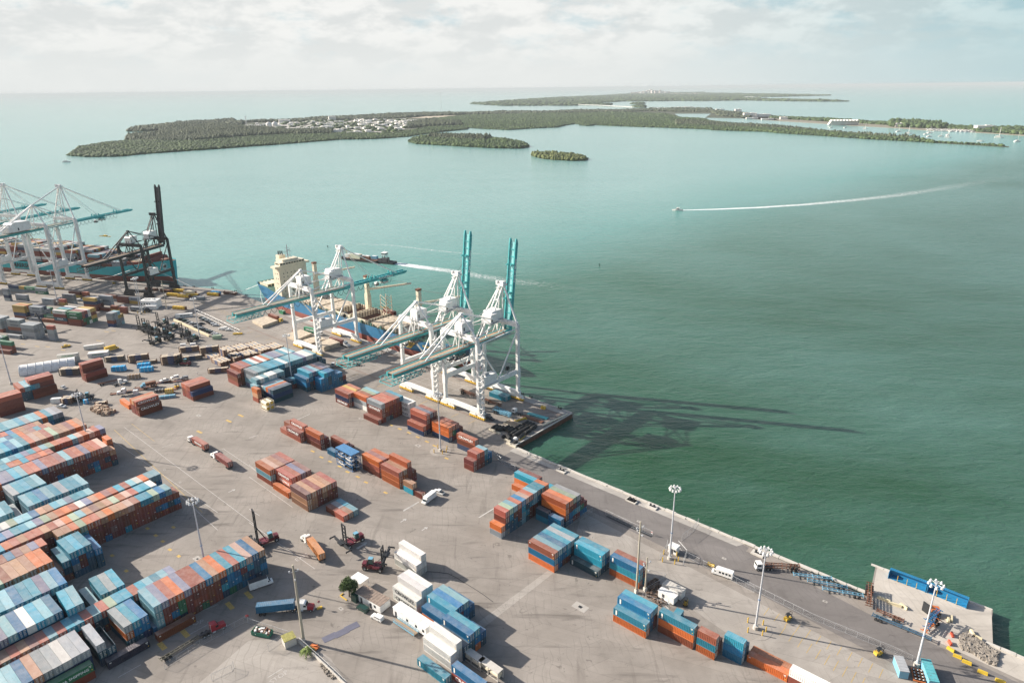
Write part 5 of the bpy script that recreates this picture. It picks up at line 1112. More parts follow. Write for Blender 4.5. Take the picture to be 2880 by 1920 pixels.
for (u0, u1) in ((-480, -467), (-465, -452), (-450, -437), (-435, -421), (-376, -364), (-362, -350), (-347, -335)):
    b = MB(); b.box((X((u0 + u1) / 2), 0, 11.4), (u1 - u0, 21.5, 2.4), 0); b.box((X((u0 + u1) / 2), 0, 12.75), (u1 - u0 - .6, 20.6, .3), 0)
    for k in range(4):
        for j in range(2): b.box((X(u0 + 3 + j * 6), -8 + k * 5.2, 12.95), (1.1, .8, .08), 1)
    b.build('hatch_cover', [M_hatch, M_black], sh)
for (u0, u1) in ((-417, -400), (-397, -379)):
    b = MB()
    for s in (-1, 1):
        b.box((X((u0 + u1) / 2), s * 10.9, 10.8), (u1 - u0, .5, 4.4), 0)
        for k in range(7): b.box((X(u0 + 1 + k * (u1 - u0 - 2) / 6), s * 10.5, 11.2), (.35, .5, 4.0), 1)
    for e_ in (u0, u1):
        b.box((X(e_), 0, 11.2), (.5, 21.8, 5.2), 0)
        for k in range(9): b.box((X(e_) + .4, -9.6 + k * 2.4, 11.3), (.4, .3, 5.0), 1); b.box((X(e_) - .4, -9.6 + k * 2.4, 11.3), (.4, .3, 5.0), 1)
    b.box((X((u0 + u1) / 2), 0, 9.75), (u1 - u0 - .6, 21, .12), 1)
    b.build('cargo_hold', [M_cream, M_rust], sh)
b = MB()
for k in range(56):
    for s in (-1, 1): b.box((X(-482 + k * 2.7), s * 12.2, 10.9), (.3, .3, 2.4), 0)
for k in range(14): b.box((X(-480 + k * 10.5), -11.8, 11.2), (1.6, .8, 2.4), 0)
b.build('deck_railing', M_deckg, sh)
def deck_crane(u, v, jib, top=36.5):
    b = MB(); b.box((X(u), v, 16), (3.4, 3.4, 13)); b.box((X(u), v, (top + 22) / 2), (2.5, 2.7, top - 22)); b.box((X(u), v, 23), (3.4, 3.0, 2.2), 0); b.box((X(u), v, top + .5), (3.0, 3.2, 1.2), 1)
    o = b.build('deck_crane', [M_cream, M_rust], sh)
    a = Vector((X(u), v, 27)); e_ = a + Vector(jib); b = MB(); dd = (e_ - a).normalized(); q = Vector((-dd.y, dd.x, 0)).normalized()
    for s in (-1, 1): b.beam(a + q * s * 1.0, e_ + q * s * .5, .5, 1.1)
    for k in range(7): m_ = a + (e_ - a) * (k + 1) / 8; b.beam(m_ - q, m_ + q, .3, .3)
    b.tube((X(u), v, top), e_, .1, 4); b.build('jib', M_cream, o)
deck_crane(-470, 9, (20, 24, 5)); deck_crane(-404, 9, (24, 22, 4)); deck_crane(-347, 9, (20, 22, 4))
b = MB()
for (u, v) in ((-384, 5), (-378, 5), (-384, 10), (-378, 10)): b.tube((X(u), v, 9), (X(u), v, 27), .35, 6)
for k in range(6): z = 11 + k * 2.8; b.tube((X(-378), 5, z), (X(-384), 5, z + 2.8), .2, 4); b.tube((X(-378), 5, z), (X(-378), 10, z), .2, 4); b.tube((X(-378), 10, z), (X(-378), 5, z + 2.8), .2, 4)
b.build('lashing_frame', M_cream, sh)
b = MB(); b.box((X(-318), -12.15, 7), (14, .1, 0.01)); V_ = []
b.build('bow_plate', M_hblue, sh)
b = MB(); b.add([(X(-344), -12.95, 4), (X(-338), -12.95, 9.8), (X(-327), -12.6, 9.8), (X(-333), -12.6, 4)], [(0, 1, 2, 3)]); b.build('bow_emblem', M_yellow, sh)
t = text('WEHR', 2.4, M_yellow, sh, (X(-318), -11.9, 8.2), (R(84), 0, R(10)), extr=.05)
b = MB(); b.box((X(-297), 0, 14.3), (7, 8, 1.6)); b.tube((X(-294), 0, 14), (X(-294), 0, 24), .3, 5); b.box((X(-300), 3, 15), (2, 2, 2)); b.build('mooring_winch', M_deckg, sh)
# mooring lines
b = MB(); b.path([P1(-529, 283, 13), P1(-548, 277, 5), P1(-563, 272, 1)], .1, 4); b.path([P1(-526, 282, 13), P1(-520, 277.5, 5), P1(-512, 274, .6)], .1, 4); tag(b.build('mooring_line', M_white), 'pale mooring line from the blue ship stern to the quay', 'rope')
tag(row and link('shipping_container', MESH[(40, 'box')], None, P1(-381, 300, 12.9), RZ1), 'rust container being set on the blue ship deck', 'shipping container', 'containers stacked in the port yard').color = (.18, .05, .04, 1)

s2h = thing('container_ship', 'sea blue container ship with red waterline, stacked with boxes', 'ship', P2(-640, 510.5), RZ2)
Y = lambda u: u + 640
hull('hull', [(Y(-860), 14, 15.5, 10), (Y(-600), 15, 15.5, 10.3), (Y(-545), 13, 15.5, 11), (Y(-523), 8, 14.8, 13), (Y(-508), 4, 12.5, 15.5), (Y(-494), 1.2, 8.5, 17.2), (Y(-483), .2, 3.0, 18.4)], [M_hteal, M_hred, M_deckr], s2h, 3.4)
t = text('MAERSK LINE', 6.2, M_textb, s2h, (Y(-646), -15.65, 7.0), (R(90), 0, 0), extr=.05, sx=.95)
b = MB(); b.side([(Y(-512), 15), (Y(-508), 20.5), (Y(-500), 20.5), (Y(-498), 17)], -11, 11, 0); b.box((Y(-505), 0, 20), (2, 20, 7), 0); b.box((Y(-492), 0, 18.6), (6, 7, 1.6), 1); b.tube((Y(-496), 0, 17), (Y(-496), 0, 31), .35, 5, 1)
b.build('breakwater', [M_deckr, M_rust], s2h)
cs = MB(); ccol = []; rs_ = random.Random(9)
for bi, u in enumerate((-522, -536, -549, -563, -577, -591, -606, -620, -634, -648, -662, -678, -692, -706)):
    ht = [2, 3, 3, 4, 5, 5, 6, 6, 5, 6, 6, 5, 6, 6][bi]
    for k in range(11 if bi > 0 else 8):
        hh = ht - (1 if k < 2 and bi % 3 == 1 else 0) - (2 if (k < 3 and bi in (2, 4)) else 0)
        for z in range(hh):
            ch = rs_.choice('RREEYYNWSRELE' if z == hh - 1 else 'RREYNWEER'); col = PAL[ch][0]; n0 = len(cs.f)
            cs.box((Y(u), -(11 if bi > 0 else 8) / 2 * 2.5 + 1.25 + k * 2.5, 11.6 + z * 2.6 + 1.3), (12.2, 2.42, 2.55)); ccol.extend([col] * 6)
me = cs.mesh('deck_containers', M_contA); a_ = me.attributes.new('col', 'FLOAT_COLOR', 'FACE'); a_.data.foreach_set('color', np.array([c + (1,) for c in ccol], dtype=np.float32).ravel())
o = link('deck_containers', me, None, P2(-640, 510.5), RZ2); o['kind'] = 'stuff'; o['label'] = 'mixed containers stacked on the sea blue ship'
b = MB(); b.path([P2(-505, 500, 14), P2(-470, 494, 6), P2(-449, 490.5, .6)], .12, 4); b.path([P2(-512, 497, 13), P2(-540, 492, 4), P2(-562, 489, .6)], .12, 4); tag(b.build('mooring_line', M_white), 'mooring lines from the sea blue ship bow', 'rope')
# tug and barge
bp_ = at(1108, 742, WZ); bq_ = at(969, 727, WZ); hd = (bq_ - bp_).normalized(); brz = math.atan2(hd.y, hd.x); bm_ = (bp_ + bq_) / 2; Lb = (bq_ - bp_).length
o = thing('cargo_barge', 'dark flat barge loaded with vans and crates', 'barge', (bm_.x, bm_.y, WZ), brz)
l2 = Lb * .5
b = MB(); b.side([(-l2 * .45, -.5), (-l2 * .45, 2.2), (l2 * .92, 2.4), (l2, 3.4), (l2 * 1.02, 1.6), (l2 * .86, -.5)], -6, 6, 0); b.box((l2 * .2, 0, 2.5), (l2 * 1.2, 11.4, .15), 1); b.build('hull', [M_black, M_rust], o)
b = MB()
for k, (x, y, sx, sy, sz, m) in enumerate(((.02, 2, 6, 2.4, 2.4, 2), (-.2, -2, 7, 3, 3, 1), (.12, -3, 6, 2.3, 2.3, 0), (.42, 3, 12, 5, 4.6, 3), (.32, -3, 6, 2.4, 2.2, 0), (.55, -3, 6.5, 2.5, 2.6, 0), (.7, -2, 6, 2.4, 2.4, 0), (.82, 1, 5, 6, 3, 0), (-.05, 3, 5, 2.4, 3.4, 2), (.2, 3.5, 6, 2.4, 3.2, 2))): b.box((l2 * x, y, 2.6 + sz / 2), (sx, sy, sz), m); b.box((l2 * x, y, 2.6 + sz + .1), (sx * .7, sy * .8, .3), 0)
b.tube((l2 * .8, 0, 2), (l2 * .93, 2, 13), .3, 4, 4); b.build('deck_cargo', [M_white, M_lblue, M_rust, M_cream, M_yellow], o)
o = thing('push_tug', 'dark tug with white wheelhouse pushing the barge', 'boat', tuple(bm_ - hd * l2 * .72 + Vector((0, 0, 0))), brz)
o.location.z = WZ
b = MB(); b.prism([(-10, -4), (8, -4.4), (10, -3), (10, 3), (8, 4.4), (-10, 4)], -.5, 2.2); b.box((0, 0, 2.6), (16, .3, .8)); b.build('hull', M_black, o)
b = MB(); b.box((2, 0, 3.6), (8, 5, 2.8), 1); [b.box((2 + sx * 1.6, sy * 1.6, 6.5), (.4, .4, 4), 1) for sx in (-1, 1) for sy in (-1, 1)]; b.box((2, 0, 9.4), (4.6, 5, 2.6), 0); b.box((2, 0, 9.7), (4.7, 5.1, .9), 2); b.box((2, 0, 10.9), (5.6, 6, .25), 0); b.tube((2, 0, 11), (2, 0, 14), .15, 4, 0); b.box((-4, 2, 4.5), (1.4, 1.2, 5), 1); b.build('wheelhouse', [M_white, M_dark, M_glass], o)
# ------------------------------------------------------------------ vehicles
def ang(a, b_): d = b_ - a; return math.atan2(d.y, d.x)
def wheels(root, pts, r, w, hub=M_galv, name='wheel'):
    me = MB().wheel((0, 0, r), r, w, 0, (0, 1, 0), 12, 1).mesh(name, [M_rubber, hub])
    for (x, y) in pts: link(name, me, root, (x, y, 0))
def tractor(label, loc, rz, m=M_white, m2=None, kind='long', group=None, cat='truck', name='truck_tractor', glass=M_glass):
    """front at +x; fifth wheel near x=-2.4"""
    root = thing(name, label, cat, loc, rz, group)
    b = MB(); b.box((-1.2, 0, .95), (6.8, .9, .3)); b.box((-2.6, 0, 1.2), (1.2, 1.1, .2)); b.build('chassis', M_dark, root)
    if kind == 'long':
        b = MB(); b.side([(-.9, 1.0), (1.6, 1.0), (1.6, 2.2), (1.2, 3.0), (.7, 3.35), (-.9, 3.55)], -1.15, 1.15, 0)
        b.side([(1.55, .75), (3.7, .75), (3.75, 1.6), (3.5, 1.85), (1.55, 2.15)], -.98, .98, 1); b.box((3.78, 0, .75), (.25, 2.3, .45), 2)
        for s in (-1, 1): b.box((2.9, s * 1.0, 1.0), (1.3, .35, .5), 1); b.tube((-1.0, s * 1.0, 1), (-1.0, s * 1.0, 3.9), .09, 6, 2); b.tube((.3, s * 1.05, .7), (-1.0 + .4, s * 1.05, .7), .32, 8, 2)
        cab = b.build('cab', [m, m2 or m, M_galv], root)
        b = MB(); b.beam((1.63, 0, 2.3), (1.2, 0, 3.0), 2.0, .04, 0, (1, 0, .5)); [b.box((.95, s * 1.16, 2.4), (.9, .03, .7)) for s in (-1, 1)]; b.build('window', glass, cab)
    else:
        b = MB(); b.side([(.2, .9), (2.3, .9), (2.35, 2.0), (2.1, 2.9), (.2, 2.95)], -1.15, 1.15, 0); b.box((2.4, 0, .7), (.2, 2.2, .4), 1); b.tube((.05, .9, 1), (.05, .9, 3.3), .08, 6, 1); cab = b.build('cab', [m, M_galv], root)
        b = MB(); b.beam((2.37, 0, 2.0), (2.16, 0, 2.75), 2.0, .04, 0, (1, 0, .5)); [b.box((1.2, s * 1.16, 2.2), (1.3, .03, .8)) for s in (-1, 1)]; b.build('window', glass, cab)
    wheels(root, [(2.8 if kind == 'long' else 1.6, s * 1.0) for s in (-1, 1)] + [(x, s * .95) for x in (-2.0, -3.3) for s in (-1, 1)], .52, .5)
    return root
def trailer(label, loc, rz, L=12.3, m=M_dark, group=None, name='container_chassis', legs=True):
    """origin at the kingpin end, runs back along -x"""
    root = thing(name, label, 'trailer', loc, rz, group)
    b = MB()
    for s in (-1, 1): b.box((-L / 2, s * .5, 1.15), (L, .16, .34))
    for k in range(9): b.box((-L * k / 8, 0, 1.15), (.16, 2.35 if k in (0, 8, 4) else 1.0, .24))
    b.build('frame', m, root)
    if legs:
        b = MB(); [b.box((-2.4, s * .6, .6), (.2, .2, 1.1)) for s in (-1, 1)]; b.box((-2.4, 0, .9), (.12, 1.2, .12)); b.build('landing_leg', M_dark, root)
    wheels(root, [(-L + x, s * .92) for x in (1.3, 2.7) for s in (-1, 1)], .5, .52, M_dark); return root
def truck_with_box(label, rear, front, col, lab_box, m=M_white, m2=None, kind='long', L=40, txt=None, sw=0, boxn='shipping_container'):
    rz = ang(rear, front); Lm = 12.19 if L == 40 else 6.06; e = Vector((math.cos(rz), math.sin(rz), 0)); base = Vector((rear.x, rear.y, 0))
    kp = base + e * (Lm - .2)
    root = tractor(label, kp + e * 2.9 * .6 + Vector((math.cos(rz + sw), math.sin(rz + sw), 0)) * 1.2, rz + sw, m, m2, kind, 'trucks hauling containers in the yard')
    t = trailer('', (0, 0, 0), 0, Lm, M_dark); 
    inv = Matrix.Rotation(-(rz + sw), 4, 'Z') @ Matrix.Translation(-Vector(root.location))
    # chassis joins its tractor as one coupled vehicle: its pieces hang under the tractor
    for ch in list(t.children):
        ch.parent = root; wl = Vector(ch.location) ; wl.rotate(Matrix.Rotation(rz, 3, 'Z')); ch.location = inv @ (kp + wl); ch.rotation_euler = (0, 0, -sw)
        if ch.name.startswith('frame'): ch.name = 'trailer_frame'
    bpy.data.objects.remove(t)
    o = link('shipping_container', MESH[(L, 'box')], None, base + e * Lm / 2 + Vector((0, 0, 1.34)), rz + math.pi); o.color = col + (1,)
    tag(o, lab_box, 'shipping container', 'containers stacked in the port yard')
    for dm in DOORS: d = link('door', dm, o, (Lm / 2, 0, 0)); d.color = col + (1,)
    if txt:
        for s in (-1, 1): text(txt[0], 1.5, txt[1], o, (0, s * (CW / 2), CH / 2), (R(90), 0, 0 if s < 0 else math.pi), extr=.03)
    return root
M_cabp = mat('pale_cab_paint', (.66, .65, .60), .4)
truck_with_box('white and red long nose truck hauling a blue box past the pole', t3(75, 985), t3(372, 953), (.015, .13, .24), 'blue container with ribbed pale roof on white red truck', M_white, M_red, sw=R(-8))
truck_with_box('cream long nose truck hauling the orange box', t3(628, 545), t3(520, 400), (.50, .20, .06), 'orange container on cream truck', M_cabp, M_cabp, sw=R(8))
truck_with_box('white truck leading with a lettered salmon box', t2(1905, 880), t2(1775, 800), (.34, .11, .075), 'salmon lettered container on the leading white truck', M_white, kind='short', txt=('CROWLEY', M_text))
truck_with_box('white long nose truck following with a plain brown box', t2(2122, 1042), t2(1995, 948), (.24, .07, .06), 'plain brown container on the following white truck', M_white)
truck_with_box('yellow yard truck beside the first hatch lids', t9(622, 135), t9(740, 178), (.24, .08, .05), 'rust container on yellow yard truck', M_yellow, kind='short')
truck_with_box('white yard truck under the lowered boom crane', t9(1016, 285), t9(1120, 310), (.02, .25, .12), 'green container with white panel on white yard truck', M_white, kind='short', L=40, txt=('EVERGREEN', M_text))
truck_with_box('white long nose truck by the crane legs', t9(1296, 400), t9(1440, 440), (.18, .06, .05), 'dark brown container on white truck by crane legs', M_white)
truck_with_box('black truck with a grey lettered box by the white office', s2(362, 585), s2(560, 600), (.30, .33, .34), 'grey container on the black truck by white office', M_carblk, txt=('MAERSK', M_textn))
truck_with_box('white yard truck behind the tall crane legs', P2(-690, 466), P2(-675, 464), (.28, .30, .31), 'grey container passing the tall crane legs', M_yellow, kind='short')
# bobtails and chassis
tractor('red sleeper tractor beside the lower left fence', t1(1815, 1130), R(-2) + ang(t1(1430, 1350), t1(1900, 1110)), M_red, M_red); a = t1(1690, 1195); trailer('bare dark chassis coupled behind the red tractor', a, ang(t1(1430, 1355), t1(1700, 1190)), 12.3, mat('chassis_olive', (.12, .11, .08), .7))
tractor('white day cab tractor by the timber crates', t2(1110, 262), ang(t2(1040, 275), t2(1140, 245)), M_white); trailer('rust chassis angled beside white tractor', t2(1090, 235), ang(t2(930, 270), t2(1090, 235)), 11, M_rust)
tractor('white tractor standing on a flat rack', t2(1145, 350, .8), ang(t2(1215, 335), t2(1100, 350)), M_white)
tractor('dark yard tractor on the wharf pulling a bare chassis', t9(1345, 672), ang(t9(1500, 660), t9(1330, 668)), M_silver, kind='short'); trailer('bare rust chassis on the wharf', t9(1375, 672), ang(t9(1620, 655), t9(1375, 672)), 14.5, M_rust)
tractor('white yard tractor with pale cab on the road beside the bay', t7(125, 600), ang(t7(350, 605), t7(100, 605)), M_white, kind='short')
cs_ = trailer('stack of rust chassis behind the white yard tractor', t7(150, 600), ang(t7(360, 615), t7(140, 600)), 12, M_rust); dup(cs_, cs_.location + Vector((0, 0, 1.3)), cs_.rotation_euler[2], 'upper rust chassis piled on the hauled chassis')
for i, (a, c) in enumerate((((395, 665), (700, 700)), ((512, 715), (822, 772)), ((640, 785), (958, 842)))):
    trailer(['light blue chassis nearest the truck', 'light blue chassis between two others', 'light blue chassis nearest the pier slab'][i], t7(*a), ang(t7(*c), t7(*a)), 12.8, M_lblue, 'light blue chassis parked by the bay')
s_ = trailer('rust chassis across the pier slab corner', t7(1030, 935), ang(t7(1035, 780), t7(1030, 935)), 10, M_rust); dup(s_, s_.location + Vector((0, 0, 1.0)), s_.rotation_euler[2], 'upper rust chassis on the corner stack')
dup(s_, s_.location + Vector((0, 0, 2.0)), s_.rotation_euler[2], 'topmost rust chassis on the corner stack')
trailer('short rust chassis beside the long blue one', t7(1100, 970), ang(t7(1300, 1050), t7(1100, 970)), 8, M_rust)
trailer('long blue grey chassis on the road', t7(1560, 1215), ang(t7(1115, 1030), t7(1560, 1215)), 17, mat('blue_grey_frame', (.05, .12, .19), .6))
s_ = trailer('orange chassis at the bottom of the tilted heap', t7(1500, 1150), ang(t7(1640, 1030), t7(1500, 1150)), 9, M_orange); s_ = trailer('blue chassis lying on the orange heap', s_.location + Vector((.6, .2, 1.2)), s_.rotation_euler[2] + .12, 8, mat('deep_blue_frame', (.02, .12, .26), .5))
dup(s_, s_.location + Vector((.2, .6, 2.3)), s_.rotation_euler[2] - .1, 'uppermost chassis lying on the orange heap')
for i, (a, c, m) in enumerate((((20, 575), (335, 690), M_rust), ((430, 740), (750, 850), M_rust), ((570, 850), (905, 1000), M_lblue), ((610, 920), (900, 1020), M_lblue))):
    s_ = trailer(['loaded rust chassis under the crane, inner one', 'loaded rust chassis under the crane, outer one', 'blue chassis with spare frames by the pickup', 'blue chassis alongside the spare frames'][i], q5(*c), ang(q5(*a), q5(*c)), 11.5, m); dup(s_, s_.location + Vector((0, 0, 1.05)), s_.rotation_euler[2], ['second rust frame on the inner wharf chassis', 'second rust frame on the outer wharf chassis', 'upper blue frame piled by the pickup', 'upper blue frame on the alongside chassis'][i])
tractor('white cab yard tractor with teal deck near the pier end', q5(1000, 950), ang(q5(1090, 970), q5(960, 925)), M_white, kind='short')
for i, (a, c, m) in enumerate((((1190, 945), (1510, 1035), M_teal), ((1110, 985), (1430, 1095), M_rust))):
    p, q_ = q5(*a), q5(*c); b = MB(); b.box((0, 0, .35), ((q_ - p).length, 2.5, .35)); [b.box((k, s * 1.2, .2), (.3, .2, .4)) for k in (-4, -2, 0, 2, 4) for s in (-1, 1)]; tag(b.build('flatbed_deck', m, None, (p + q_) / 2, ang(p, q_)), ['teal flat deck on the pier end', 'rusty flat deck on the pier end'][i], 'flat deck')
# cars
def car_mesh(kind, m):
    b = MB()
    if kind == 'pickup': b.side([(-2.7, .35), (2.7, .35), (2.72, .8), (2.4, 1.05), (1.2, 1.12), (.6, 1.75), (-.9, 1.78), (-1.0, 1.1), (-2.7, 1.1)], -.95, .95, 0); b.box((-1.85, 0, 1.12), (1.5, 1.6, .04), 2)
    elif kind == 'suv': b.side([(-2.3, .35), (2.3, .35), (2.35, .8), (2.1, 1.05), (1.1, 1.15), (.5, 1.72), (-2.1, 1.72), (-2.3, 1.1)], -.92, .92, 0)
    elif kind == 'van': b.side([(-2.7, .35), (2.6, .35), (2.65, .9), (2.1, 1.25), (1.4, 2.05), (-2.7, 2.1)], -.98, .98, 0)
    else: b.side([(-2.25, .3), (2.25, .3), (2.28, .7), (1.3, .92), (.6, 1.4), (-1.0, 1.42), (-1.7, 1.0), (-2.25, .95)], -.88, .88, 0)
    return b.mesh('body', [m, M_glass, M_black])
def glass_mesh(kind):
    b = MB(); t = {'pickup': (.6, 1.75, 1.2, 1.14, -.9, .96), 'suv': (.5, 1.72, 1.1, 1.17, -2.0, .93), 'van': (1.4, 2.05, 2.1, 1.27, 0.2, .99), 'car': (.6, 1.4, 1.3, .94, -1.0, .89)}[kind]
    b.beam((t[0] + .03, 0, t[1] - .05), (t[2] + .03, 0, t[3] + .03), 1.5, .04, 0, (1, 0, .5))
    for s in (-1, 1): b.box(((t[0] + t[4]) / 2, s * t[5], (t[1] + t[3]) / 2 + .02), (t[0] - t[4] - .15, .03, (t[1] - t[3]) * .62))
    b.box((t[4] - (.35 if kind == 'car' else .06), 0, (t[1] + t[3]) / 2), (.05 if kind != 'car' else .4, 1.3, .3)); return b.mesh('window', M_glass)
_wm = MB().wheel((0, 0, .34), .34, .24, 0, (0, 1, 0), 10, 1).mesh('wheel', [M_rubber, M_galv]); CARM = {}
def car(kind, m, label, loc, rz, group=None, name=None):
    k = (kind, m.name)
    if k not in CARM: CARM[k] = car_mesh(kind, m)
    if kind not in CARM: CARM[kind] = glass_mesh(kind)
    root = thing(name or {'pickup': 'pickup_truck', 'suv': 'parked_car', 'van': 'parked_van', 'car': 'parked_car'}[kind], label, {'pickup': 'pickup truck', 'van': 'van'}.get(kind, 'car'), loc, rz, group)
    link('body', CARM[k], root); link('window', CARM[kind], root)
    for x in (-1.45, 1.5):
        for s in (-1, 1): link('wheel', _wm, root, (x, s * .82, 0))
    return root
car('pickup', M_white, 'white pickup behind the step van', t4(1745, 1262), ang(t4(1790, 1275), t4(1700, 1245)))
car('suv', M_dkgreen, 'dark green car beside the flat roofed hut', t3(968, 950), ang(t3(1010, 965), t3(925, 915)))
car('suv', M_white, 'white car with roof rack below the hut', t3(1090, 1025), ang(t3(1135, 1045), t3(1045, 1000)))
car('pickup', M_yellow, 'yellow pickup alone in the far yard', s3(1325, 1250), ang(s3(1235, 1265), s3(1420, 1225)))
car('pickup', M_white, 'white pickup by the stacked racks', za(1180, 305), ang(za(1100, 290), za(1265, 305)))
car('pickup', M_white, 'white pickup riding on a flat rack', t2(1515, 235, .6), ang(t2(1560, 225), t2(1470, 240)))
car('suv', M_white, 'white car riding on a flat rack', t2(1610, 205, .6), ang(t2(1645, 195), t2(1570, 212)))
car('suv', M_cargrey, 'grey car on the last flat rack', t2(1695, 212, .6), ang(t2(1745, 200), t2(1650, 215)))
car('car', M_silver, 'silver car beside the rust stack', t2(583, 297), ang(t2(560, 285), t2(605, 305)))
car('pickup', M_silver, 'silver pickup at the crane leg', q5(455, 945), ang(q5(500, 965), q5(420, 920)))
car('pickup', M_dark, 'dark pickup with full bed behind the silver one', q5(570, 1040), ang(q5(515, 1010), q5(625, 1055)))
car('van', M_white, 'white van beside the grey yard trio', s3(1590, 330), ang(s3(1540, 325), s3(1650, 320)))
car('van', M_white, 'small white van by the mast in the yard', s3(1190, 305), ang(s3(1145, 305), s3(1220, 290)))
car('van', M_white, 'white van near the short rust pairs', s2(245, 545), ang(s2(200, 510), s2(290, 570)))
car('pickup', M_white, 'white truck at the black crane foot', s2(1020, 250), ang(s2(980, 240), s2(1055, 250)))
lot = []
for (x0, y0, x1, y1, n) in ((1085, 715, 1330, 810, 6), (1300, 820, 1620, 945, 10), (1370, 690, 1570, 800, 8)):
    for k in range(n): t = k / max(1, n - 1); lot.append((x0 + (x1 - x0) * t, y0 + (y1 - y0) * t))
lot += [(1365, 775), (1655, 850), (1700, 855), (1755, 865)]
cm = [M_cargrey, M_carblk, M_silver, M_dkgreen, M_carblk, M_cargrey, M_white]
rows_n = ['of the car park wall row', 'of the long lower car park row', 'of the upper car park row', '']
pr = random.Random(4); cnt = {}
for i, (x, y) in enumerate(lot):
    m = M_white if i >= len(lot) - 3 else cm[pr.randrange(len(cm) - 1)]; rn = 0 if i < 6 else 1 if i < 16 else 2 if i < 24 else 3; k = pr.choice(['car', 'car', 'suv', 'suv', 'van' if m is M_white else 'car'])
    cn = {'grey_car_paint': 'grey', 'black_car_paint': 'black', 'silver_car_paint': 'silver', 'dark_green_paint': 'dark green', 'white_paint': 'white'}[m.name]; j = [i, i - 6, i - 16, i - 24][rn]
    lb = cn + ' car, ' + ORD[j] + ' in from left ' + rows_n[rn] if rn < 3 else ['black car alone between the car park rows', 'white car at the left of the trio', 'white car in the middle of the trio', 'white car at the right of the trio'][j]
    if rn == 3 and j == 0: m = M_carblk
    car(k, m, lb, s2(x, y), R(12) + pr.uniform(-.05, .05), 'cars in the staff car park')
# van, bus, box truck
def boxvan(name, label, cat, loc, rz, L, W_, H_, nose, m, roofm=None, windows=False, cabin=None):
    root = thing(name, label, cat, loc, rz); b = MB(); b.side([(-L / 2, .55), (L / 2 - nose, .55), (L / 2 - nose, H_), (-L / 2, H_)], -W_ / 2, W_ / 2, 0); b.box((-nose / 2, 0, H_ + .03), (L - nose - .1, W_ - .1, .06), 1); b.build('body', [m, roofm or m], root)
    b = MB(); x0 = L / 2 - nose
    b.side([(x0, .5), (L / 2, .5), (L / 2 + .05, 1.15), (x0 + nose * .55, 1.35), (x0 + nose * .2, 2.2 if H_ > 2.4 else 2), (x0, 2.25)], -W_ / 2 + .08, W_ / 2 - .08, 0); c = b.build('cab', cabin or m, root)
    b = MB(); b.beam((x0 + nose * .24, 0, 2.15), (x0 + nose * .58, 0, 1.4), W_ - .5, .05, 0, (1, 0, .5)); [b.box((x0 + .2, s * (W_ / 2 - .06), 1.75), (.6, .05, .5)) for s in (-1, 1)]
    if windows: [b.box((-L / 2 + 1.0 + k * 1.15, s * (W_ / 2 + .01), 1.85), (.75, .03, .75)) for k in range(4) for s in (-1, 1)]
    b.build('window', M_glass, c); wheels(root, [(x, s * (W_ / 2 - .25)) for x in (-L / 2 + 1.6, L / 2 - 1.1) for s in (-1, 1)], .42, .3); return root
boxvan('delivery_van', 'white step van parked at the end of the container row', 'van', t4(1655, 1330), ang(t4(1705, 1275), t4(1600, 1355)), 7.6, 2.3, 3.0, 1.3, M_white)
boxvan('shuttle_bus', 'white shuttle bus with dark windows on the quay road', 'bus', t5(1905, 655), ang(t5(1985, 675), t5(1845, 628)), 7.4, 2.3, 2.7, 1.5, M_white, None, True)
boxvan('box_truck', 'white box truck with grey roof below the long block', 'truck', t3(105, 745), ang(t3(35, 765), t3(180, 715)), 8.0, 2.4, 3.3, 1.7, M_white, M_dark)
boxvan('box_truck', 'bright yellow truck beside the white reefers', 'truck', s3(2245, 1315), ang(s3(2165, 1330), s3(2330, 1285)), 8.5, 2.4, 3.2, 1.6, M_yellow)
# dump truck and machines on flat racks
root = thing('dump_truck', 'dark dump truck loaded on a flat rack', 'truck', t2(1365, 285, .7), ang(t2(1445, 262), t2(1275, 300))); b = MB(); b.side([(-4, 1.2), (1.2, 1.2), (1.5, 2.9), (-4.3, 2.9)], -1.2, 1.2); b.build('dump_bed', M_rust, root); b = MB(); b.box((2.2, 0, 1.9), (1.6, 2.2, 1.9)); b.box((3.5, 0, 1.3), (1.3, 1.8, 1.1)); b.build('cab', M_lblue, root); wheels(root, [(x, s * 1.0) for x in (3.2, -1.6, -3) for s in (-1, 1)], .55, .4)
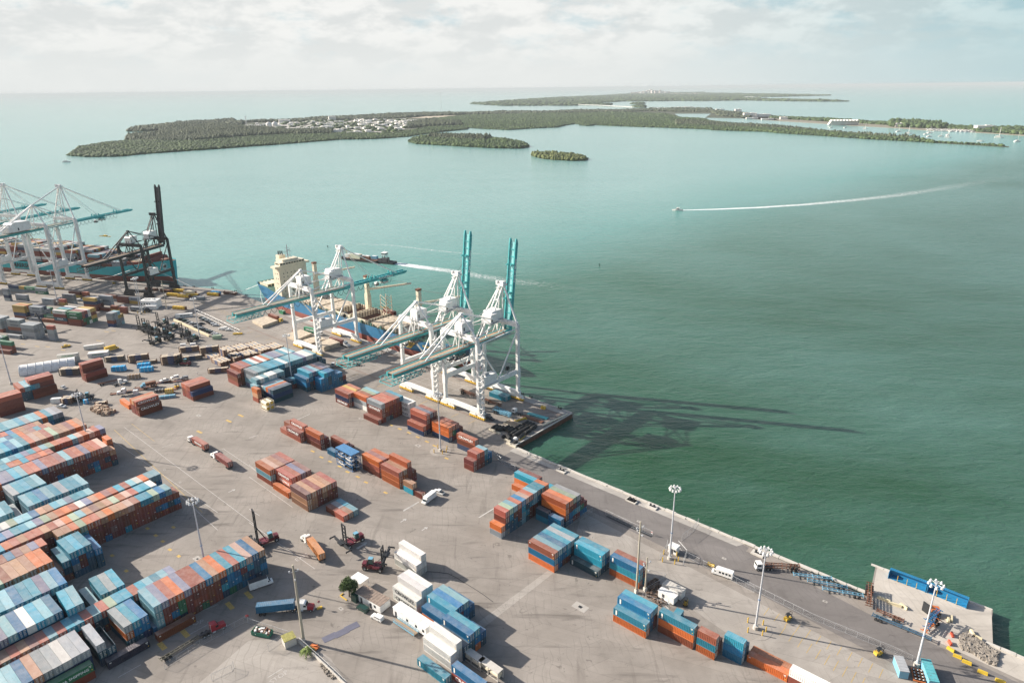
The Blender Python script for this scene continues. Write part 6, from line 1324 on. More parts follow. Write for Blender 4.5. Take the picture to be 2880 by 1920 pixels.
# container handlers
def handler(label, loc, rz, mb, up=8.5, lift=5.0, spr=6.2, group=None, detail=True):
    """mast and spreader at +x"""
    root = thing('container_handler', label, 'container handler', loc, rz, group)
    b = MB(); b.side([(-4.2, .9), (3.0, .9), (3.0, 1.7), (.5, 1.9), (-1.2, 2.2), (-3.9, 2.2), (-4.4, 1.6)], -1.2, 1.2, 0); b.box((-3.4, 0, 2.5), (1.6, 2.2, .6), 0); b.box((1.2, 1.5, 1.6), (2.6, .9, .7), 0); b.box((1.2, -1.5, 1.6), (2.6, .9, .7), 0); b.tube((-2.2, -1, 2.2), (-2.2, -1, 4.6), .12, 6, 1); b.build('body', [mb, M_black], root)
    b = MB(); b.box((-1.2, .3, 3.4), (1.8, 1.7, 2.0), 0, 0, .88); b.box((-1.2, .3, 2.3), (1.2, 1.2, .6), 1); c = b.build('cab', [mat('cab_tinted_glass', (.05, .10, .09), .15), M_black], root); b = MB(); b.box((-1.2, .3, 4.45), (1.7, 1.6, .14)); b.build('roof', M_lblue, c)
    b = MB()
    for s in (-1, 1): b.box((3.5, s * 1.15, .8 + up / 2), (.45, .4, up)); b.beam((3.3, s * 1.0, up * .55), (.3, s * .9, 1.8), .2, .2)
    for z in (1.6, up * .5, up * .72, up * .9, up + .6): b.box((3.5, 0, z), (.35, 2.6, .35))
    b.build('mast', M_black, root)
    b = MB(); b.box((4.1, 0, lift), (.5, 4.2, 1.6)); b.box((4.8, 0, lift + .3), (.5, spr * 1.95, .55)); b.box((5.3, 0, lift + .5), (1.6, 2.6, .5))
    for s in (-1, 1): b.box((5.4, s * spr * .97, lift + .1), (2.5, .35, .5)); b.box((5.0, s * spr * .5, lift + .2), (.9, spr * .5, .25), 0); [b.box((5.4 + k * 1.15, s * spr * .97, lift - .2), (.25, .3, .4)) for k in (-1, 1)]
    b.build('spreader', M_black, root)
    wheels(root, [(2.8, s * 1.75) for s in (-1, 1)] + [(-3.2, s * 1.1) for s in (-1, 1)], .85, .8, M_galv if detail else M_dark); return root
handler('maroon top lifter with lowered spreader beside patchwork boxes', t3(888, 385), ang(t3(940, 355), t3(815, 405)) + .12, M_redt, 9.5, 2.4, 6.2)
handler('maroon top lifter with raised spreader beside white boxes', t3(1065, 600), ang(t3(985, 575), t3(1110, 615)) + R(18), M_redt, 9.0, 6.2, 5.0)
handler('top lifter with tall mast behind the long block', P1(-221.0, 106.5), R(215), M_redt, 15.5, 2.2, 5.2)
hs = [(535, 840), (605, 880), (690, 910), (815, 790), (950, 850), (810, 930), (905, 990), (705, 1050), (1140, 945), (1245, 1015)]
hl_ = ['at the back left corner of the parked group', 'second from the back left corner', 'behind the middle of the left file', 'alone at the top of the parked group', 'top right of the main group', 'in the middle of the main group', 'right of the front one in the main group', 'front one of the main group', 'upper one of the separate pair', 'lower one of the separate pair']
ph_ = handler('black top lifter ' + hl_[0], s2(*hs[0]), R(250), M_black, 10.5, 3.4, 4.4, 'black lifters parked beside the car park', False)
for i in range(1, 10): dup(ph_, s2(*hs[i]), R(250 + pr.uniform(-12, 12)), 'black top lifter ' + hl_[i])
handler('dark lifter in front of the rack stacks', t2(1700, 85), R(160), M_redt, 6, 2, 2.4); handler('small dark lifter beside the blue bundle', t2(790, 405), R(200), M_dark, 6, 1.2, 1.6)
root = thing('reach_stacker', 'black reach stacker with long boom over the grey yard stacks', 'reach stacker', s3(905, 950), ang(s3(905, 950), s3(640, 830))); b = MB(); b.side([(-4, .9), (3.5, .9), (3.5, 2), (-1, 2.4), (-4, 2.6)], -1.6, 1.6); b.build('body', M_black, root); b = MB(); b.beam((-3.2, 0, 4), (9.5, 0, 12.5), .9, 1.1); b.tube((1.5, .8, 2), (4.2, .5, 8.2), .2, 6); b.build('boom', M_black, root); b = MB(); b.box((9.8, 0, 11.6), (1.2, 1.2, 1.6)); b.box((9.8, 0, 10.7), (1.2, 12.4, .5)); [b.box((9.8, s * 6.1, 10.4), (2.4, .4, .7)) for s in (-1, 1)]; b.build('spreader', M_black, root); b = MB(); b.box((-.6, 0, 3.3), (1.8, 1.5, 1.7)); b.build('cab', M_white, root); wheels(root, [(2.6, s * 1.8) for s in (-1, 1)] + [(-3, s * 1.4) for s in (-1, 1)], .85, .8)
def forklift(label, loc, rz):
    root = thing('forklift', label, 'forklift', loc, rz); b = MB(); b.side([(-1.6, .35), (.9, .35), (.9, 1.0), (-.3, 1.1), (-.5, 1.45), (-1.6, 1.4)], -.65, .65); b.build('body', M_yellow, root)
    b = MB(); [b.beam((x, s * .55, 1.1), (x * .75 - .1, s * .5, 2.4), .08, .08) for x in (.8, -1.1) for s in (-1, 1)]; b.box((-.25, 0, 2.43), (1.5, 1.2, .07)); b.box((-.5, 0, 1.6), (.5, .6, .7)); b.build('overhead_guard', M_black, root)
    b = MB(); [b.box((1.15, s * .4, 1.5), (.14, .12, 2.6)) for s in (-1, 1)]; [b.box((1.2, 0, z), (.1, .9, .12)) for z in (.5, 1.5, 2.7)]; b.build('mast', M_black, root); b = MB(); [b.box((1.9, s * .35, .2), (1.3, .14, .07)) for s in (-1, 1)]; b.build('fork', M_dark, root)
    wheels(root, [(x, s * .6) for x in (.7, -1.1) for s in (-1, 1)], .38, .28); return root
forklift('yellow forklift between the fence and the mast', t7(350, 1030), ang(t7(330, 1035), t7(385, 1000))); forklift('yellow forklift beside the fence near the caged sheds', t7(1120, 1325), ang(t7(1095, 1330), t7(1160, 1310))); forklift('yellow black forklift beside the white trailers', t5(1592, 905), R(250)); forklift('forklift on the left wharf', s2(115, 195), R(30))
forklift('small yellow forklift by the turned block', t2(1630, 292), R(60))

# ------------------------------------------------------------------ masts, poles, fences
def mast_light(label, base, h=30.5, n=10, posts=True, ring=1.9):
    root = thing('light_mast', label, 'light mast', (base.x, base.y, 0), rnd.uniform(0, 3), 'tall floodlight masts')
    b = MB(); b.tube((0, 0, 0), (0, 0, h * .5), .38, 8, 0, .28); b.tube((0, 0, h * .5), (0, 0, h), .28, 8, 0, .17); b.tube((0, 0, h * .38), (0, 0, h * .385), .42, 8, 1); b.build('pole', [mat('mast_grey', (.50, .51, .53), .5), M_blue], root)
    b = MB(); k = 12
    for i in range(k): a0, a1 = 2 * math.pi * i / k, 2 * math.pi * (i + 1) / k; b.tube((math.cos(a0) * ring * .8, math.sin(a0) * ring * .8, h), (math.cos(a1) * ring * .8, math.sin(a1) * ring * .8, h), .07, 4)
    for i in range(4): a0 = math.pi * i / 2; b.tube((0, 0, h - .1), (math.cos(a0) * ring * .8, math.sin(a0) * ring * .8, h), .07, 4)
    b.box((0, 0, h + .2), (.8, .8, .5)); b.build('ring', M_galv, root)
    lm = MB(); lm.tube((0, 0, -.45), (0, 0, .1), .42, 8, 0, .3); lm.tube((0, 0, .1), (0, 0, .4), .3, 8, 0, .15); lmm = lm.mesh('lamp', mat('lamp_housing', (.72, .72, .70), .4))
    for i in range(n): a0 = 2 * math.pi * i / n; link('lamp', lmm, root, (math.cos(a0) * ring, math.sin(a0) * ring, h - .15))
    b = MB(); b.tube((0, 0, 0), (0, 0, 1.3), .85, 10); b.build('footing', M_conc, root)
    if posts:
        q = MB(); q.tube((0, 0, 0), (0, 0, 1.9), .2, 8, 0); q.tube((0, 0, 1.9), (0, 0, 1.98), .19, 8, 0); qm = q.mesh('bollard', M_yellow)
        for i, (dx, dy, w) in enumerate(((-3.0, -1.6, 'left'), (-1.6, 2.8, 'far'), (3.0, 1.6, 'right'), (1.2, -3.0, 'near'), (2.9, -1.4, 'front right'))): tag(link('bollard', qm, None, (base.x + dx, base.y + dy, 0)), 'yellow bollard on the ' + w + ' side of the ' + label.split(',')[0], 'bollard', 'yellow bollards round the masts')
    return root
def topbase(px, py, h=30.3): p = at(px, py, h); return Vector((p.x, p.y, 0))
MA = [('mast by the quay block, thin grey ring light', at(1239.3, 1268), True), ('mast by the guard booth, tall ring light', at(1883.3, 1571), True), ('mast on the bare apron, tall ring light', at(2124.5, 1767), True), ('mast by the caged sheds, eight lamp ring', at(2577.6, 1872), False),
      ('leaning looking mast over the left rows', topbase(214, 1108), False), ('mast between checkered wall and long block', topbase(541, 1407), False), ('mast beside the teal row', at(822, 1076), False), ('mast at the far left edge', at(32, 1080), False),
      ('mast in the far grey yard', at(163.5, 856), False), ('mast on the yellow fenced island', at(400.7, 880), True), ('mast over the car park', at(562, 949), False), ('second mast on the yellow fenced island', at(396, 884), False)]
for i, (lb, p, po) in enumerate(MA): mast_light(lb, p, 30.3 if i < 8 else 29, 8 if i == 3 else 10, po)
for i in (0, 2):
    b = MB(); n = 14; b.prism([(math.cos(2 * math.pi * k / n) * 5.2, math.sin(2 * math.pi * k / n) * 5.2) for k in range(n)], 0, .05); struct(b.build('mast_pad', G_conc, None, MA[i][1]))
def upole(label, p, h, r=.33, arms=True):
    b = MB(); b.tube((0, 0, 0), (0, 0, h), r, 8, 0, r * .6); root = thing('utility_pole', label, 'utility pole', (p.x, p.y, 0), .4); b.build('pole', mat('pale_timber_pole', (.40, .36, .28), .8), root)
    if arms: b = MB(); b.tube((-1.3, 0, h - 2.5), (1.3, 0, h - 2.5), .09, 5); b.tube((0, -1.5, h - 4.8), (0, 1.5, h - 4.8), .09, 5); [b.box((x, 0, h - 2.2), (.5, .4, .5)) for x in (-1.3, 1.3)]; [b.box((0, y, h - 4.5), (.4, .5, .5)) for y in (-1.5, 1.5)]; b.build('cross_arm', M_galv, root)
    b = MB(); b.box((0, 0, .7), (1.1, 1.1, 1.4)); b.build('footing', M_conc, root); return root
upole('tall pale pole beside the blue truck and palm', at(854.2, 1803), 29.4, .5); upole('tall pale pole between the teal stacks', at(1789.6, 1666), 29, .42); upole('shorter pale pole by the caged yard', at(1814.5, 1660), 14, .35); upole('pale pole by the white office', s2(865, 560), 24, .35, False)
def fence(name_label, pts, h=2.3, step=3.0, m=M_galv, cat='fence'):
    root = thing('chainlink_fence', name_label, cat, (0, 0, 0)); b = MB(); r = MB(); pts = [Vector((p.x, p.y, 0)) for p in pts]
    for a, c in zip(pts, pts[1:]):
        d = c - a; n = max(1, int(d.length / step))
        for i in range(n + 1): p = a + d * i / n; b.tube(p, p + Vector((0, 0, h)), .05, 4)
        r.tube(a + Vector((0, 0, h)), c + Vector((0, 0, h)), .04, 4); r.tube(a + Vector((0, 0, .1)), c + Vector((0, 0, .1)), .03, 4)
        for k in range(int(d.length / .5)): p = a + d.normalized() * k * .5; r.tube(p + Vector((0, 0, .1)), p + d.normalized() * 1.0 + Vector((0, 0, h)), .012, 3); r.tube(p + Vector((0, 0, h)), p + d.normalized() * 1.0 + Vector((0, 0, .1)), .012, 3)
    b.build('post', m, root); r.build('wire_mesh', m, root); return root
fence('long chain link fence between apron and quay road', [t7(0, 750), t7(560, 1030), t7(1230, 1305), t7(1400, 1385)]); fence('chain link fence behind the shuttle bus', [t5(1600, 500), t5(1680, 540), t5(2171, 800)]); fence('chain link fence with a sign by the road drain', [t5(915, 140), t5(1140, 250), t5(1312, 322)])
fence('gate fence reaching to the water edge', [t5(1560, 365), t5(1655, 290), t5(1700, 225)], 3.0); fence('chain link fence along the lower left forecourt', [t1(1400, 1450), t1(1700, 1255), t1(2085, 1050), t1(2171, 1085), t3(205, 1130), t3(355, 1180)]); fence('wire gate panels before the yellow hut', [t3(170, 1300), t3(300, 1210), t3(350, 1190)], 3)
fence('fence round the caged yard', [t5(1230, 840), t5(1260, 800), t5(1400, 720), t5(1420, 690), t5(1280, 650)], 2.3); fence('fence before the white trailers', [t5(1250, 860), t5(1455, 945), t5(1385, 880)], 2.3); fence('fence behind the orange block', [t5(560, 255), t5(690, 190), t5(800, 120)], 2.2)
fence('fence beside the wharf short stack', [t4(2240, 900), t4(2352, 1010), t6(160, 1050)], 2.2); fence('fence round the car park', [s2(1280, 600), s2(1650, 775), s2(1860, 880), s2(1920, 905), s2(1650, 990)], 2.6, 4); fence('wire gate at the bottom left corner', [t1(1800, 1550), t1(1970, 1470), t1(1985, 1440)], 2.6)
fence('angled fence by the guard booth', [t5(1370, 525), t5(1430, 440), t5(1440, 400)], 2.6); fence('angled fence right of the guard booth', [t5(1530, 410), t5(1600, 490), t5(1570, 570)], 2.6)
b = MB(); pts = [t3(425, 1225), t3(620, 1400), t3(830, 1600)]
for a, c in zip(pts, pts[1:]): b.beam(a + Vector((0, 0, .5)), c + Vector((0, 0, .5)), .35, 1.0)
tag(b.build('low_wall', M_conc), 'low concrete wall with wire on top below the palm', 'wall'); fence('wire fence on the low wall', [p for p in pts], 2.4)
b = MB(); a, c = t5(925, 150), t5(1310, 325); b.beam(a + Vector((0, 0, .02)), c + Vector((0, 0, .02)), 1.6, .06); struct(b.build('drain_channel', M_black))
for (x, y, lb) in ((1305, 318, 'red and white sign on the fence end by the road'),):
    b = MB(); b.box((0, 0, 1.4), (.7, .06, 1.1), 0); b.box((0, -.04, 1.55), (.6, .03, .4), 1); tag(b.build('warning_sign', [M_white, M_red], None, t5(x, y), RZ1), lb, 'sign')
root = thing('stop_sign', 'red stop sign on a grey post by the lower fence', 'sign', t1(2105, 1060), R(200)); MB().tube((0, 0, 0), (0, 0, 3.2), .06, 5).build('post', M_galv, root); b = MB(); b.tube((0, -.03, 3.0), (0, .03, 3.0), .55, 8); b.build('plate', M_red, root); text('STOP', .42, M_text, root, (0, -.05, 3.0), (R(90), 0, 0))
root = thing('stop_sign', 'stop sign on a yellow movable base by the pole', 'sign', t3(600, 935), R(30)); MB().tube((0, 0, 0), (0, 0, 2.8), .06, 5).build('post', M_galv, root); b = MB(); b.tube((0, -.03, 2.8), (0, .03, 2.8), .5, 8); b.build('plate', M_red, root); MB().box((0, 0, .3), (1.8, .7, .6)).build('base', M_yellow, root); text('STOP', .4, M_text, root, (0, -.05, 2.8), (R(90), 0, 0))

# ------------------------------------------------------------------ huts and trailers
def hut(name, label, cat, p, rz, L, W_, H_, wall, roofm, doors=(), wins=(), lift=.4, over=.2):
    root = thing(name, label, cat, (p.x, p.y, 0), rz); b = MB(); b.box((0, 0, lift + H_ / 2), (L, W_, H_)); b.build('wall', wall, root)
    b = MB(); b.box((0, 0, lift + H_ + .1), (L + over, W_ + over, .2)); 
    for k in range(int(L / 1.2)): b.box((-L / 2 + .6 + k * 1.2, 0, lift + H_ + .22), (.08, W_, .05), 0)
    b.build('roof', roofm, root)
    for x, s in doors: MB().box((x, s * (W_ / 2 + .02), lift + 1.05), (.9, .06, 2.1)).build('door', M_dark, root)
    for x, s in wins: MB().box((x, s * (W_ / 2 + .02), lift + 1.6), (.9, .06, 1.0)).build('window', M_glass, root)
    if lift > .3: b = MB(); [b.box((x, s * W_ * .4, lift / 2), (.4, .4, lift)) for x in (-L * .4, 0, L * .4) for s in (-1, 1)]; b.build('footing', M_dark, root)
    return root
a, c = t3(905, 862), t3(1118, 985); d_ = (c - a); rzh = math.atan2(d_.y, d_.x); nrm_ = Vector((-d_.y, d_.x, 0)).normalized(); hut('site_hut', 'white site hut with patchy brown flat roof beside the tree', 'hut', (a + c) / 2 + nrm_ * 2.3, rzh, d_.length, 4.6, 2.9, M_white, mat('brown_roof_felt', (.26, .20, .16), .9, var=.35, scale=1), [(-3, -1), (1.5, -1)], [(-5, -1), (3.5, -1)], .3)
q = t3(940, 745); b = MB(); b.box((0, 0, 3.4), (5.6, 4.4, .15)); [b.tube((x, y, 0), (x, y, 3.4), .08, 5) for x in (-2.6, 2.6) for y in (-2, 2)]; tag(b.build('canopy', M_white, None, (q.x, q.y, 0), rzh), 'flat white canopy over the hut end by the tree', 'canopy')
b = MB(); b.box((0, 0, 1.4), (2.6, 2.0, 2.8)); b.box((0, 0, 2.9), (2.8, 2.2, .15)); tag(b.build('equipment_cabinet', M_dkgreen, None, t3(908, 868), rzh), 'dark green cabinet against the hut end', 'cabinet')
a, c = t3(1228, 1005), t3(1505, 1190); d_ = c - a; rzh = math.atan2(d_.y, d_.x); nrm_ = Vector((-d_.y, d_.x, 0)).normalized(); hut('office_trailer', 'long white office trailer before the white stacks', 'trailer', (a + c) / 2 + nrm_ * 1.7, rzh, d_.length, 3.4, 3.2, M_white, M_white, [(-6.5, -1)], [(-1, -1), (3.2, -1), (6.5, -1)], .7)
b = MB(); b.box((0, 0, .9), (10, 1.8, .12), 1)
for s in (-1, 1): b.beam((-5, s * .9, 1.9), (5, s * .9, 1.9), .08, .08, 0); b.beam((-5, s * .9, 1.0), (5, s * .9, 1.0), .1, .5, 0)
[b.tube((-5 + k * 1.25, s * .9, 0), (-5 + k * 1.25, s * .9, 1.9), .05, 4, 0) for k in range(9) for s in (-1, 1)]
b_o = b.build('porch', [M_lblue, M_wood], None, t3(1330, 1110), rzh); tag(b_o, 'blue railed timber porch along the office trailer', 'porch')
hut('portable_generator', 'grey white cabin trailer by the caged yard, rear one', 'trailer', b4(990, 160), RZ1, 7.2, 3.0, 2.9, M_white, mat('dusty_roof', (.52, .49, .44), .8), [(1.5, -1)], [(-2.6, -1)], .5); hut('portable_generator', 'white cabin trailer by the caged yard, nearer one', 'trailer', b4(905, 235), RZ1 - .05, 6.2, 2.6, 2.4, M_white, M_white, [(-1, -1)], [], .5)
hut('guard_booth', 'small white guard booth behind the ring light mast', 'booth', t5(1490, 460), RZ1, 3.4, 2.6, 2.9, M_white, M_white, [(0, -1)], [(1.1, -1)], .2)
hut('equipment_hut', 'olive roofed hut with open front below the tall pole', 'hut', t3(345, 1235), R(35), 3.6, 3.4, 2.7, M_conc, mat('olive_roof', (.28, .26, .08), .8, var=.4, scale=1), [], [], .1)
hut('storage_box', 'grey storage box among the caged sheds', 'storage box', t7(1300, 1465), R(78), 6.0, 2.5, 2.6, M_lblue, mat('grey_sheet_roof', (.36, .37, .38), .6), [], [], .1); hut('storage_box', 'teal roofed storage box at the bottom edge', 'storage box', t7(1540, 1520), R(75), 8.5, 2.5, 2.6, M_lblue, mat('teal_sheet_roof', (.10, .38, .42), .6, streak=.5), [], [], .1)
b = MB(); b.box((0, 0, .8), (5.2, 3.2, .3), 0); [b.wheel((-1.9 + (k % 4) * 1.2, -1 + (k // 4) * 1.0, 1.15), .42, .3, 1, (0, 0, 1), 10, 2) for k in range(12)]; tag(b.build('tyre_rack', [M_orange, M_rubber, M_white], None, t7(1450, 1520), R(70)), 'orange rack of white hubbed tyres among the sheds', 'rack')
# white office in the far yard
root = thing('wharf_office', 'white flat roofed office block by the black crane', 'building', s2(610, 545), R(-2)); b = MB(); b.box((0, 4, 2.8), (13.5, 8, 5.6)); b.box((3.5, -2, 1.6), (9, 4, 3.2)); b.box((0, 4, 5.9), (13.9, 8.4, .6)); [b.box((x, 4, 6.6), (1.6, 2, 1)) for x in (-4, -1, 3)]; b.build('wall', M_white, root); b = MB(); [b.box((-5.4 + k * 2.2, -.03, 3.6), (1.1, .1, 1.2)) for k in range(4)]; b.build('window', M_glass, root)
# tent
root = thing('storage_tent', 'white barrel roofed tent among the rust stacks', 'tent', t2(450, 122), ang(t2(260, 150), t2(635, 90))); b = MB(); n = 12; Lh = 15
for i in range(n): a0, a1 = math.pi * i / n, math.pi * (i + 1) / n; b.add([(-Lh, -5.5 * math.cos(a0), 5.2 * math.sin(a0)), (Lh, -5.5 * math.cos(a0), 5.2 * math.sin(a0)), (Lh, -5.5 * math.cos(a1), 5.2 * math.sin(a1)), (-Lh, -5.5 * math.cos(a1), 5.2 * math.sin(a1))], [(0, 1, 2, 3)])
b.build('roof', M_white, root); b = MB()
for k in range(8):
    x = -Lh + k * Lh * 2 / 7
    for i in range(n): a0, a1 = math.pi * i / n, math.pi * (i + 1) / n; b.tube((x, -5.6 * math.cos(a0), 5.3 * math.sin(a0)), (x, -5.6 * math.cos(a1), 5.3 * math.sin(a1)), .12, 4)
b.build('rib', M_galv, root)

# ------------------------------------------------------------------ racks, crates, bundles
def rackstack(label, F, rz, n, L=12.2, cols=1, m=M_rust, top=M_hatch, ends=True, g='stacks of flat racks'):
    root = thing('flat_rack_stack', label, 'flat racks', (F.x, F.y, 0), rz, g)
    for k in range(n):
        b = MB(); z = .3 + k * .75
        for c_ in range(cols):
            b.box((0, c_ * 2.5, z), (L, 2.4, .22), 0); b.box((0, c_ * 2.5, z + .14), (L - .6, 2.2, .06), 1)
            for s in (-1, 1):
                for y in (-1.1, 1.1): b.box((s * (L / 2 - .2), c_ * 2.5 + y, z + .3), (.4, .2, .55), 0)
                b.box((0, c_ * 2.5 + s * 1.15, z + .25), (L * .3, .1, .25), 2)
        b.build('flat_rack', [m, top, M_blue], root)
    return root
RA = [(t8(1280, 905), R(-41) + R(58), 7, 12.2, 1, 'behind the blue bundles, left one'), (t8(1580, 925), R(17), 8, 12.2, 2, 'large pile left of the blue trestles'), (t8(1930, 840), R(20), 8, 12.2, 1, 'tall rust pile by the car park wall'), (t8(1740, 810), R(16), 5, 12.2, 1, 'piled under white sacks'),
      (t8(1770, 885), R(20), 4, 12.2, 1, 'of blue trestles in front'), (t9(120, 590), RZ1, 10, 6.5, 1, 'tall square pile at the group corner'), (t9(310, 600), R(20), 5, 12.2, 2, 'pale decked pile beside the salmon row'), (t8(1060, 900), R(12), 5, 12.2, 1, 'blue framed, right of the tall rust stack'),
      (t2(650, 175), R(8), 6, 12.2, 2, 'dark frames beside the white tent'), (t2(1350, 70), R(14), 3, 12.2, 1, 'low one holding wrapped machines'), (t2(2010, 150), R(14), 4, 12.2, 1, 'dark stack near the mixed row'), (za(1300, 235), R(8), 5, 6, 2, 'dark crated stack by the white pickup'), (za(1950, 260), R(8), 3, 6, 1, 'short one right of blue bundle')]
for i, (p, rz, n, L, c_, lb) in enumerate(RA): rackstack('flat rack stack ' + lb, p, rz, n, L, c_, M_rust if i not in (4, 7, 8) else M_dark)
for i in range(5): rackstack('pale decked flat racks, ' + ORD[i] + ' from the sea in the corner field', P1(-412 - i * .8, 222 - i * 9), RZ1, 4 + i % 2, 12.2, 3, M_rust, M_hatch)
for i in range(4): rackstack('pale decked flat racks behind, ' + ORD[i] + ' from the sea', P1(-427 - i * .8, 215 - i * 9), RZ1, 3 + i % 3, 12.2, 3, M_rust, M_hatch)
for i, (x, y, w) in enumerate(((1480, 250, 11), (1120, 345, 12), (1250, 320, 12), (1530, 318, 12), (1340, 292, 12), (1650, 235, 10))):
    rackstack('single flat rack ' + ['carrying the pickup', 'carrying the white tractor', 'beside the white tractor', 'with grey and yellow loads', 'under the dump truck', 'carrying two cars'][i], t2(x, y), R(17), 1, w, 1, M_rust, M_rust)
def bundle(p, rz, L, W_, H_, label, m=M_tarp): b = MB(); b.box((0, 0, H_ / 2), (L, W_, H_), 0, 0, .93); [b.box((-L / 2 + .8 + k * (L - 1.6) / 3, 0, H_ / 2 + .02), (.12, W_ * 1.02, H_ * 1.02), 1) for k in range(4)]; tag(b.build('wrapped_bundle', [m, M_white], None, (p.x, p.y, 0), rz), label, 'bundle', None)
bundle(t8(1095, 985), R(12), 8.5, 3, 3, 'blue wrapped bundle by the tall rust stack'); bundle(t8(1325, 955), R(14), 8, 2.6, 2.8, 'blue wrapped bundle, farther of the pair'); bundle(t8(1350, 990), R(14), 8, 2.6, 2.8, 'blue wrapped bundle, nearer of the pair'); bundle(za(1655, 230), R(40), 2.4, 2, 2.4, 'small blue wrapped load beside the lifter')
bundle(t2(1235, 208), R(14), 7, 2.6, 2.8, 'pair of tan timber crates on a rack', M_wood); bundle(t2(1558, 340, 0), R(16), 4.5, 2.2, 2.6, 'bright yellow tank on the grey flat rack', M_yellow); bundle(t2(1250, 350), R(14), 2.6, 2.2, 2.4, 'white wrapped machine behind the orange topped block', M_white)
bundle(t8(1280, 890), R(14), 6, 2.6, 2.6, 'white wrapped machine on the low rack', M_white); bundle(t8(1930, 830), R(20), 4, 4, 5.2, 'pile of white sacks before the tall rust pile', M_white); bundle(t8(1690, 790), R(16), 3.6, 2.2, 4, 'white sack atop the rack pile, left', M_white); bundle(t8(1780, 785), R(16), 3.6, 2.2, 4, 'white sack atop the rack pile, right', M_white)
bundle(t2(1480, 330), R(16), 7, 2.2, 1.6, 'grey steel box load on flat rack', M_dark); bundle(t2(1540, 385), R(16), 9, 2, 1.5, 'grey girders beside the yellow tank', M_lblue); bundle(s2(1570, 350), R(-16), 9, 3, 3, 'blue tarped load at the quay bend', M_tarp)
bundle(za(1110, 215), R(8), 6.5, 2.4, 2.8, 'white tanker body beside the dark crates', M_white)
for i, (x, y, lb) in enumerate(((1040, 310, 'yellow crates stacked on a rack, rear at the bend'), (1200, 335, 'long cream load at the bend'), (1110, 390, 'yellow crates nearest the timber pole'), (1240, 375, 'yellow crates behind the front ones'), (1540, 365, 'yellow crates on rust rack by the teal tarp'), (650, 290, 'rust pipe racks by the black crane'), (870, 310, 'second rust pipe rack by the black crane'), (960, 370, 'pale frames behind the light pole'), (1050, 560, 'cream loader boxes by the pole island'), (1780, 345, 'heap of dark lifting frames at the quay bend'))):
    p = s2(x, y); b = MB(); m = i in (5, 6, 9); b.box((0, 0, .3), (12, 2.6, .3), 1); [b.box((-4.5 + k * 3, 0, 1.5), (2.7, 2.4, 2.0 if not m else 1.0), 1 if m else 0) for k in range(4)]; [b.box((s * 5.9, 0, 1.4), (.25, 2.5, 2.4), 1) for s in (-1, 1)]
    tag(b.build('crated_load', [M_yellow if i != 1 else M_cream, M_rust], None, (p.x, p.y, 0), RZ2 + R(2)), lb, 'crates')
# ship hatch lids on the wharf
for i, (pts, n, lb) in enumerate(((((433, 190), (545, 250), (715, 190), (590, 140)), 2, 'pair of pale hatch lids behind the rust box truck'), (((793, 345), (920, 405), (1090, 335), (970, 290)), 2, 'pale hatch lids beside the crane stair'), (((990, 390), (1080, 425), (1240, 380), (1150, 345)), 1, 'single pale hatch lid between crane legs'), (((1130, 470), (1225, 505), (1400, 450), (1290, 405)), 3, 'highest pale hatch lid pile by the crane leg'))):
    P_ = [t9(*q) for q in pts]; b = MB()
    for k in range(n): b.prism([(p.x, p.y) for p in P_], .25 + k * 1.1, 1.15 + k * 1.1, 0)
    tag(b.build('hatch_lids', M_hatch), lb, 'hatch lids')
# tank containers
def tankc(p, rz, z, label, mframe=M_cream, mtank=M_cream):
    root = thing('tank_container', label, 'tank container', (p.x, p.y, z), rz, 'tank containers'); b = MB()
    for sx in (-2.95, 2.95):
        for sy in (-1.14, 1.14): b.box((sx, sy, 1.3), (.16, .16, 2.6))
        for z_ in (.1, 2.5): b.box((sx, 0, z_), (.16, 2.3, .16))
    for sy in (-1.14, 1.14):
        for z_ in (.1, 2.5): b.box((0, sy, z_), (5.9, .12, .14))
    b.build('frame', mframe, root); b = MB(); b.tube((-2.7, 0, 1.35), (2.7, 0, 1.35), 1.08, 14, 0); b.box((0, 0, 2.46), (1.2, .8, .12), 0); b.build('tank', mtank, root); b = MB(); b.tube((2.7, 0, 1.35), (2.9, 0, 1.35), .9, 14, 0, .5); b.build('tank_end', M_yellow, root)
Ft = Vector((*r3(465, 1160).xy, 0))
for ci in range(2):
    for z in range(2): tankc(Ft - U1 * 3.1 + V1 * (1.2 + ci * 2.5), RZ1, z * 2.65, 'cream tank container, %s of the %s pair' % (['lower', 'upper'][z], ['inland', 'seaward'][ci]))
for i, (p, lb) in enumerate(((r6(1290, 1340), 'tan roofed tank frame beside the bottom white stack'), (r6(1640, 1560), 'tan roofed tank frame cut by the bottom edge'))):
    root = thing('framed_tank', lb, 'tank container', tuple(Vector((p.x, p.y, 0)) - U1 * 4.0 + V1 * 1.3), RZ1); b = MB(); b.box((0, 0, 3.3), (8, 2.4, .12), 0); [b.box((x, y, 1.7), (.2, .2, 3.3), 0) for x in (-3.9, 0, 3.9) for y in (-1.15, 1.15)]; [b.box((0, y, z_), (8, .15, .2), 0) for y in (-1.15, 1.15) for z_ in (.3, 3.2)]; b.build('frame', M_conc, root); b = MB(); b.tube((-3.6, 0, 1.7), (3.6, 0, 1.7), 1.05, 12); b.build('tank', M_cream, root)
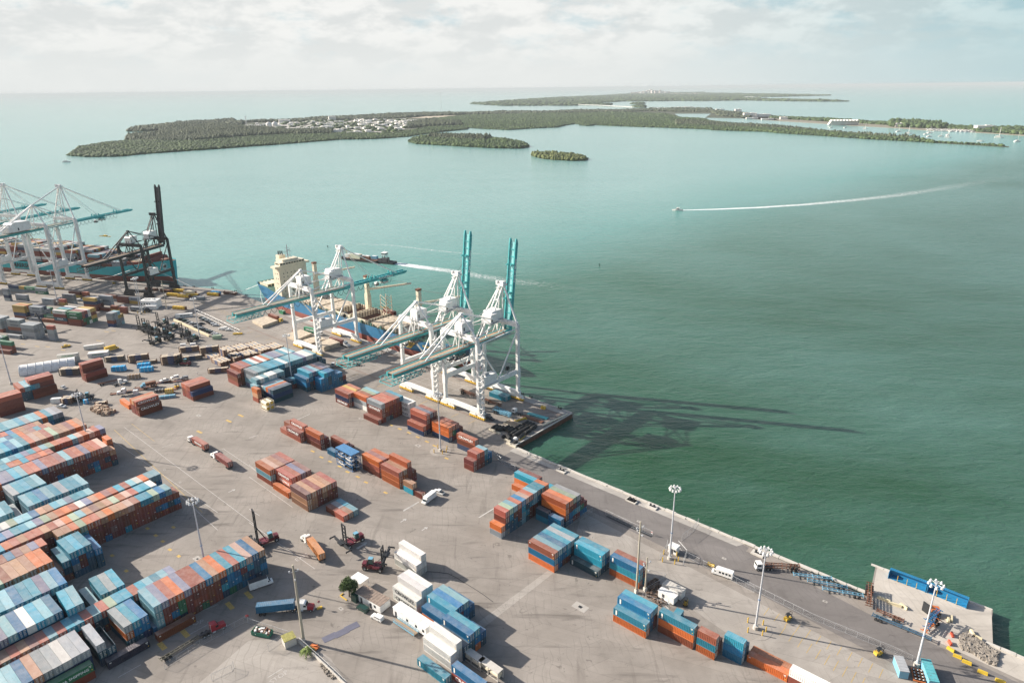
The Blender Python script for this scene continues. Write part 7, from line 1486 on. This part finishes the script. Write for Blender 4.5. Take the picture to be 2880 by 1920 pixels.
# racks of cars
Fr = t4(955, 1072); Fr = Vector((Fr.x, Fr.y, 0))
root = thing('car_rack', 'blue steel car racks roofed with blue panels, two stacks side by side', 'car rack', tuple(Fr - U1 * 6.1 + V1 * 2.5), RZ1)
b = MB(); H_ = 8.6
for x in (-6.0, 0, 6.0):
    for y in (-2.4, 0, 2.4): b.box((x, y, H_ / 2), (.16, .16, H_))
for z in (.2, 2.3, 4.4, 6.5, 8.5):
    for y in (-2.4, -.1, .1, 2.4): b.box((0, y, z), (12.1, .14, .16))
    for x in (-6, -3, 0, 3, 6): b.box((x, 0, z), (.12, 4.9, .12))
for z in (.2, 2.3, 4.4, 6.5):
    for y in (-2.45, 2.45): b.tube((-6, y, z), (-3, y, z + 2.1), .05, 4); b.tube((6, y, z), (3, y, z + 2.1), .05, 4)
b.build('frame', M_blue, root)
for s in (-1, 1): b = MB(); b.box((0, s * 1.23, 8.68), (12.2, 2.36, .14)); [b.box((-5.7 + k * .95, s * 1.23, 8.77), (.12, 2.3, .05)) for k in range(13)]; b.build('roof_panel', mat('blue_roof_panel', (.10, .25, .45), .5), root)
i = 0
for z in (.35, 2.45, 4.55, 6.6):
    for y in (-1.2, 1.2):
        for x in (-3.1, 3.1):
            if z > 6: continue
            p = Fr - U1 * 6.1 + V1 * 2.5 + U1 * x + V1 * y; car('car', [M_white, M_carblk, M_silver][i % 3], '%s car in the blue rack, %s level, %s %s end' % (['white', 'black', 'silver'][i % 3], {.35: 'lowest', 2.45: 'middle', 4.55: 'upper'}[z], 'inland side' if y < 0 else 'sea side', 'near' if x > 0 else 'far'), (p.x, p.y, z), RZ1, 'cars racked in the blue frames'); i += 1

# ------------------------------------------------------------------ quay furniture
def bitt(p, rz, label, pad=True):
    root = thing('mooring_bitt', label, 'mooring bitt', (p.x, p.y, 0), rz, 'mooring bitts along the quay')
    if pad: MB().box((0, 0, .25), (4.6, 2.8, .5)).build('plinth', M_conc, root)
    b = MB(); [(b.tube((x, 0, .4), (x, 0, 1.3), .28, 8), b.tube((x, 0, 1.2), (x, 0, 1.4), .42, 8)) for x in (-.8, .8)]; b.box((0, 0, .55), (2.6, .8, .2)); b.build('post', M_black, root)
for i, (p, lb) in enumerate(((t6(590, 1060), 'on the pale plinth nearest the pier root'), (t6(1235, 1335), 'midway along the basin edge'), (t6(1420, 1390), 'beside the white block on the basin edge'), (t5(1135, 20), 'on the edge above the drain'), (t7(95, 475), 'on the edge before the yard tractor'))): bitt(p, RZ1, 'black twin bitt ' + lb)
for i, (x, y) in enumerate(((305, 388), (570, 490), (1240, 700))): bitt(t6(x, y) if i < 2 else q5(1100, 640), RZ1, 'black twin bitt on the pier edge, ' + ['nearest the crane', 'nearest the tip', 'behind the crane leg'][i], False)
for i, (x, y) in enumerate(((1255, 245), (1525, 268), (1855, 310), (2010, 370), (1120, 235))): bitt(s2(x, y), RZ2, 'black bitt on the left quay, ' + ORD[i] + ' listed by the bend', False)
# jagged cap stones along the basin edge
cp = random.Random(8); b = MB(); u = -196
while u < -38:
    L_ = cp.uniform(3, 7.5); b.box((*(P1(u + L_ / 2, 225.4 + cp.uniform(-.15, .35))).xy, .18), (L_ - .15, cp.uniform(.9, 1.5), .5), 0, RZ1 + cp.uniform(-.02, .02)); u += L_
struct(b.build('quay_capping', M_conc)); b = MB(); u = -2
while u < 90: L_ = cp.uniform(2.5, 6); b.box((*(P1(u + L_ / 2, 225.6 + cp.uniform(-.3, .3))).xy, .15), (L_ - .15, cp.uniform(.8, 1.6), .5), 0, RZ1 + cp.uniform(-.04, .04)); u += L_
struct(b.build('quay_capping', M_conc)); b = MB(); [b.box((*(P1(-38 + k * 4.4, 242.9 + .018 * k * 4.4)).xy, .12), (4.1, cp.uniform(.7, 1.2), .35), 0, RZ1 + cp.uniform(-.03, .03)) for k in range(8)]; struct(b.build('quay_capping', M_conc))
# fenders
fl = [(650, 1185, 0), (700, 1205, 0), (755, 1215, 0), (840, 1205, 0), (895, 1225, 0), (925, 1250, 0), (965, 1280, 0), (1040, 1190, 0), (1090, 1205, 0), (1155, 1130, 0), (1205, 1150, 0), (1250, 1165, 0), (1285, 1195, 0), (1150, 1220, 0), (1190, 1265, 0), (1060, 1270, 0), (1030, 1290, 0), (1120, 1240, 0), (870, 1360, 60), (1000, 1310, 0)]
fmsh = MB(); fmsh.tube((-1.9, 0, 1.0), (1.9, 0, 1.0), 1.0, 12); fmsh.tube((-2.4, 0, 1.0), (-1.9, 0, 1.0), .55, 12, 0, 1.0); fmsh.tube((1.9, 0, 1.0), (2.4, 0, 1.0), 1.0, 12, 0, .55); fmm = fmsh.mesh('rubber_fender', M_rubber)
for i, (x, y, a_) in enumerate(fl):
    p = q5(x, y); o = link('rubber_fender', fmm, None, (p.x, p.y, 0), R(A1) * .15 + R(44) + R(a_)); tag(o, 'black rubber fender lying at the pier root, ' + ORD[i] + ' counted from the road end', 'fender', 'black rubber fenders at the pier root')
for i, (x, y) in enumerate(((605, 1225), (700, 1270), (855, 1395), (890, 1455), (945, 1485), (640, 1250))): b = MB(); b.side([(-2, 0), (2, 0), (1.9, .85), (-1.9, .85)], -.4, .4); p = q5(x, y); tag(b.build('concrete_block', mat('cream_concrete', (.62, .56, .44), .85), None, (p.x, p.y, 0), RZ1), 'cream concrete block by the fenders, ' + ORD[i] + ' from the crane road', 'concrete block', 'cream blocks at the pier root')
for i, (x, y, lb) in enumerate(((985, 1370, 'white ring coil between the fenders'), (890, 1310, 'black tyre pile before the fenders'), (985, 1420, 'black tyre ring nearest the basin edge'), (800, 1335, 'heap of small tyres by the cream blocks'))): b = MB(); p = q5(x, y); b.tube((0, 0, 0), (0, 0, .7), 1.3, 12); b.tube((0, 0, .7), (0, 0, 1.3), 1.0, 12, 0, .8); tag(b.build('tyre', M_white if i == 0 else M_rubber, None, (p.x, p.y, 0)), lb, 'tyre')
b = MB(); b.box((0, 0, .3), (8.5, 5.0, .2), 1); [b.box((s * 4.2, 0, .5), (.2, 5, .5), 0) for s in (-1, 1)]; [b.box((0, s * 2.5, .5), (8.5, .2, .5), 0) for s in (-1, 1)]; [b.box((0, -1.6 + k * .8, .6), (7, .12, .2), 0) for k in range(5)]; p = q5(940, 1120); tag(b.build('spreader_frame', [M_cream, M_rust], None, (p.x, p.y, 0), RZ1), 'tan spreader frame lying beside the fenders', 'frame')
b = MB(); b.beam((-3, 0, .6), (3, 0, .9), .7, .8); b.box((-3, 0, .5), (.5, 3, .5)); b.box((3, 0, .5), (.5, 2, .5)); p = q5(1075, 1060); tag(b.build('lifting_beam', M_yellow, None, (p.x, p.y, 0), R(30)), 'yellow lifting beam by the flat decks', 'beam')
for i in range(6): b = MB(); b.tube((-2.6, 0, .5), (2.6, 0, .5), .35, 8); p = q5(1475 + i * 62, 1130 - i * 28); tag(b.build('gangway_pipe', M_cream, None, (p.x, p.y, 0), R(A1) + R(8)), 'cream pipe length along the pier end wall, ' + ORD[i] + ' from the basin', 'pipe', 'pipes along the pier end wall')
b = MB(); b.box((0, 0, .8), (2.6, 1.4, 1.6)); p = q5(1440, 865); tag(b.build('winch_housing', M_yellow, None, (p.x, p.y, 0), RZ1), 'yellow winch box beside the sea side rail', 'winch')
b = MB(); b.box((0, 0, 1.2), (.2, 5, 2.4), 1); b.box((0, 0, .1), (1.2, 5.4, .2), 0); p = q5(1095, 1340); tag(b.build('notice_board', [M_yellow, M_dark], None, (p.x, p.y, 0), R(-30)), 'dark board in a yellow frame by the basin edge', 'board')
# pier slab contents
for i, (a, c) in enumerate((((1195, 680), (1515, 800)), ((1522, 802), (1860, 938)))):
    p, q_ = t7(*a), t7(*c); L_ = (q_ - p).length; rz = ang(p, q_); n_ = Vector((-math.sin(rz), math.cos(rz), 0)); root = thing('open_side_rack', ['long blue open sided rack, farther half', 'long blue open sided rack, nearer half'][i], 'rack', tuple((p + q_) / 2 + n_ * 1.6), rz)
    b = MB(); b.box((0, 0, .15), (L_, 2.7, .2)); b.box((0, 1.55, 1.3), (L_, .12, 2.5)); [b.box((-L_ / 2 + k * .6, 1.62, 1.3), (.15, .12, 2.4)) for k in range(int(L_ / .6))]; [b.box((s * (L_ / 2 - .08), 0, 1.3), (.16, 3.2, 2.5)) for s in (-1, 1)]; b.box((0, 1.0, 2.6), (L_, 1.2, .12)); [b.box((-L_ / 2 + .3 + k * .6, 1.0, 2.68), (.2, 1.2, .06)) for k in range(int(L_ / .6))]
    b.build('wall', M_tarp if 0 else mat('bright_blue_panel', (.02, .20, .38), .5, streak=.2), root); b = MB(); [b.box((-L_ / 2 + L_ * (k + 1) / 4, -1.5, 1.3), (.15, .15, 2.4)) for k in range(3)]; b.build('strut', M_yellow, root)
def barrier(p, rz, m, label, L_=2.0, g=None): b = MB(); b.side([(-L_ / 2, 0), (L_ / 2, 0), (L_ / 2, .25), (L_ / 2 - .08, .95), (-L_ / 2 + .08, .95), (-L_ / 2, .25)], -.28, .28); b.box((0, 0, .12), (L_, .7, .24)); tag(b.build('barrier', m, None, (p.x, p.y, 0), rz), label, 'barrier', g)
M_by = mat('barrier_yellow', (.60, .42, .04), .5); M_br = mat('barrier_red', (.62, .10, .05), .5); M_bc = mat('barrier_cream', (.62, .54, .36), .8)
for i, (x, y, rz, m, lb, L_) in enumerate(((1742, 1165, 75, M_br, 'red barrier, farther of the two', 2), (1722, 1235, 80, M_br, 'red barrier, nearer of the two', 2), (1728, 1290, -60, M_by, 'yellow barrier beside the nearer red one', 2.2), (1785, 1350, -38, M_by, 'yellow barrier, second down the line', 2.3), (1865, 1400, -38, M_by, 'yellow barrier, third down the line', 2.5), (2000, 1485, -38, M_by, 'yellow barrier, fourth down the line', 2.6), (2150, 1560, -35, M_by, 'yellow barrier at the bottom edge', 2.6), (1330, 925, -70, M_bc, 'cream barrier standing alone on the pier slab', 2.8), (1160, 865, -38, M_bc, 'cream barrier in the pair, left', 4), (1255, 910, -30, M_bc, 'cream barrier in the pair, right', 4), (1735, 1030, 60, M_bc, 'cream barrier by the tilted heap', 2.6), (1708, 1035, 65, M_bc, 'second cream barrier by the tilted heap', 2.6), (1912, 1150, 80, M_bc, 'ochre barrier near the rubble', 2.6), (1965, 1195, -50, M_bc, 'pale barrier lying near the rubble', 2))): barrier(t7(x, y), R(rz), m, lb, L_)
b = MB(); b.box((0, 0, 1.4), (2.4, 2.4, 2.4)); b.box((0, -1.2, .4), (3, 1.6, .5), 1); p = t7(1590, 985); tag(b.build('truck_cab', [M_orange, M_black], None, (p.x, p.y, 0), R(-20)), 'loose orange truck cab beside the chassis heap', 'truck cab'); b = MB(); b.box((0, 0, 1.8), (.3, 2.2, 3.6)); p = t7(1510, 965); tag(b.build('steel_panel', M_black, None, (p.x, p.y, 0), R(20)), 'black upright steel panel on the pier slab', 'panel')
def rubble(name, pts, n, s0, s1, m, label, seed=3):
    rs2 = random.Random(seed); b = MB(); P_ = np.array([(p.x, p.y) for p in pts]); lo, hi = P_.min(0), P_.max(0); k = 0
    while k < n:
        x, y = rs2.uniform(lo[0], hi[0]), rs2.uniform(lo[1], hi[1])
        if not inside(P_, np.array([x]), np.array([y]))[0]: continue
        s = rs2.uniform(s0, s1); n0 = len(b.v); b.box((x, y, s * .25), (s, s * rs2.uniform(.5, 1), s * rs2.uniform(.4, .9)), 0, rs2.uniform(0, 3), rs2.uniform(.5, .9)); 
        for j in range(n0, len(b.v)): v = b.v[j]; b.v[j] = (v[0] + rs2.uniform(-.15, .15) * s, v[1] + rs2.uniform(-.15, .15) * s, v[2] + rs2.uniform(-.1, .15) * s)
        k += 1
    o = b.build(name, m); o['kind'] = 'stuff'; o['label'] = label
M_rub = mat('broken_concrete', (.25, .22, .185), .95, var=.35, scale=1.5)
rubble('rubble', [t7(1800, 1200), t7(1850, 1150), t7(2000, 1230), t7(2130, 1310), t7(2110, 1420), t7(2050, 1400), t7(1900, 1300), t7(1830, 1290)], 900, .3, 1.35, M_rub, 'broken concrete rubble at the pier slab root')
rubble('rubble', [t3(600, 1400), t3(660, 1420), t3(740, 1520), t3(700, 1540), t3(620, 1450)], 90, .2, .8, M_rub, 'stones beside the low wall', 4); rubble('rubble', [t5(1260, 720), t5(1350, 680), t5(1440, 900), t5(1380, 920), t5(1270, 840)], 260, .2, 1.0, mat('brown_debris', (.16, .11, .08), .95, var=.5, scale=2), 'brown debris in the caged yard', 5)
rubble('debris', [za(1750, 330), za(1900, 260), za(2200, 390), za(2050, 480), za(1800, 390)], 120, .5, 3.0, mat('scrap_timber', (.38, .28, .2), .9, var=.5, scale=2), 'scrap timber pile right of the dark crates', 6)
# dumpster, palm, tree
root = thing('dumpster', 'teal open skip full of scrap on the forecourt', 'dumpster', t3(115, 1155), R(-14)); b = MB(); [b.box((0, s * 1.2, .9), (6.4, .1, 1.4)) for s in (-1, 1)]; [b.box((s * 3.2, 0, .9), (.1, 2.4, 1.4)) for s in (-1, 1)]; b.box((0, 0, .3), (6.4, 2.4, .1)); b.build('body', M_green, root)
b = MB(); [b.box((cp.uniform(-2.8, 2.8), cp.uniform(-.9, .9), cp.uniform(.9, 1.8)), (cp.uniform(.3, 1.4), cp.uniform(.2, .9), cp.uniform(.1, .6)), k % 3, cp.uniform(0, 3)) for k in range(46)]; b.build('scrap', [M_wood, M_white, M_rust], root)
b = MB(); b.box((0, 0, .4), (3, 1.6, .4)); b.beam((-1, 0, .4), (1.2, .4, 1.3), .4, .3); p = t3(555, 1270); tag(b.build('fork_attachment', M_orange, None, (p.x, p.y, 0), R(-30)), 'orange lift attachment beside the palm', 'attachment')
M_leaf = crown_mat('tree_leaves', (.022, .05, .012), (.10, .15, .035)); M_bark = mat('tree_bark', (.12, .085, .055), .9)
def tree(label, p, h, r, n=2600, seed=1):
    rs2 = np.random.RandomState(seed); root = thing('tree', label, 'tree', (p.x, p.y, 0)); b = MB(); b.tube((0, 0, 0), (.15, .1, h * .45), .28, 7, 0, .2)
    cl = []
    for i in range(9):
        a0 = i * 2.4; e_ = Vector((math.cos(a0) * r * .6, math.sin(a0) * r * .6, h * (.55 + .35 * rs2.rand()))); b.tube((.12, .08, h * .35), e_, .13, 5, 0, .04); cl.append((e_, r * (.34 + .2 * rs2.rand())))
    cl.append((Vector((0, 0, h * .85)), r * .5)); b.build('trunk', M_bark, root); V = []; F = []; T = []
    for i in range(n):
        c_, cr = cl[rs2.randint(len(cl))]; d = rs2.normal(size=3); d /= np.linalg.norm(d); q = np.array(c_) + d * cr * (.55 + .5 * rs2.rand()); a0 = rs2.normal(size=3); a0 /= np.linalg.norm(a0); b0 = np.cross(a0, rs2.normal(size=3)); b0 /= np.linalg.norm(b0); s = rs2.uniform(.12, .26); o_ = len(V)
        V += [tuple(q - a0 * s), tuple(q - b0 * s * .6), tuple(q + a0 * s), tuple(q + b0 * s * .6)]; F.append((o_, o_ + 1, o_ + 2, o_ + 3)); T += [rs2.rand()] * 4
    me = bpy.data.meshes.new('crown'); me.from_pydata(V, [], F); at_ = me.attributes.new('tint', 'FLOAT', 'POINT'); at_.data.foreach_set('value', T); me.materials.append(M_leaf); link('crown', me, root); return root
tree('dense dark green tree beside the site hut', t3(852, 835), 7.2, 3.3, 5200, 3)
def palm(label, p, h, fr, L_, seed=2):
    rs2 = random.Random(seed); root = thing('palm_tree', label, 'palm', (p.x, p.y, 0)); MB().tube((0, 0, 0), (.1, 0, h), .22, 7, 0, .16).build('trunk', M_bark, root); V = []; F = []; T = []
    for i in range(fr):
        a0 = i * 2.4 + rs2.uniform(-.2, .2); el = rs2.uniform(.0, 1.1); 
        for k in range(7):
            t = (k + .5) / 7; x = L_ * t * math.cos(el); z = h + L_ * t * math.sin(el) - L_ * .75 * t * t; c_ = Vector((math.cos(a0) * x, math.sin(a0) * x, z)); q = Vector((-math.sin(a0), math.cos(a0), 0))
            for s in (-1, 1):
                for m_ in range(2): o_ = len(V); w = L_ * .22 * (1 - abs(t - .45)); d = Vector((math.cos(a0), math.sin(a0), -.3)) * .35; b0 = c_ + d * (m_ * .4); V += [tuple(b0), tuple(b0 + d * .45), tuple(b0 + q * s * w + d * .9 + Vector((0, 0, -.15)))]; F.append((o_, o_ + 1, o_ + 2)); T += [rs2.random()] * 3
    me = bpy.data.meshes.new('crown'); me.from_pydata(V, [], F); at_ = me.attributes.new('tint', 'FLOAT', 'POINT'); at_.data.foreach_set('value', T); me.materials.append(M_leaf2); link('crown', me, root)
M_leaf2 = crown_mat('palm_fronds', (.07, .11, .02), (.20, .26, .06)); palm('low bushy green palm below the tall pole', t3(497, 1320), 1.6, 34, 2.6)
b = MB(); [b.beam(a_, c_, .3, .25) for a_, c_ in ((t3(775, 825, .2), t3(830, 865, .2)), (t3(775, 825, .2), t3(800, 805, .2)))]; tag(b.build('kerb_rail', M_yellow), 'yellow kerb rail round the hut tree', 'kerb rail')
# block wall between lifters and cars
b = MB(); a, c = s2(970, 720), s2(1480, 955); b.beam(a + Vector((0, 0, .6)), c + Vector((0, 0, .6)), 1.2, 1.2); tag(b.build('low_wall', M_bc), 'cream block wall between the lifters and the cars', 'wall'); b = MB(); b.box((0, 0, .5), (6.5, 1.4, 1.0)); p = s2(1885, 920); tag(b.build('fuel_tank', M_yellow, None, (p.x, p.y, 0), R(5)), 'yellow tank outside the car park fence', 'tank')
b = MB(); b.tube((-1.3, 0, .7), (1.3, 0, .7), .6, 10); p = t5(1808, 578); tag(b.build('water_tank', M_yellow, None, (p.x, p.y, 0), RZ1), 'yellow tank just left of the shuttle bus', 'tank')
# long cable across the yard
b = MB(); pts = [t3(1500, 622), t3(1600, 628), t3(1690, 640), t3(1760, 675), t3(1840, 725), t3(1930, 780), t3(1990, 820), t3(2070, 880)]; b.path([p + Vector((0, 0, .06)) for p in pts], .1, 5); tag(b.build('cable', M_black), 'black cable snaking from the white boxes', 'cable')
# port workers
def person(label, p, rz, shirt, legs):
    root = thing('person', label, 'person', (p.x, p.y, 0), rz)
    J = [(0, 0, .95), (0, 0, 1.2), (0, 0, 1.45), (0, 0, 1.56), (0, 0, 1.70), (0, .19, 1.42), (.04, .26, 1.14), (.12, .25, .9), (0, -.19, 1.42), (-.03, -.26, 1.14), (.05, -.26, .88), (0, .1, .9), (.06, .11, .48), (.02, .12, .06), (.14, .13, .03), (0, -.1, .9), (-.05, -.11, .48), (-.12, -.12, .06), (0, -.13, .03), (0, 0, 1.8)]
    E_ = [(0, 1), (1, 2), (2, 3), (3, 4), (4, 19), (2, 5), (5, 6), (6, 7), (2, 8), (8, 9), (9, 10), (0, 11), (11, 12), (12, 13), (13, 14), (0, 15), (15, 16), (16, 17), (17, 18)]
    rad = [.16, .15, .17, .06, .10, .08, .055, .04, .08, .055, .04, .10, .07, .05, .04, .10, .07, .05, .04, .07]
    me = bpy.data.meshes.new('body'); me.from_pydata(J, E_, []); o = link('body', me, root); me.materials.append(shirt); md = o.modifiers.new('skin', 'SKIN'); sv = me.skin_vertices[0].data if me.skin_vertices else None
    if sv is None:
        import bmesh
        bm = bmesh.new(); bm.from_mesh(me); ly = bm.verts.layers.skin.verify(); bm.verts.ensure_lookup_table()
        for i_, v in enumerate(bm.verts): v[ly].radius = (rad[i_], rad[i_]); v[ly].use_root = (i_ == 0)
        bm.to_mesh(me); bm.free()
    else:
        for i_, d in enumerate(sv): d.radius = (rad[i_], rad[i_])
    b = MB(); b.tube((0, 0, 1.76), (0, 0, 1.90), .14, 8, 0, .09); b.build('helmet', M_white, root)
person('worker in orange vest standing by the hatch lids', t9(872, 285), 1.0, M_orange, M_dark); person('worker in pale clothes behind the turned five block', r4(1517, 225), 2.0, M_white, M_dark)
